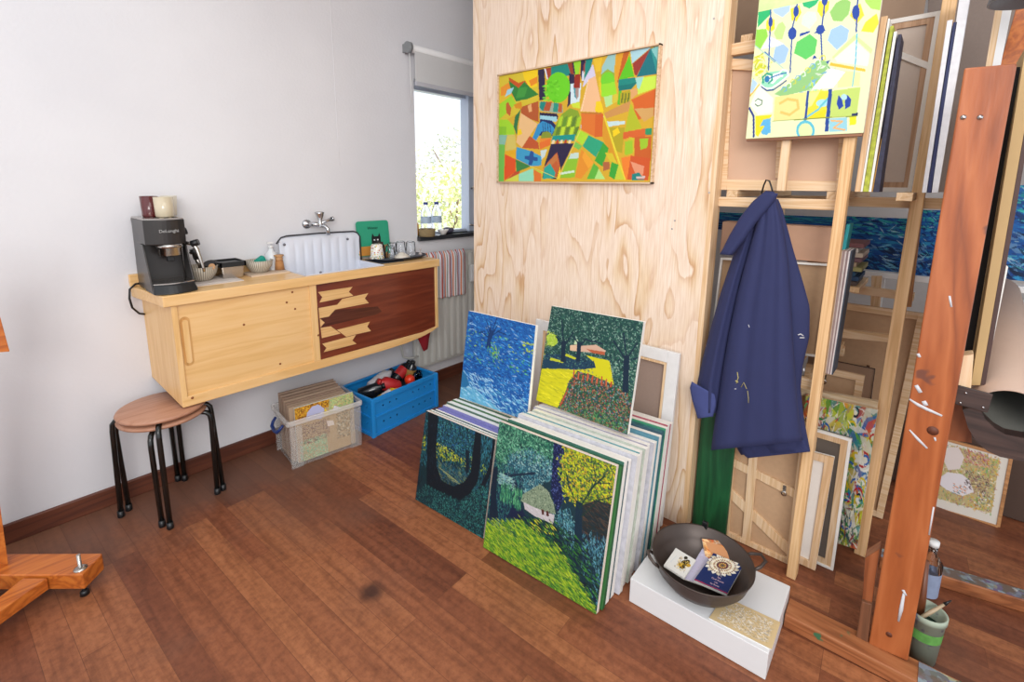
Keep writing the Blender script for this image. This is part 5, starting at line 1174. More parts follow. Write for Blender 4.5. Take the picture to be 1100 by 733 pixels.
Gd.poly([(75, 330), (90, 290), (240, 300), (340, 325), (350, 358), (250, 368), (75, 368)], '#1b3a50'); Gd.dabs(260, ['#1a3048', '#2c5a6a', '#5a8a70', '#14242e'], (.02, .42, .58, .56), .02, .009, .8, 1)
Gd.poly([(115, 312), (190, 330), (180, 338), (110, 325)], '#b4ba2c'); Gd.poly([(195, 288), (250, 310), (240, 318), (190, 300)], '#b4ba2c')
for tx, ty0, ty1, wd in ((182, 230, 325, .05), (262, 235, 320, .045), (507, 300, 470, .055)):
    Gd.line([(tx, ty0), (tx - 4, ty1)], wd, '#14283a')
for a_, b_ in (((180, 250), (140, 200)), ((185, 250), (230, 180)), ((262, 250), (300, 210)), ((262, 240), (230, 200)), ((507, 320), (440, 220)), ((507, 310), (560, 230)), ((507, 300), (490, 180)), ((507, 320), (580, 300)), ((300, 215), (380, 235)), ((180, 230), (170, 120)), ((505, 330), (420, 300))): Gd.line([a_, b_], .014, '#15293a')
FB = [(255, 378), (330, 395), (445, 445), (540, 480), (530, 600), (515, 710), (150, 590), (190, 500), (215, 430)]
Gd.poly(FB, '#22443a')
Gd.dabs(7000, ['#1f4a3a', '#a8543a', '#4a8a4a', '#2a3a6a', '#b87258', '#3a6a3a', '#7a3a3a', '#16302c', '#7f9a9c', '#2f5a38', '#1c3c34'], (.1, .4, 1, 1), .020, .010, 1.0, 1.1, mask=Gd.mask(FB, .008))
Gd.dabs(1200, ['#3f7a44', '#2a5a3a', '#58945a', '#1c3c30'], (.1, .7, 1, 1), .03, .009, .6, 1, mask=Gd.mask([(160, 560), (300, 560), (520, 640), (515, 700), (150, 590)], .01))
for k in range(9): x = 235 + 24 * k; Gd.line([(x, 412 + 5 * k), (x + 3, 372 + 5 * k + (k % 3) * 8)], .014, ('#b44a30', '#c25c3c')[k % 2])
for k in range(5): x = 200 - 8 * k; Gd.line([(x, 500 + 18 * k), (x + 5, 472 + 18 * k)], .010, '#a8482c')
RB = [(415, 300), (500, 310), (590, 300), (545, 500), (445, 445)]
Gd.dabs(2500, ['#2a5a4c', '#8fae9c', '#16302c', '#1c3a4a', '#3a6a58'], (.6, .3, 1, .9), .022, .008, 1.2, .9, mask=Gd.mask(RB, .01)); Gd.line([(507, 300), (503, 470)], .055, '#14283a')
pic_canvas('garden_canvas', 'garden painting with a yellow path and flower bed standing on the right stack', Gd, ((592.8, 328.8), (691.5, 346), (674, 467), (576, 430)), 1.555, 1.60, .017)
# large white stretcher turned to the panel
q = ((569, 344), (728.5, 377), (704.5, 600), (556, 500))
Xb_, Xt_ = 1.795, 1.856
yl, yr = 1.475, .722
t = thing('white_stretcher', 'large white edged canvas turned face to the plywood behind the stacks', 'canvas', (1.82, 1.1, 0))
lean = math.atan2(Xt_ - Xb_, .79)
def ST(y, s, d): return Vector((Xb_ + math.sin(lean) * s + math.cos(lean) * d, y, .006 + math.cos(lean) * s - math.sin(lean) * d + .01))
def st_box(mb, y0, y1, s0, s1, d0, d1): mb.hexa([ST(y0, s0, d0), ST(y1, s0, d0), ST(y1, s0, d1), ST(y0, s0, d1)], [ST(y0, s1, d0), ST(y1, s1, d0), ST(y1, s1, d1), ST(y0, s1, d1)])
HT = .765; m = MB()
wv = .05
st_box(m, yr, yr + wv, 0, HT, 0, .018); st_box(m, yl - wv, yl, 0, HT, 0, .018); st_box(m, yr + wv, yl - wv, HT - wv, HT, 0, .018); st_box(m, yr + wv, yl - wv, 0, wv, 0, .018)
build_each('white_bar', m, plain('white_stretcher_paint', '#dcdcdc', .6, var=.1, scale=25), t, bevel=.002)
m = MB(); st_box(m, yr + wv, yr + wv + .012, wv, HT - wv, .004, .018); st_box(m, yl - wv - .012, yl - wv, wv, HT - wv, .004, .018); st_box(m, yr + wv + .012, yl - wv - .012, HT - wv - .012, HT - wv, .004, .018)
build_each('inner_batten', m, M_pineZ, t)
m = MB(); st_box(m, yr + .004, yl - .004, .004, HT - .004, .018, .021); build('canvas_back', m, plain('brown_linen', '#937f74', .9, var=.06, scale=90), t)
# ================================================================== storage rack
RX = 1.882
rack = thing('storage_rack', 'tall pine storage rack full of canvases beside the plywood partition', 'rack', (2.3, .35, 0))
def post(y, z0=.001, z1=2.78, x=RX, w_=.03, d=.045, mat=None):
    return build('post', MB().box(x, x + d, y - w_ / 2, y + w_ / 2, z0, z1), mat or M_pineZ, rack, bevel=.0015)
M_pine_or = wood('warm_pine_upright', '#d8a66e', '#cd9558', '#b07640', 'Z', stretch=30, rough=.6)
M_pw = wood('warm_pine', '#e6c294', '#ddb482', '#c99a66', 'Z', stretch=30, rough=.6)
post(.246, w_=.031, mat=M_pw)
P3Y = xx(978, 250, 2.2).y - .004
post(P3Y, w_=.037, d=.06, x=2.2, mat=wood('bright_warm_pine', '#ecc698', '#e4ba88', '#d2a46e', 'Z', stretch=30, rough=.6))
build('post', MB().slab([xx(986, 214, 2.27), xx(992.5, 214, 2.27), xx(979, 330, 2.27), xx(972, 330, 2.27)], (.03, 0, 0)), wood('brown_pine', '#b98a5c', '#ad7c4e', '#946640', 'Z', stretch=30), rack)
post(-.025, z1=1.46, d=.03); post(.63, x=2.82); post(-.06, x=2.82)
post(.425, z0=1.44, z1=2.78, x=RX + .0, w_=.028, d=.02); 
def rail(y0, y1, z0, z1, x=RX + .045, d=.03, name='rail', mat=None): return build(name, MB().box(x, x + d, y0, y1, z0, z1), mat or M_pineY, rack, bevel=.0015)
rail(.233, .647, 1.378, 1.414, RX + .046, .02)
rail(-.04, .40, xx(950, 223, 2.27).z, xx(950, 212.5, 2.27).z, 2.27, .02)   # under the shelf, between the posts
rail(.41, .66, 1.926, 1.966, RX + .046, .03)
rail(-.08, .66, 1.385, 1.414, 2.79)
rail(-.08, .66, 1.926, 1.966, 2.79)
for y in (.60, .275, .09):
    build('shelf_slat', MB().box(RX + .047, 2.79, y - .02, y + .02, 1.414, 1.44), M_pineX, rack, bevel=.0015)
for y in (.6, .45):
    build('shelf_slat', MB().box(RX + .05, 2.79, y - .02, y + .02, 1.966, 1.99), M_pineX, rack, bevel=.0015)
rail(.235, .66, .735, .775, RX + .046, .02, mat=M_pineY)
rail(.235, .66, .735, .775, 2.43)
for y in (.6, .35, .26): build('shelf_slat', MB().box(RX + .05, 2.46, y - .02, y + .02, .775, .797), M_pineX, rack, bevel=.0015)

GC = 'canvases stored in the rack'
def vquad(px4, X): return [xx(u, v, X) for u, v in px4]
def flat_back(name, label, px4, X, thick, bar_w, bar_mat, cloth_mat, group=GC, cat='canvas', inner=None, extra=None, zmin=None, hooks=None, Xt=None):
    """a canvas or board seen from behind: TL TR BR BL; stretcher bars on all four sides"""
    Xt = X if Xt is None else Xt
    TLc, TRc, BRc, BLc = [xx(u, v, x_) for (u, v), x_ in zip(px4, (Xt, Xt, X, X))]
    if zmin is not None:
        BLc.z = max(BLc.z, zmin); BRc.z = max(BRc.z, zmin)
    t = thing(name, label, cat, (BLc + BRc) / 2, group)
    u = (TRc - TLc).normalized(); nrm = u.cross((TLc - BLc).normalized()).normalized()
    if nrm.x < 0: nrm = -nrm
    build('cloth_back', MB().slab([q + nrm * thick * .6 for q in (BLc, BRc, TRc, TLc)], nrm * thick * .4), cloth_mat, t)
    def mix(a, b_, k): return a + (b_ - a) * k
    W = (TRc - TLc).length; Hh = (TLc - BLc).length; kw = bar_w / W; kh = bar_w / Hh
    def P_(s_, t_): return mix(mix(BLc, BRc, s_), mix(TLc, TRc, s_), t_)
    m = MB()
    for (s0, s1, t0, t1) in ((0, kw, 0, 1), (1 - kw, 1, 0, 1), (kw, 1 - kw, 0, kh), (kw, 1 - kw, 1 - kh, 1)):
        m.slab([P_(s0, t0), P_(s1, t0), P_(s1, t1), P_(s0, t1)], nrm * thick * .58)
    for k_, (s0, t0, s1, t1, w_) in enumerate(extra or []):
        a = P_(s0, t0) + nrm * thick * (.30 + .05 * k_); b_ = P_(s1, t1) + nrm * thick * (.30 + .05 * k_)
        m.bar(a, b_, w_, thick * .5, up=nrm)
    nb_ = len(extra or [])
    mm = MB(); mm.v, mm.f, mm.sm, mm.marks = m.v, m.f, m.sm, m.marks
    build_each('stretcher_bar', mm, bar_mat, t, bevel=.001)
    if inner:
        w0, w1 = bar_w, bar_w + inner[0]; m = MB()
        for (s0, s1, t0, t1) in ((w0 / W, w1 / W, w0 / Hh, 1 - w0 / Hh), (1 - w1 / W, 1 - w0 / W, w0 / Hh, 1 - w0 / Hh), (w1 / W, 1 - w1 / W, w0 / Hh, w1 / Hh), (w1 / W, 1 - w1 / W, 1 - w1 / Hh, 1 - w0 / Hh)):
            m.slab([q + nrm * .004 for q in (P_(s0, t0), P_(s1, t0), P_(s1, t1), P_(s0, t1))], nrm * (thick * .5 - .004))
        build_each('inner_bar', m, inner[1], t)
    for s_, t_ in (hooks or []):
        c = P_(s_, t_); e = P_(s_, t_ - .02 / Hh) ; m = MB()
        a = (P_(s_, t_ + .025 / Hh) - c); 
        m.bar(c - a * .1, c + a, .011, .002, up=nrm); m.lathe([(.006, -.003), (.010, -.003), (.010, 0), (.006, 0), (.006, -.003)], c - a * .25, 14, axis=nrm)
        build('hanger_plate', m, M_steel, t)
    return t
def spine(name, label, top2, bot2, X, depth, mat, zmin=None, cat='canvas', group=GC, zmax=None):
    """a canvas seen edge on: two px at the top, two at the bottom, reaching back by depth"""
    a, b_ = [xx(u, v, X) for u, v in top2]; c, d = [xx(u, v, X) for u, v in bot2]
    y0 = (b_.y + d.y) / 2; y1 = (a.y + c.y) / 2; z1 = max(a.z, b_.z); z0 = (c.z + d.z) / 2
    if abs(a.y - c.y) > .03: pass
    if zmin is not None: z0 = zmin
    m = MB()
    m.hexa([(X, c.y, z0), (X, d.y, z0), (X + depth, d.y, z0), (X + depth, c.y, z0)], [(X, a.y, z1), (X, b_.y, z1), (X + depth, b_.y, z1), (X + depth, a.y, z1)])
    return build(name, m, mat, label=label, cat=cat, group=group, bevel=.001)

# hanging tile painting on the posts
Hn = Art([(122, 0), (722, 0), (628, 655), (48, 682)], '#dde5b4', n=260, m=240, seed=61)
H2 = lambda col, *pts: Hn.poly(list(pts), col)
H2('#2fae6a', (125, -5), (195, -5), (190, 30), (120, 85)); H2('#8ccc4a', (115, 95), (170, 100), (178, 140), (135, 205), (105, 180)); H2('#e2e8ee', (140, 205), (185, 140), (265, 195), (250, 200)); H2('#a9c4e6', (205, 5), (300, -5), (295, 30), (258, 55), (215, 25)); H2('#2fb070', (360, 0), (445, 0), (425, 25), (395, 38), (365, 20))
H2('#e8d22c', (190, 40), (215, 60), (215, 110), (190, 122), (168, 100), (170, 60)); H2('#b8d284', (235, 85), (258, 78), (275, 110), (255, 170), (225, 165), (210, 130)); H2('#e6d23a', (300, 20), (345, 10), (355, 50), (330, 90), (305, 80)); H2('#c9d2cc', (385, 50), (425, 60), (430, 100), (395, 140), (355, 110), (360, 70))
H2('#8ec06a', (520, 35), (560, 22), (585, 45), (575, 100), (545, 130), (505, 120), (490, 75)); H2('#a4d060', (640, 30), (720, 0), (705, 110), (670, 95), (645, 60)); H2('#e6d23a', (440, 10), (490, 20), (485, 60), (455, 95), (432, 60)); H2('#e4cc3c', (595, 70), (625, 60), (640, 120), (610, 150), (580, 110))
H2('#9cbce4', (218, 205), (262, 195), (290, 225), (268, 290), (240, 298), (205, 262)); H2('#5cc060', (330, 195), (395, 165), (430, 200), (420, 265), (375, 290), (315, 250)); H2('#9abce6', (495, 160), (540, 145), (575, 175), (565, 225), (520, 262), (478, 210)); H2('#ead23a', (645, 150), (690, 120), (700, 165), (675, 205), (625, 190))
H2('#c6dc96', (500, 290), (600, 200), (672, 280), (665, 300), (602, 225), (500, 305)); H2('#e2e8d0', (510, 300), (600, 228), (660, 300), (650, 355), (520, 320)); H2('#e3b23c', (490, 318), (640, 365), (640, 378), (485, 332)); H2('#d4e29a', (530, 360), (620, 380), (615, 440), (520, 440))
H2('#8cbc7a', (210, 450), (340, 370), (430, 300), (480, 310), (480, 345), (400, 440), (250, 465)); Hn.dabs(90, ['#6aa8d0', '#a8d4a0', '#b8cc3a', '#5aa05a', '#d8e4d0'], (.38, .48, .72, .68), .05, .014, -.6, 1.0, mask=lambda u, v: .95 < u + v * .75 < 1.13)
H2('#e6ebef', (400, 440), (490, 345), (555, 370), (500, 440)); H2('#c4c83a', (100, 240), (150, 230), (170, 300), (150, 330), (105, 340)); Hn.dabs(60, ['#e2d83a', '#f0e8a0', '#a4b83a'], (.0, .3, .18, .55), .05, .012, .6, 1.)
H2('#8fd0b0', (140, 380), (190, 330), (285, 330), (282, 370), (225, 400), (200, 430), (140, 410)); H2('#e6eee6', (175, 350), (230, 340), (262, 355), (225, 375), (205, 395), (165, 385)); Hn.line([(135, 395), (160, 415), (195, 418), (230, 400), (262, 378), (285, 360), (280, 335), (255, 328), (235, 345), (255, 362)], .013, '#e6f0ea'); Hn.line([(138, 405), (170, 428), (205, 428), (245, 405), (275, 385)], .011, '#1d3a80'); Hn.line([(150, 385), (148, 355), (172, 338), (198, 348), (200, 375), (180, 390)], .016, '#2f9a7c'); Hn.line([(165, 375), (200, 360), (240, 350), (275, 345)], .010, '#2468a8'); Hn.disc((172, 368), 14, 18, '#2474a8')
H2('#aac8ea', (88, 355), (118, 385), (85, 440), (78, 430)); H2('#e5efd6', (125, 395), (205, 470), (200, 545), (120, 555), (75, 500)); Hn.line([(70, 515), (95, 560), (95, 670)], .018, '#2a3a80'); Hn.line([(75, 450), (130, 392)], .012, '#e0ae3c')
Hn.line([(105, 480), (120, 468), (145, 480), (140, 500), (118, 508), (105, 495)], .008, '#2c5a4a')
H2('#dcd48a', (215, 465), (375, 450), (365, 580), (205, 590)); Hn.line([(240, 500), (280, 480), (330, 490), (335, 530), (290, 560), (245, 545)], .02, '#e2b864'); H2('#dccf3a', (380, 450), (480, 450), (470, 560), (372, 585)); H2('#e2cc22', (390, 560), (465, 540), (465, 580), (380, 588)); H2('#b6cc6a', (490, 455), (620, 445), (600, 575), (480, 580)); H2('#d4e08a', (380, 455), (440, 452), (400, 520), (378, 530))
Hn.poly([(525, 475), (515, 515), (525, 545), (545, 530), (540, 500)], '#20409a'); Hn.poly([(560, 475), (580, 500), (575, 530), (552, 545), (552, 500)], '#20409a'); Hn.disc((548, 487), 14, 14, '#a8d0d8'); Hn.disc((450, 510), 28, 18, '#9cd0e4'); Hn.line([(360, 585), (430, 540), (480, 485)], .016, '#62b8c4')
Hn.line([(383, 450), (370, 585)], .020, '#27468e'); Hn.line([(488, 450), (468, 640)], .03, '#27468e'); H2('#24305a', (580, 565), (608, 562), (605, 578), (580, 580)); H2('#e6d822', (570, 580), (600, 578), (598, 615), (570, 620)); H2('#62acd0', (165, 570), (190, 565), (190, 650), (150, 660), (130, 640), (160, 610)); H2('#e0d024', (105, 560), (200, 555), (165, 600), (120, 670), (105, 660)); H2('#5aaad4', (150, 580), (182, 575), (190, 630), (170, 662), (140, 655), (168, 610), (130, 615))
H2('#dfeab4', (210, 595), (330, 590), (320, 662), (205, 668)); Hn.disc((368, 640), 46, 50, '#5ab4c8'); Hn.disc((368, 642), 34, 38, '#cfe0a4'); Hn.line([(200, 590), (480, 580), (600, 578)], .006, '#7a8a30'); H2('#8fc4d0', (480, 585), (560, 582), (560, 645), (480, 650)); Hn.line([(490, 595), (540, 600), (500, 630), (550, 640)], .012, '#e0a868')
for pts in ([(195, -5), (193, 60), (188, 150), (180, 320)], [(335, 0), (325, 60), (308, 120), (295, 345)], [(470, 0), (462, 80), (448, 160), (452, 300)], [(620, 0), (612, 70), (605, 190)]): Hn.line(pts, .012, '#2a4a9a')
for c_, r_ in (((193, 68), (12, 28)), ((328, 38), (14, 28)), ((468, 12), (14, 26)), ((605, 98), (16, 34)), ((614, 5), (14, 22)), ((308, 148), (22, 32)), ((446, 152), (20, 24))): Hn.disc(c_, r_[0], r_[1], '#26469a')
H2('#26469a', (415, 165), (450, 135), (472, 160), (440, 168)); H2('#26469a', (345, 155), (398, 148), (395, 158), (345, 170)); H2('#26469a', (405, 292), (415, 272), (430, 290)); H2('#26469a', (470, 312), (490, 305), (478, 325)); Hn.line([(160, 225), (215, 280)], .016, '#2f6ab0')
Hn.line([(608, 200), (600, 330), (585, 440)], .010, '#62b4cc'); Hn.line([(105, 180), (260, 320)], .008, '#a8c8b8')
for k in range(9):
    cx_, cy_ = 265 + 24 * k, 432 - 17 * k
    Hn.line([(cx_ - 18, cy_), (cx_ - 8, cy_ - 16), (cx_ + 8, cy_ - 14), (cx_ + 10, cy_ + 4), (cx_ - 2, cy_ + 8)], .007, ('#5aa0cc', '#d8e8d8', '#c8c840')[k % 3])
for pts in ([(110, 300), (130, 270), (155, 275), (150, 300)], [(105, 330), (135, 310), (165, 320)], [(120, 250), (150, 262), (165, 290)]): Hn.line(pts, .010, '#f2ecb0')
hang = thing('tile_canvas', 'light green and yellow patterned canvas hung high on the rack posts', 'painting', (1.86, .42, 1.62))
hc = [xx(u, v, 1.862) for u, v in ((815.5, 0), (948, 0), (926.6, 143.5), (801.5, 148.5))]
hy1 = (hc[0].y + hc[3].y) / 2; hy0 = (hc[1].y + hc[2].y) / 2; hz0 = (hc[2].z + hc[3].z) / 2
ztop = (hc[0].z + hc[1].z) / 2
build('stretched_canvas', MB().box(1.8632, RX - .001, hy0, hy1, hz0 + .001, ztop + .16), M_canp, hang, bevel=.0012, seg=1)
painted('painted_surface', Hn, (1.862, hy1, ztop), (1.862, hy0, ztop), (1.862, hy0, hz0), (1.862, hy1, hz0), hang)
build('painted_upper', MB().box(1.861, 1.8632, hy0, hy1, ztop, ztop + .16), plain('pale_lime', '#c9dc9a', .6, var=.3, scale=18), hang)
build('bottom_edge', MB().box(1.8634, RX, hy0 + .002, hy1 - .002, hz0 - .0095, hz0 + .0005), wood('dark_edge', '#9a6a48', '#84563a', '#6a4028', 'Y', stretch=30), hang)

# upper tier
flat_back('stored_canvas', 'pale pink backed canvas standing behind the hanging tile canvas', ((775, 62), (921, 70), (913, 205.8), (769, 205)), 1.945, .02, .040, M_pineY, M_hard2, extra=[(.5, .1, .5, .9, .02)], zmin=1.4405)
zsh = 1.4405
spine('stored_canvas', 'bare wood edged canvas standing edge on right of the tile canvas', ((946.5, 18), (953.5, 18)), ((918, 205.5), (924, 205.5)), 1.935, .11, M_pineZ, zsh)
spine('stored_canvas', 'white edged canvas standing edge on beside the bare wood one', ((953.8, 20), (956, 20)), ((924.3, 205.5), (926.6, 205.5)), 1.935, .11, M_can, zsh)
spine('stored_canvas', 'canvas with a green and yellow painted edge standing in the rack', ((956.3, 28), (960, 28)), ((926.9, 205.5), (933, 205.5)), 1.935, .11, None or plain('green_yellow_edge', '#a9b23c', .6, var=.75, scale=70), zsh)
spine('stored_canvas', 'white edged canvas beside the green yellow painted edge', ((960.2, 34), (963.2, 36)), ((933.2, 205.5), (936, 205.5)), 1.935, .11, M_can, zsh)
spine('stored_canvas', 'orange edged canvas between white and dark spines in the rack', ((963.3, 60), (964.3, 60)), ((936.2, 205.5), (937.6, 205.5)), 1.935, .11, plain('ochre_edge', '#b98a3a', .6, var=.4, scale=60), zsh)
spine('stored_canvas', 'canvas with a dark navy and red painted edge in the rack', ((964.5, 37), (968.5, 37)), ((937.8, 205.5), (944.5, 205.5)), 1.935, .11, plain('dark_red_edge', '#2c2c44', .6, var=.9, scale=60), zsh)
flat_back('stored_canvas', 'canvas back with white edges and corner brace between the rack posts', ((951, 22), (1012, 11), (978, 208), (940, 208)), 2.32, .02, .016, M_can, M_linen, inner=(.02, wood('brown_stretcher', '#c8a484', '#bb9472', '#a47c5a', 'Z', stretch=30)), extra=[(.3, .80, 1.0, .70, .02)], zmin=1.4405)
spine('stored_canvas', 'white spine directly right of the second rack post', ((1017.5, 22), (1023.4, 22)), ((990.5, 205.5), (995.5, 205.5)), 1.95, .2, plain('white_speckled', '#d4d4d8', .7, var=.15, scale=60), zsh)
spine('stored_canvas', 'navy blue canvas edge between two white spines on the rack', ((1024, 24), (1028.5, 24)), ((996, 205.5), (1000.4, 205.5)), 1.95, .2, plain('navy_edge', '#1c2450', .6, var=.3, scale=40), zsh)
spine('stored_canvas', 'tall wide white spine rising out of the picture on the rack', ((1033, -20), (1045, -20)), ((1001, 205.5), (1008, 205.5)), 1.95, .2, plain('white_speckled', '#d4d4d8', .7, var=.15, scale=60), zsh)
def board_at(name, label, px4, X, thick, mat, cat='board', group=None, zmin=None):
    q = vquad(px4, X)
    if zmin is not None:
        for k in (2, 3): q[k].z = max(q[k].z, zmin)
    return build(name, MB().slab(q, (thick, 0, 0)), mat, label=label, cat=cat, group=group, bevel=.001)
board_at('linen_canvas', 'large grey linen canvas back high at the right of the rack', ((1000, -60), (1102, -60), (1072, 218), (985, 218)), 2.66, .02, M_kraft, 'canvas', zmin=1.4405)
board_at('brown_board', 'brown board standing high behind the tile canvas', ((780, -60), (1004, -60), (985, 60), (775, 60)), 2.45, .01, plain('umber_board', '#a88e78', .8), 'board', zmin=1.992)
board_at('orange_plank', 'orange wood plank with a white edge high in the top right corner', ((1100, -20), (1140, -20), (1090, 120), (1060, 120)), 2.2, .02, M_orange, 'plank', zmin=1.4405)
board_at('white_lath', 'white painted lath left of the orange plank at top right', ((1084, -30), (1095, -30), (1070, 95), (1061, 95)), 2.1, .012, M_white, 'lath', zmin=1.4405)
board_at('pine_lath', 'pine lath beside the white lath at top right', ((1076, -30), (1084, -30), (1060, 110), (1052, 110)), 2.1, .012, M_pineZ, 'lath', zmin=1.4405)

# middle tier: z .797 shelf, seascapes, boards
def sea(seed, dark='#123050'):
    S_ = Art([(0, 0), (1, 0), (1, 1), (0, 1)], '#1a5a9c', n=150, m=110, seed=seed)
    S_.dabs(420, ['#1c64ac', '#12448a', '#2a8ab8', '#0f2c5c', '#1a4a98'], (0, 0, 1, 1), .22, .05, .12, .2)
    S_.dabs(170, ['#0f1f3a', '#142a4c', '#1c3a70', '#5a84b0'], (0, .5, 1, 1), .16, .035, .3, .35)
    S_.dabs(60, ['#6fb0cc', '#4aa8b8', '#98bcd0'], (0, .0, 1, .9), .14, .02, .1, .3)
    S_.dabs(100, ['#2a9aa0', '#3ab0a8'], (0, 0, 1, .3), .08, .02, .05, .1)
    return S_
def wallpic(name, label, art, px4, X, thick=.02, group=None, zmin=None):
    q = vquad(px4, X)
    y1 = (q[0].y + q[3].y) / 2; y0 = (q[1].y + q[2].y) / 2; z1 = (q[0].z + q[1].z) / 2; z0 = (q[2].z + q[3].z) / 2
    t = thing(name, label, 'painting', (X, (y0 + y1) / 2, z0), group)
    build('stretched_canvas', MB().box(X, X + thick, y0, y1, z0, z1), M_can, t)
    painted('painted_surface', art, (X, y1, z1), (X, y0, z1), (X, y0, z0), (X, y1, z0), t)
    return t
SX = 2.76
wallpic('seascape_canvas', 'blue seascape at the back of the rack between the two posts', sea(71), ((905, 234), (982, 233), (976, 296), (899, 291)), SX, group='seascapes at the back of the rack')
wallpic('seascape_canvas', 'blue seascape with dark ripples between rack post and easel mast', sea(72), ((984, 226), (1036, 226), (1024, 301), (978, 296)), SX - .03, group='seascapes at the back of the rack')
wallpic('seascape_canvas', 'blue seascape at the right edge of the picture beyond the easel', sea(73), ((1048, 200), (1150, 198), (1140, 302), (1040, 300)), SX - .02, group='seascapes at the back of the rack')
wallpic('seascape_canvas', 'teal topped seascape peeking above the pink board behind the jacket', sea(74), ((770, 230), (904, 231), (897, 250), (762, 250)), SX + .03, group='seascapes at the back of the rack')
lz = xx(950, 291.5, SX - .04); lz2 = xx(950, 298.5, SX - .04)
lgd = thing('picture_ledge', 'white painted ledge under the seascapes inside the rack', 'ledge', (SX, .1, lz2.z))
build('ledge_board', MB().box(SX - .06, SX + .025, -1.2, .62, lz2.z, lz.z - .004), M_white, lgd, bevel=.002)
build('ledge_bracket', MB().box(SX - .03, SX + .02, .15, .19, .002, lz2.z).box(SX - .03, SX + .02, -1.1, -1.06, .002, lz2.z), M_white, lgd)
# pink drawer front and the big brown hardboard left of post two
build('pink_portfolio', MB().box(2.02, 2.10, .262, .655, xx(830, 277, 2.02).z, xx(830, 241, 2.02).z), plain('pink_card', '#c79c80', .6, var=.08), label='pinkish brown portfolio box lying on the boards behind the jacket', cat='portfolio', bevel=.003)
zc = xx(830, 281, 2.0).z
flat_back('brown_hardboard', 'brown hardboard panel with a white top edge behind the blue jacket', ((774, 277), (893, 284), (878, 384), (762, 378)), 2.0, .02, .008, M_can, M_hard, cat='board', group=None, zmin=.798)
# thin spines right of post two
for i, (a, b_, c_) in enumerate(((.0, 2.2, '#cdb8a8'), (2.4, 4.6, '#a28a86'), (4.8, 6.6, '#d8ccc8'), (6.8, 8.6, '#8f7a7a'), (8.8, 10.6, '#ded8d8'), (10.8, 12.6, '#3a4250'))):
    spine('thin_board', ['leftmost thin board edge leaning right of the second rack post', 'second thin board edge leaning right of the rack post', 'third thin board edge leaning right of the rack post', 'fourth thin board edge leaning right of the rack post', 'fifth, pale board edge leaning right of the rack post', 'rightmost board edge with a black and white strip in the rack'][i],
          ((903 + a, 270), (903 + b_, 270)), ((888.5 + a * .9, 380 - i * 3), (888.5 + b_ * .9, 380 - i * 3)), 1.965, .10, plain('thin_edge_' + c_, c_, .7, var=.2), .798, 'board', 'thin boards standing in the rack')
spine('teal_spine', 'teal painted canvas edge standing on the thin boards in the rack', ((909.5, 241), (913.5, 241)), ((904, 269), (908, 269)), 2.03, .08, plain('teal_painted', '#1f8f94', .6, var=.5, scale=50), cat='canvas', group=None)
# small stack of canvases lying on the cleat
zk = xx(915, 307, 2.2).z
cl_ = build('support_plank', MB().box(2.18, 2.46, .19, .37, zk - .022, zk - .001), M_pineX, label='pine plank carrying the pile of small canvases in the rack', cat='plank', bevel=.002)
cs = ['#4a3a34', '#1d3a5a', '#16405c', '#8f8a58', '#a08a70', '#6a4a50', '#b8a898', '#c0b8b0', '#74484a']
lab9 = ['lowest', 'second lowest', 'third from the bottom', 'fourth from the bottom', 'middle', 'fourth from the top', 'third from the top', 'second from the top', 'topmost']
zc_ = zk
for i in range(9):
    h_ = .018
    t = thing('small_canvas', '%s small canvas in the pile lying inside the rack' % lab9[i], 'canvas', (2.35, .2, zc_), 'small canvases piled in the rack')
    y0 = .205 - rs.uniform(-.008, .012); 
    m = MB().box(2.20, 2.40, y0, y0 + .16, zc_ + .001, zc_ + h_ * .95)
    build('stretched_canvas', m, plain('pile_' + cs[i], cs[i], .7, var=.3, scale=40), t, bevel=.001)
    zc_ += h_
rail2 = board_at('pine_crosspiece', 'short pine crosspiece with a screw hole inside the rack', ((916, 306.5), (983, 315), (981, 324), (914, 315)), 2.5, .02, M_pineY, 'batten')
build('pine_upright_piece', MB().slab(vquad(((936, 297), (947, 297), (945, 330), (935, 329)), 2.56), (.02, 0, 0)), M_pineZ, label='short pine upright behind the crosspiece in the rack', cat='batten')
# big canvas backs low in the rack
flat_back('brown_backed_canvas', 'large canvas back with metal hangers low in the rack', ((893, 324), (996, 338), (948, 558), (862, 540)), 2.52, .025, .028, M_pineY, M_hard, hooks=[(.52, .70), (.43, .6)], zmin=.002)
board_at('pine_batten', 'pine batten crossing the brown backed canvas in the rack', ((901, 353.5), (957, 360), (955, 368), (899, 362.5)), 2.42, .02, M_pineY, 'batten')
board_at('dark_edged_board', 'brown board with a thin dark tape edge behind the small frame', ((868, 383), (940, 397), (932, 470), (861, 455)), 2.40, .008, plain('taped_board', '#a0826a', .8, var=.06), 'board')
tp_ = MB()
for a, b_ in (((888, 386), (940, 396.5)), ((940, 396.5), (934, 440))): tp_.bar(xx(*a, 2.398), xx(*b_, 2.398), .004, .002)
build('dark_tape', tp_, plain('dark_tape', '#2c2020', .7), label='dark tape line along the edge of the brown board', cat='tape')
flat_back('small_stretcher', 'small pine stretcher with a metal hanger standing low in the rack', ((866, 391), (929, 404.5), (921, 450), (858, 436)), 2.25, .018, .026, M_pineY, M_hard, cat='frame', group=None, hooks=[(.36, .72)])
board_at('pale_batten', 'pale pine batten lying over the colourful canvas', ((860, 417), (943, 432), (942, 440), (859, 425)), 2.16, .02, wood('pale_batten_wood', '#e2cfb2', '#d8c2a2', '#c4a982', 'Y', stretch=30), 'batten')
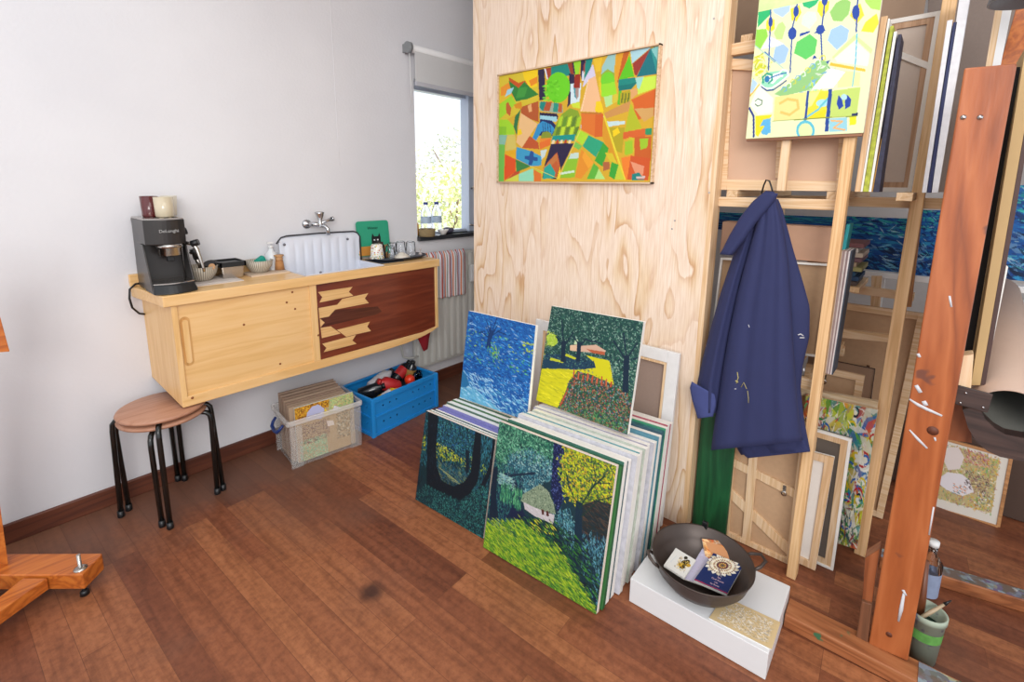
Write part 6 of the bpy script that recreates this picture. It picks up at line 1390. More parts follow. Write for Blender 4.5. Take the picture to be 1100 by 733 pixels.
# colourful doodle canvas
Cc = Art([(865, 425), (943, 441), (920, 591), (848, 570)], '#c9c6b0', n=150, m=230, seed=81)
Cc.dabs(420, ['#c9b02a', '#c44a2c', '#2f6ab4', '#e2e0d4', '#4f9a3a', '#d98a2c', '#dcd9c8', '#b8c43a', '#2a8a8a'], (0, 0, 1, 1), .20, .085, 1.0, 1.2)
for _ in range(70):
    cx_, cy_, r_, a0 = Cc.r.rand(), Cc.r.rand(), .03 + .05 * Cc.r.rand(), 6.28 * Cc.r.rand()
    Cc.uline([(cx_ + r_ * math.cos(a0 + k * .6), cy_ + r_ * .7 * math.sin(a0 + k * .6)) for k in range(7)], .016, ['#e8e6dc', '#b8262a', '#2460b0', '#d8c020', '#3a8a4a', '#1a2a3a'][Cc.r.randint(6)])
Cc.dabs(160, ['#e4e2d8', '#f0eee6'], (0, 0, 1, 1), .08, .010, 1.0, 1.2); Cc.dabs(90, ['#b8262a', '#2460b0', '#3a9a3a', '#d8c020', '#1a2a3a'], (0, 0, 1, 1), .05, .02, 1.0, 1.2)
Cc.dabs(200, ['#2f6a44', '#264a5a', '#8a2c2c', '#dcd9c8'], (0, .7, 1, 1), .10, .02, 1.2, .8)
pic_canvas('doodle_canvas', 'multicoloured doodle patterned canvas leaning low in the rack', Cc, ((866, 424), (943, 440.5), (920.5, 590.5), (846, 566)), 2.115, 2.135, .018, GC, edge=M_pineZ)
def fit_z(px4, X): pass
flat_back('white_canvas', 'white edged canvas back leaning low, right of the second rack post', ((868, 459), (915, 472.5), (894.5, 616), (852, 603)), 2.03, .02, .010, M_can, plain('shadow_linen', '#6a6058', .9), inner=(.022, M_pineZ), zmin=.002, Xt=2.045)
flat_back('white_canvas', 'white canvas in a pine stretcher leaning in front of the white edged one', ((860, 483), (896, 492.5), (874.5, 620.5), (846, 612)), 1.985, .018, .028, M_pineZ, M_can, zmin=.002, Xt=1.995)
# below the jacket: pine stretcher with braces
flat_back('braced_canvas', 'hardboard canvas back with pine braces standing below the blue jacket', ((787, 440), (868, 455), (848, 625), (776, 590)), 1.950, .022, .02, M_pineZ, M_hard, extra=[(.34, .0, .34, 1, .032), (0, .60, 1, .50, .035), (0, .36, 1, .08, .04)], zmin=.002, hooks=[(.8, .5)])
# green plank
gq = [xx(745, 440, 1.93), xx(793, 452, 1.93), xx(779, 590, 1.93), xx(736, 577, 1.93)]
gy1 = xx(738, 560, 1.93).y + .004; gy0 = xx(781, 560, 1.93).y
build('green_plank', MB().box(1.928, 1.945, gy0, min(gy1, .64), .002, .73), wood('green_stain', '#1a5c35', '#124a2a', '#0c3322', 'Z', stretch=8, rough=.45, spots=('#5a6a2c', 10, .66)), label='worn dark green painted plank standing between partition and braced canvas', cat='plank', bevel=.003)

# ================================================================== jacket on its hook
hk = xx(824, 208, 1.866)
hook = build('coat_hook', MB().tube([xx(818, 208, 1.872), xx(820.5, 199, 1.868), xx(823, 193.5, 1.862), xx(826.5, 194.5, 1.858), xx(829, 202, 1.856), xx(831, 211, 1.86)], .0028, 8), M_black, label='thin black wire loop on the rack rail holding the jacket', cat='hook')
jk = thing('work_jacket', 'navy blue paint-stained work jacket hanging from the storage rack', 'jacket', (1.85, .4, .6))
M_cloth = plain('navy_twill', '#272d56', .85, var=.10, scale=14, bump=.2)
def cloth_shape(name, left, right, X0, depth, folds, seed, mat=M_cloth, nx=26, ny=40, curl=.0, parent=None, rock=.0):
    """a hanging panel between a left and a right outline (px), bulging towards the room, with vertical folds"""
    def interp(pl, t):
        ls = [0]
        for a, b_ in zip(pl[:-1], pl[1:]): ls.append(ls[-1] + math.dist(a, b_))
        d = t * ls[-1]
        for i in range(len(pl) - 1):
            if d <= ls[i + 1] or i == len(pl) - 2:
                k = (d - ls[i]) / max(1e-6, ls[i + 1] - ls[i]); return (pl[i][0] + (pl[i + 1][0] - pl[i][0]) * k, pl[i][1] + (pl[i + 1][1] - pl[i][1]) * k)
    m = MB(); rr = random.Random(seed); ph = [rr.uniform(0, 6.28) for _ in range(4)]
    F_, B_ = [], []
    for j in range(ny + 1):
        t = j / ny; a = interp(left, t); b_ = interp(right, t)
        for i in range(nx + 1):
            s = i / nx
            u = a[0] + (b_[0] - a[0]) * s; v = a[1] + (b_[1] - a[1]) * s
            e = math.sin(math.pi * s) ** .5
            amp = depth * (.45 + .55 * t) * e
            fo = .0
            for k, (fr_q, fa_) in enumerate(folds): fo += fa_ * math.sin(s * fr_q * 6.28 + ph[k] + .6 * t * k) * (.35 + .65 * t) * e
            X = X0 - amp - fo - rock * t
            F_.append(xx(u, v, X)); B_.append(xx(u, v, X0 + .004 - fo * .2))
    n = nx + 1; vs = F_ + B_; k = len(F_); fs = []
    for j in range(ny):
        for i in range(nx):
            q = j * n + i; fs.append([q, q + 1, q + n + 1, q + n]); fs.append([k + q, k + q + n, k + q + n + 1, k + q + 1])
    for j in range(ny): fs.append([j * n, (j + 1) * n, k + (j + 1) * n, k + j * n]); fs.append([j * n + nx, k + j * n + nx, k + (j + 1) * n + nx, (j + 1) * n + nx])
    for i in range(nx): fs.append([i, k + i, k + i + 1, i + 1]); q = ny * n + i; fs.append([q, q + 1, k + q + 1, k + q])
    m.add(vs, fs, True)
    o = build(name, m, mat, parent or jk); o.data['_x'] = 0; del o.data['_x']
    return o
# body behind, sleeve, front panel, collar
cloth_shape('back_panel', [(815, 212), (800, 250), (785, 300), (790, 400), (791, 481), (796, 489)], [(836, 214), (841, 226), (851.5, 266), (864, 308), (870, 330), (869.5, 362), (862, 395), (860, 418), (864, 452), (870.5, 485)], 1.872, .040, [(1.5, .007), (3.2, .003)], 3)
cloth_shape('sleeve', [(800, 238), (784, 285), (775, 312), (764, 350), (755, 384), (749, 412), (751, 444)], [(817, 232), (806, 268), (797, 300), (788, 340), (782, 372), (777, 405), (772, 444)], 1.860, .050, [(1.3, .006), (2.7, .003)], 5, nx=16)
cloth_shape('front_panel', [(822, 205), (817, 218), (810, 248), (800, 285), (791, 320), (783, 358), (775, 405), (769, 445), (763.5, 484)], [(832, 206), (836, 220), (841, 240), (847, 280), (850, 330), (853, 380), (856, 425), (861.5, 474)], 1.838, .048, [(1.2, .010), (2.6, .005), (5.0, .0018)], 8, rock=.012)
cloth_shape('hem_band', [(795, 480), (797, 487), (803, 492.5)], [(864, 472), (868, 480), (870.5, 485.5)], 1.846, .012, [(1.2, .003)], 9, nx=18, ny=6)
# collar: folded flap falling to the left
cloth_shape('collar', [(821, 206), (808, 217), (796, 232), (784, 252), (776, 268), (773, 273.5)], [(836, 208), (833, 215), (824, 226), (812, 240), (800, 258), (787, 274.5)], 1.815, .022, [(1., .004)], 12, nx=12, ny=22)
cloth_shape('cuff', [(743, 410), (741, 417), (743.5, 430), (749.5, 450)], [(767.5, 424), (769, 429), (769, 436), (766, 447.5)], 1.812, .012, [(1., .002)], 15, nx=12, ny=12, mat=plain('navy_inside', '#3b4478', .85, var=.08))
# paint marks on the cloth, lying just on the front surface
dg = bpy.context.evaluated_depsgraph_get()
def on_front(u, v):
    bpy.context.view_layer.update()
    best = None
    o_, d_ = CAM, ray(u, v).normalized()
    for ch in jk.children:
        mw = ch.matrix_world.inverted()
        ok, loc, nn, _ = ch.ray_cast(mw @ o_, (mw.to_3x3() @ d_))
        if ok:
            w_ = ch.matrix_world @ loc
            if best is None or (w_ - CAM).length < (best - CAM).length: best = w_
    return (best or xx(u, v, 1.8)) - d_ * .0012
bpy.context.view_layer.update()
pm = MB(); pw = MB()
def streak(mb, pts, r_):
    mb.tube([on_front(*p) for p in pts], r_, 6)
streak(pm, [(792, 400), (793, 406), (791, 412)], .0016); streak(pm, [(796, 416), (799, 411), (802, 418)], .0013); streak(pm, [(803, 420), (804, 428), (804, 433)], .001); streak(pm, [(790, 409), (793, 411)], .0022)
build('yellow_paint_mark', pm, plain('dried_yellow', '#b0a56a', .8), jk)
streak(pw, [(857, 360), (860, 359), (863, 361)], .0022); streak(pw, [(859, 363), (864, 363)], .0018); streak(pw, [(863.5, 396), (863.5, 399)], .002); streak(pw, [(804, 349), (805, 352)], .0013); streak(pw, [(789, 418), (791, 418)], .0015)
build('white_paint_mark', pw, plain('dried_white', '#c8c8cc', .8), jk)
# ================================================================== white box, wok and booklets
bh = .095
bx_ = [Vector((1.380, .650)), Vector((1.402, .212)), Vector((1.722, .222)), Vector((1.700, .662))]
wb = build('white_box', MB().hexa([(p.x, p.y, .001) for p in bx_], [(p.x, p.y, bh) for p in bx_]), plain('white_laminate', '#dcdcdd', .35, var=.015), label='long white plinth box on the floor carrying the wok', cat='box', bevel=.002)
wk = thing('iron_wok', 'dark iron wok with loop handles holding booklets on the white box', 'wok', (1.52, .46, bh))
M_iron = plain('seasoned_iron', '#4a3f3a', .42, metal=.35, var=.25, scale=14, bump=.15)
wc = (1.52, .46)
prof = [(0, .004), (.085, .006), (.122, .028), (.148, .062), (.162, .105), (.165, .108), (.165, .112), (.160, .110), (.145, .066), (.118, .032), (.082, .011), (0, .009)]
build('pan', MB().lathe([(r, h - .003) for r, h in prof], (wc[0], wc[1], bh), 64), M_iron, wk)
def loop(az, out=.045, wid=.05):
    d = Vector((math.cos(az), math.sin(az), 0)); s_ = Vector((-math.sin(az), math.cos(az), 0)); c = Vector((wc[0], wc[1], bh + .088)) + d * .160
    pts = [c - s_ * wid + d * -.006, c - s_ * wid * .9 + d * out * .5 + Vector((0, 0, .012)), c - s_ * wid * .45 + d * out + Vector((0, 0, .022)), c + s_ * wid * .45 + d * out + Vector((0, 0, .022)), c + s_ * wid * .9 + d * out * .5 + Vector((0, 0, .012)), c + s_ * wid + d * -.006]
    build('loop_handle', MB().tube(pts, .0055, 10), M_iron, wk)
loop(math.atan2(-.62, .52), .048, .034); loop(math.atan2(.62, -.52) , .022, .03)
tb = Vector((wc[0], wc[1], bh + .105)) + Vector((.162 * math.cos(.30), .162 * math.sin(.30), 0))
build('rim_tab', MB().box(tb.x - .003, tb.x + .010, tb.y - .010, tb.y + .010, tb.z - .02, tb.z + .022), M_black, wk, bevel=.003)

def booklet(name, label, px4, zs, thick, art, cat='booklet', edge=M_can, group=None):
    q = [zz(u, v, z) for (u, v), z in zip(px4, zs)]     # TL TR BR BL seen upright on the cover
    n_ = (q[1] - q[0]).cross(q[3] - q[0]).normalized()
    if n_.z > 0: n_ = -n_
    t = thing(name, label, cat, (q[2] + q[3]) / 2, group)
    build('pages', MB().slab([p + n_ * .0006 for p in q], n_ * thick), edge, t)
    painted('cover', art, q[0], q[1], q[2], q[3], t, lift=.0006)
    return t, q, n_
zb_ = bh + .03
a1 = Art([(425, 125), (655, 155), (655, 270), (480, 240)], '#a8764a', n=70, m=50, seed=91)
a1.dabs(60, ['#d89a5a', '#c46a34', '#e8c08a', '#b8502a'], (0, 0, .4, 1), .3, .12, .6, .6); a1.dabs(60, ['#c9b8a8', '#a8988a', '#8a6a54'], (.35, 0, .75, 1), .15, .05, 1, 1); a1.dabs(30, ['#d8904a', '#b8602a'], (.7, .1, 1, .7), .3, .12, .2, .5)
booklet('photo_booklet', 'orange brown photo booklet lying at the back of the wok', ((754, 579), (788.5, 583), (789, 606), (758, 600)), (zb_ + .050, zb_ + .050, zb_ + .014, zb_ + .014), .004, a1)
a2 = Art([(430, 200), (560, 240), (480, 470), (300, 415)], '#b5b0c4', n=60, m=80, seed=92)
a2.dabs(150, ['#a49eb8', '#c8c2d0', '#c09aa8'], (0, 0, 1, 1), .06, .015, 0, .3)
booklet('lilac_booklet', 'pale lilac booklet partly under the navy booklet in the wok', ((754.5, 589.5), (785, 601), (770, 634), (735, 622)), (zb_ + .024, zb_ + .006, zb_ - .006, zb_ + .010), .004, a2)
a3 = Art([(240, 195), (385, 275), (300, 410), (155, 315)], '#d6d4ce', n=90, m=100, seed=93)
for c_, r_ in (((300, 300), 26), ((285, 325), 20), ((322, 290), 20), ((270, 310), 16), ((330, 315), 16), ((310, 262), 14)):
    a3.disc(c_, r_, r_ * .8, ('#8a6a1c', '#b8902c', '#2c2414')[r_ % 3])
a3.dabs(130, ['#d8b040', '#3a2c14', '#7a5a1c', '#e8d080'], (.38, .25, .85, .8), .07, .03, 1, 1.2); a3.line([(205, 290), (245, 250)], .012, '#a8bcc4')
booklet('white_booklet', 'white booklet with a golden ornament on the left inside the wok', ((726, 589), (747.5, 602), (735, 621.5), (713, 607.5)), (zb_ + .034, zb_ + .030, zb_ + .022, zb_ + .026), .006, a3)
a4 = Art([(510, 228), (725, 315), (605, 525), (368, 418)], '#1c2a58', n=140, m=130, seed=94)
import cmath
fc_ = (575, 315)
for i in range(17):
    a = 2 * math.pi * i / 17; ca, sa = math.cos(a), math.sin(a)
    f_ = lambda r_, da: (fc_[0] + 1.18 * r_ * math.cos(a + da), fc_[1] + .72 * r_ * math.sin(a + da) + .12 * r_ * math.cos(a + da))
    a4.poly([f_(40, -.12), f_(75, -.24), f_(108, -.06), f_(96, .14), f_(72, .2), f_(40, .12)], ('#dcd6c8', '#c9bfa8')[i % 2])
for r_, n_, c_ in ((78, 34, '#7a4a24'), (62, 26, '#e8dcc0'), (52, 24, '#a0682c'), (40, 20, '#e0cfa4'), (30, 16, '#7a3a1c'), (20, 10, '#d8a84a'), (10, 6, '#8a6a24')):
    for i in range(n_):
        a = 2 * math.pi * i / n_; a4.disc((fc_[0] + 1.18 * r_ * math.cos(a), fc_[1] + .72 * r_ * math.sin(a) + .12 * r_ * math.cos(a)), 5.5, 4, c_, 8)
a4.line([(375, 414), (605, 518)], .020, '#b82c4a')
bk, bq, bn = booklet('navy_booklet', 'navy blue booklet with a white flower rosette lying in the wok', ((766.5, 594.5), (798.5, 607.5), (781, 638.5), (745.5, 623.5)), (zb_ + .036, zb_ + .030, zb_ + .016, zb_ + .020), .009, a4)
xd = bq[1] - bq[0]; yd = bq[0] - bq[3]
M_pinkink = plain('pink_ink', '#cda9b4', .6)
for k, (s_, line) in enumerate(((.30, 'De'), (.36, 'Oud Kunst'), (.34, 'van'), (.40, 'de Roos'))):
    text('title_line', line, .0085, bq[3] + xd * .60 + yd * (.335 - .078 * k) - bn * .0022, xd, yd, M_pinkink, bk, .0002)
a5 = Art([(430, 440), (520, 330), (752, 458), (712, 588)], '#cdb488', n=120, m=110, seed=95)
a5.dabs(900, ['#e2dcd0', '#dcd6cc', '#c2a878', '#9c9488', '#d8cfc0', '#b8a070'], (.12, .1, .9, .9), .06, .02, 1, 1.2); a5.dabs(200, ['#8a8078', '#a89068'], (.1, .05, .95, .95), .04, .008, 1, 1.2)
pq = [zz(u, v, bh + .003) for u, v in ((778, 641), (838.5, 669), (829, 698), (761.5, 664))]
t = thing('art_print', 'small cream patterned print lying on the front corner of the white box', 'print', (pq[2] + pq[3]) / 2)
build('card', MB().slab([p + Vector((0, 0, -.0006)) for p in pq], (0, 0, -.002)), M_can, t)
painted('printed_face', a5, *pq, t, lift=.0006)

# ================================================================== large studio easel at the right
ez = thing('mast_easel', 'heavy paint-marked studio easel with a tall orange brown mast at the right', 'easel', (1.7, -.05, 0))
mq = [xx(1036, 73, 1.70), xx(1093, 68, 1.70), xx(975, 711, 1.70), xx(933, 692.5, 1.70)]
m = MB(); m.slab(mq, (.032, 0, 0)); build('mast', m, wood('mast_wood', '#b4683a', '#a1562b', '#80401f', 'Z', stretch=6, rough=.40, coat=.2, bump=.35, spots=('#6e4030', 9, .64)), ez, bevel=.004)
pm = MB()
for pts, r_ in (([(977, 429), (986, 435), (996, 440), (1012, 447)], .0035), ([(984, 414), (989, 422)], .004), ([(992, 431), (995, 436)], .0045), ([(977, 462), (986, 472), (996, 482)], .003), ([(965, 668), (968, 655), (971, 638)], .0035), ([(970, 634), (973, 640)], .003), ([(986, 380), (988, 384)], .003), ([(1003, 545), (998, 575)], .0015), ([(1020, 318), (1022, 330)], .002), ([(1004, 470), (1005, 474)], .002)):
    pm.tube([xx(u, v, 1.6998) for u, v in pts], [r_ * .7] + [r_ * 1.4] * (len(pts) - 2) + [r_ * .9] if len(pts) > 2 else r_ * 1.3, 6)
for vv in pm.v: vv.x = 1.6998 + (vv.x - 1.6998) * .25
build_each('white_paint_stroke', pm, plain('dried_white', '#c8c8cc', .8), ez)
kt = MB()
for u, v, r_ in ((1002, 463, .013), (955, 682, .008)): kt.lathe([(r_, 0), (r_, .0008), (0, .001)], xx(u, v, 1.700), 14, axis=(-1, 0, 0))
build_each('dark_knot', kt, plain('knot_dark', '#5e2f1c', .6), ez)
sc2 = MB()
for u, v in ((1035, 126), (1053, 126)): sc2.lathe([(.006, 0), (.006, .002), (0, .003)], xx(u, v, 1.6995), 12, axis=(-1, 0, 0))
build('bolt_head', sc2, M_chrome, ez)
sd = [xx(928, 604, 1.715), xx(943, 600, 1.715), xx(933, 690, 1.715), xx(919.5, 686, 1.715)]
m = MB(); m.slab([xx(929, 600, 1.713), xx(945, 590, 1.713), xx(937, 648, 1.713), xx(926, 646, 1.713)], (.05, 0, 0)); build('side_brace', m, M_easel, ez, bevel=.002)
m = MB(); m.slab([xx(925.5, 646.5, 1.700), xx(937, 650, 1.700), xx(932, 691, 1.700), xx(919.5, 686, 1.700)], (.06, 0, 0)); build('foot_block', m, wood('dull_block', '#8a5a3c', '#7c4e34', '#62402c', 'Z', stretch=9), ez, bevel=.002)
f0, f1 = zz(843, 660, .05), zz(963, 721, .05); k0 = zz(849.5, 646, .05)
d = (f1 - f0); f2 = f0 + d * 3.0; wv_ = k0 - f0; wv_ = Vector((.085, .004, 0))
m = MB(); m.hexa([Vector((p.x, p.y, .001)) for p in (f0, f2, f2 + wv_, f0 + wv_)], [f0, f2, f2 + wv_, f0 + wv_]); build('front_beam', m, M_easelY, ez, bevel=.004)
g0 = zz(1000, 615, .05); g1 = zz(1100, 645, .05); d = g1 - g0; g2 = g0 + d * 2.2; g00 = g0 - d * .6; h0 = zz(1002, 605, .05); wv2 = Vector((h0.x - g0.x, 0, 0))
m = MB(); m.hexa([Vector((p.x, p.y, .001)) for p in (g00, g2, g2 + wv2, g00 + wv2)], [g00, g2, g2 + wv2, g00 + wv2]); build('rear_beam', m, M_easelY, ez, bevel=.004)
def splat_mat(name, base, thr=.42):
    m, nt, b = newmat(name); tc = N(nt, 'ShaderNodeTexCoord'); vo = N(nt, 'ShaderNodeTexVoronoi', Scale=60.0); L(nt, tc.outputs['Object'], vo.inputs['Vector'])
    n_ = N(nt, 'ShaderNodeTexNoise', Scale=25.0, Detail=4.0); L(nt, tc.outputs['Object'], n_.inputs['Vector'])
    rp = ramp(nt, [(0, '#4a4a6a'), (.25, '#7a7f8c'), (.45, '#5a5444'), (.6, '#8a9aa0'), (.75, '#6a5a7a'), (.9, '#a8a878'), (1, '#b8b8c0')]); L(nt, vo.outputs['Color'], rp.inputs[0])
    mr = N(nt, 'ShaderNodeMapRange'); mr.inputs[1].default_value = thr; mr.inputs[2].default_value = thr + .1; L(nt, n_.outputs['Fac'], mr.inputs[0])
    mx = N(nt, 'ShaderNodeMix', data_type='RGBA'); mx.inputs[6].default_value = (*lin(base), 1); L(nt, mr.outputs[0], mx.inputs[0]); L(nt, rp.outputs[0], mx.inputs[7]); L(nt, mx.outputs[2], b.inputs['Base Color']); b.inputs['Roughness'].default_value = .7
    return m
M_splat = splat_mat('paint_splatter', '#6a5a50')
m = MB(); m.hexa([g00 + Vector((.004, 0, .0002)), g2 + Vector((.004, 0, .0002)), g2 + wv2 * .92 + Vector((0, 0, .0002)), g00 + wv2 * .92 + Vector((0, 0, .0002))], [p + Vector((0, 0, .0012)) for p in (g00 + Vector((.004, 0, 0)), g2 + Vector((.004, 0, 0)), g2 + wv2 * .92, g00 + wv2 * .92)])
build('paint_crust', m, M_splat, ez)
m = MB(); s0 = zz(985, 729, .052); m.box(f0.x + .004, f0.x + .088, -.42, -.125, .0502, .0525); build('paint_crust', m, M_splat, ez)
# parts on the mast
m = MB(); m.slab([xx(1028, 383, 1.735), xx(1046, 381, 1.735), xx(1042, 432, 1.735), xx(1024, 430, 1.735)], (.05, 0, 0)); build('canvas_rest', m, M_pineZ, ez, bevel=.002)
pl_ = [xx(1029, 414, 1.728), xx(1067, 424, 1.728), xx(1061, 444, 1.728), xx(1024, 434, 1.728)]
m = MB(); m.slab(pl_, (.006, 0, 0)); po = build('dark_plate', m, wood('dark_wood', '#4c3a34', '#40302c', '#2c2220', 'Y', stretch=14, rough=.5), ez, bevel=.002)
m = MB()
for u, v in ((1037.5, 422.5), (1031.5, 433), (1056, 438)): m.lathe([(.0028, 0), (.0028, .001), (0, .0014)], xx(u, v, 1.7275), 10, axis=(-1, 0, 0))
build('plate_screw', m, M_chrome, po)
outer = [(1034, 440), (1040, 460), (1049, 475), (1061, 485), (1074, 491), (1100, 496), (1125, 494), (1150, 484)]
inner = [(1052, 437), (1058, 450), (1068, 460), (1080, 467), (1100, 471), (1125, 468), (1145, 458)]
m = MB()
o_ = [xx(u, v, 1.74) for u, v in outer]; i_ = [xx(u, v, 1.74) for u, v in inner] + [xx(1148, 462, 1.74)]
for k in range(7): m.slab([o_[k], o_[k + 1], i_[k + 1], i_[k]], (.045, 0, 0))
build('curved_cradle', m, wood('dark_wood', '#4c3a34', '#40302c', '#2c2220', 'Y', stretch=14, rough=.5), ez)
m = MB(); m.slab([xx(1088, 72, 1.84), xx(1096, 72, 1.84), xx(1039, 412, 1.84), xx(1031, 412, 1.84)], (.02, 0, 0)); build('dark_gap_strip', m, plain('gap_black', '#0c0909', .8), ez)  # black strip standing in for the dark gap behind the mast
m = MB(); m.slab([xx(1024, 430, 1.80), xx(1042, 440, 1.80), xx(1044, 476, 1.80), xx(1014, 472, 1.80)], (.03, 0, 0)); build('mast_rear_board', m, M_easel, ez)
# canvas held on the far side, seen edge on
m = MB(); cv = thing('easel_canvas', 'thick tan edged canvas standing behind the easel mast, seen edge on', 'canvas', xx(1048, 415, 1.79))
def strip(mb, a, b_, c, d, X, dep): mb.slab([xx(*a, X), xx(*b_, X), xx(*c, X), xx(*d, X)], (dep, .0, 0))
strip(m, (1102, 50), (1116, 50), (1053, 414), (1043, 414), 1.79, .6); build('stretched_canvas', m, plain('tan_edge', '#b99b6c', .7, var=.05, scale=20), cv)
m = MB(); strip(m, (1116.5, 50), (1122, 50), (1058.5, 414), (1053.3, 414), 1.79, .6); build('dark_frame_edge', m, plain('umber_edge', '#4a3430', .6, var=.3), cv)
m = MB(); strip(m, (1079, 283), (1083, 287), (1067, 366), (1063.5, 368), 1.80, .02); build('pale_splinter', m, M_can, cv)
# big cardboard tube lying in the cradle
p0 = xx(1085, 444, 1.765); p1 = xx(1067, 316, 2.52)
ax = (p1 - p0).normalized(); ln_ = (p1 - p0).length
R0 = .072
tb_ = thing('cardboard_tube', 'wide open beige cardboard tube resting in the dark curved easel cradle', 'tube', p0)
build('tube_wall', MB().lathe([(R0 - .004, 0), (R0, 0), (R0, ln_), (R0 - .004, ln_), (R0 - .004, 0)], p0, 40, axis=ax), plain('beige_tube', '#b89c8a', .55, var=.04), tb_)
build('tube_lining', MB().lathe([(R0 - .0045, .002), (R0 - .0045, ln_ - .01), (0, ln_ - .01)], p0, 40, axis=ax), plain('grey_lining', '#6f6e68', .7), tb_)

# bucket of brushes
bc = thing('brush_bucket', 'paint-smeared translucent bucket with brushes behind the easel mast', 'bucket', (1.80, -.150, 0))
bx0_, by0_ = 1.815, -.128
build('bucket', MB().lathe([(0, .002), (.040, .002), (.047, .150), (.050, .150), (.050, .168), (.047, .170), (.043, .166), (.037, .008), (0, .008)], (bx0_, by0_, 0), 32), splat_mat('milky_green', '#a4b09e', .56), bc)
build('green_smear', MB().lathe([(.0445, .085), (.0462, .118)], (bx0_, by0_, 0), 24), plain('fresh_green', '#5f9a4a', .6, var=.5, scale=50), bc)
build('dark_paint', MB().lathe([(0, .12), (.043, .12)], (bx0_, by0_, 0), 24), plain('dark_green_wet', '#1b3a2e', .3), bc)
def brush(name, label, a, b_, r, mat, tip=None, group=None):
    t = thing(name, label, 'brush', a, group)
    build('handle', MB().tube([Vector(a), (Vector(a) + Vector(b_)) / 2, Vector(b_)], [r * .7, r, r * .6], 10), mat, t)
    if tip: build('bristles', MB().tube([Vector(b_), Vector(b_) + (Vector(b_) - Vector(a)).normalized() * .025], [r * .9, r * .2], 8), tip, t)
brush('paint_brush', 'broad brown handled brush leaning up out of the bucket', (bx0_ + .02, by0_ + .01, .03), (bx0_ + .05, by0_ + .02, .30), .012, plain('brown_handle', '#6b3a20', .4))
brush('paint_brush', 'pale wooden brush with a dark tip lying across the bucket rim', (bx0_ - .02, by0_ + .022, .13), (bx0_ + .03, by0_ - .036, .19), .006, plain('pale_handle', '#b8a284', .5), M_black)
GX, GY = 2.05, -.128
gb = thing('spirit_bottle', 'clear bottle with a blue label standing behind the easel mast', 'bottle', (GX, GY, 0))
build('bottle', MB().lathe([(0, .002), (.033, .002), (.035, .01), (.035, .19), (.014, .225), (.014, .25), (0, .25)], (GX, GY, 0), 24), M_clear, gb)
build('label_band', MB().lathe([(.0356, .07), (.0356, .16)], (GX, GY, 0), 24), plain('label_pale_blue', '#8a98b4', .5, var=.2, scale=40), gb)
build('cap', MB().lathe([(0, .25), (.016, .25), (.016, .268), (0, .268)], (GX, GY, 0), 16), M_white, gb)

# framed bird print on the floor
bp4 = ((1008, 470), (1086, 492), (1072, 566), (999, 544))
Bd = Art([(0, 0), (1, 0), (1, 1), (0, 1)], '#d8d2c8', n=130, m=130, seed=101)
Bd.uline([(0, 0), (0, 1)], .02, '#d8d2c8')
Bd.fill([(.2, .06), (.86, .08), (.88, .84), (.06, .86), (.05, .4)], '#b8a878')
Bd.dabs(700, ['#b98a3c', '#8aa45a', '#c9a85a', '#a87a6a', '#6a9a78', '#d8ccb0', '#9a6a6a'], (.06, .05, .88, .86), .05, .018, 1, 1.2)
Bd.fill([(.1, .55), (.2, .45), (.4, .42), (.52, .48), (.6, .62), (.45, .72), (.22, .70), (.08, .64)], '#dcd6da'); Bd.fill([(.16, .1), (.3, .06), (.4, .18), (.36, .36), (.2, .42), (.12, .3)], '#d8ccc8')
Bd.dabs(160, ['#6a4a4a', '#9a7a7a', '#4a3a3a'], (.45, .35, .8, .6), .05, .012, .5, .6); Bd.dabs(120, ['#c9a0a0', '#b85a5a', '#8a5a6a'], (.4, .05, .75, .25), .05, .015, .5, .6); Bd.dabs(120, ['#4a4a4a', '#dcd6ce'], (.62, .6, .84, .82), .04, .010, 1, 1.2); Bd.dabs(500, ['#d89a3c', '#7ab05a', '#c8b050'], (.06, .05, .88, .86), .05, .012, 1, 1.2, mask=lambda u, v: u > .55 and (v < .35 or v > .62))
Bd.dabs(60, ['#5a8a9a', '#d88a4a'], (.3, .58, .5, .74), .05, .012, .4, .3)
bt_, bqq, bnn = pic_canvas('bird_print', 'framed print of white birds among flowers leaning on the floor at the right', Bd, bp4, 2.815, 2.87, .014, cat='print', edge=M_pineZ)
m = MB()
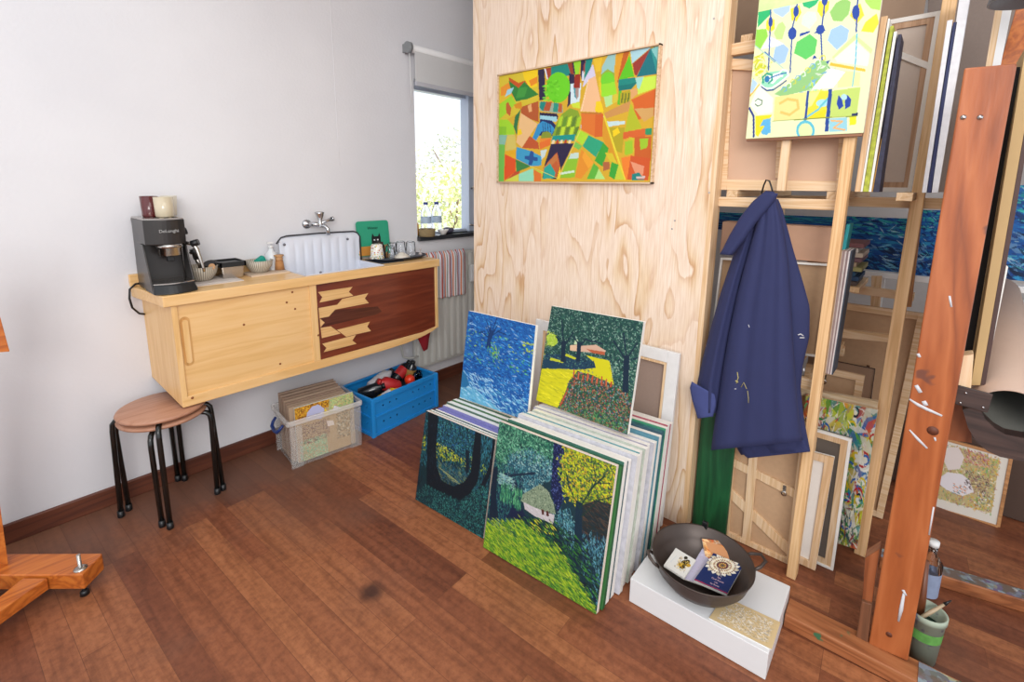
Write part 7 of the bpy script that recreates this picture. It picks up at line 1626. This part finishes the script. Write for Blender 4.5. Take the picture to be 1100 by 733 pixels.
for a, b_ in ((0, 1), (1, 2), (2, 3), (3, 0)): m.bar(bqq[a] + bnn * .004, bqq[b_] + bnn * .004, .012, .02, up=bnn)
build('frame', m, wood('oak_frame', '#c08a58', '#b07a48', '#94643a', 'Y', stretch=20), bt_, bevel=.001)
m = MB(); m.slab([bqq[0] + bnn * .02, bqq[1] + bnn * .02, bqq[2] + bnn * .02, bqq[3] + bnn * .02], bnn * .02)
sb0 = thing('print_support_box', 'dark wooden box behind the bird print holding it up', 'box', (3.1, -.25, 0))
build('box', MB().box(2.93, 3.25, -.47, .02, .002, .33), plain('dark_crate', '#4e3a30', .7), sb0, bevel=.003)
rs_ = thing('round_base', 'grey round stool base on the floor at the right edge', 'stool', (3.35, -.5, 0))
build('base_disc', MB().lathe([(0, .002), (.17, .002), (.175, .01), (.17, .03), (.04, .06), (.03, .07), (.03, .45), (0, .45)], (3.42, -.62, 0), 36), plain('grey_iron', '#5a5654', .5), rs_)
build('seat', MB().lathe([(0, .45), (.15, .45), (.16, .465), (.15, .48), (0, .482)], (3.42, -.62, 0), 36), plain('grey_iron', '#5a5654', .5), rs_)
wbx = thing('far_white_box', 'white box top beyond the cardboard tube with a dark block for its shadow', 'cabinet', (3.0, -.7, 0))
wa = xx(1086, 345, 2.95)
wt = xx(1092, 336, 3.7).z; wa = xx(1086, 345, 3.7)
build('shadow_block', MB().box(3.7, 4.15, -1.6, wa.y, .002, wt - .025), plain('shadow_dark', '#3a302c', .7), wbx)  # dark block standing in for the shadow below the white box
build('top', MB().box(3.68, 4.17, -1.62, wa.y + .02, wt - .025, wt), M_white, wbx, bevel=.003)
lc_ = xx(1112, -2, 1.9)
pl0 = thing('grey_object', 'rounded grey object cut off by the top right corner', 'object', lc_)  # unclear rounded grey object, shaped as a dome; its cord is added
build('grey_dome', MB().lathe([(.001, .09), (.05, .08), (.085, .03), (.09, 0), (.087, 0), (.08, .03), (.045, .075), (.001, .086)], lc_, 28), plain('grey_enamel', '#7c7a7c', .4), pl0)
build('added_cord', MB().tube([lc_ + Vector((0, 0, .085)), (lc_.x, lc_.y, 2.799)], .003, 6), M_black, pl0)
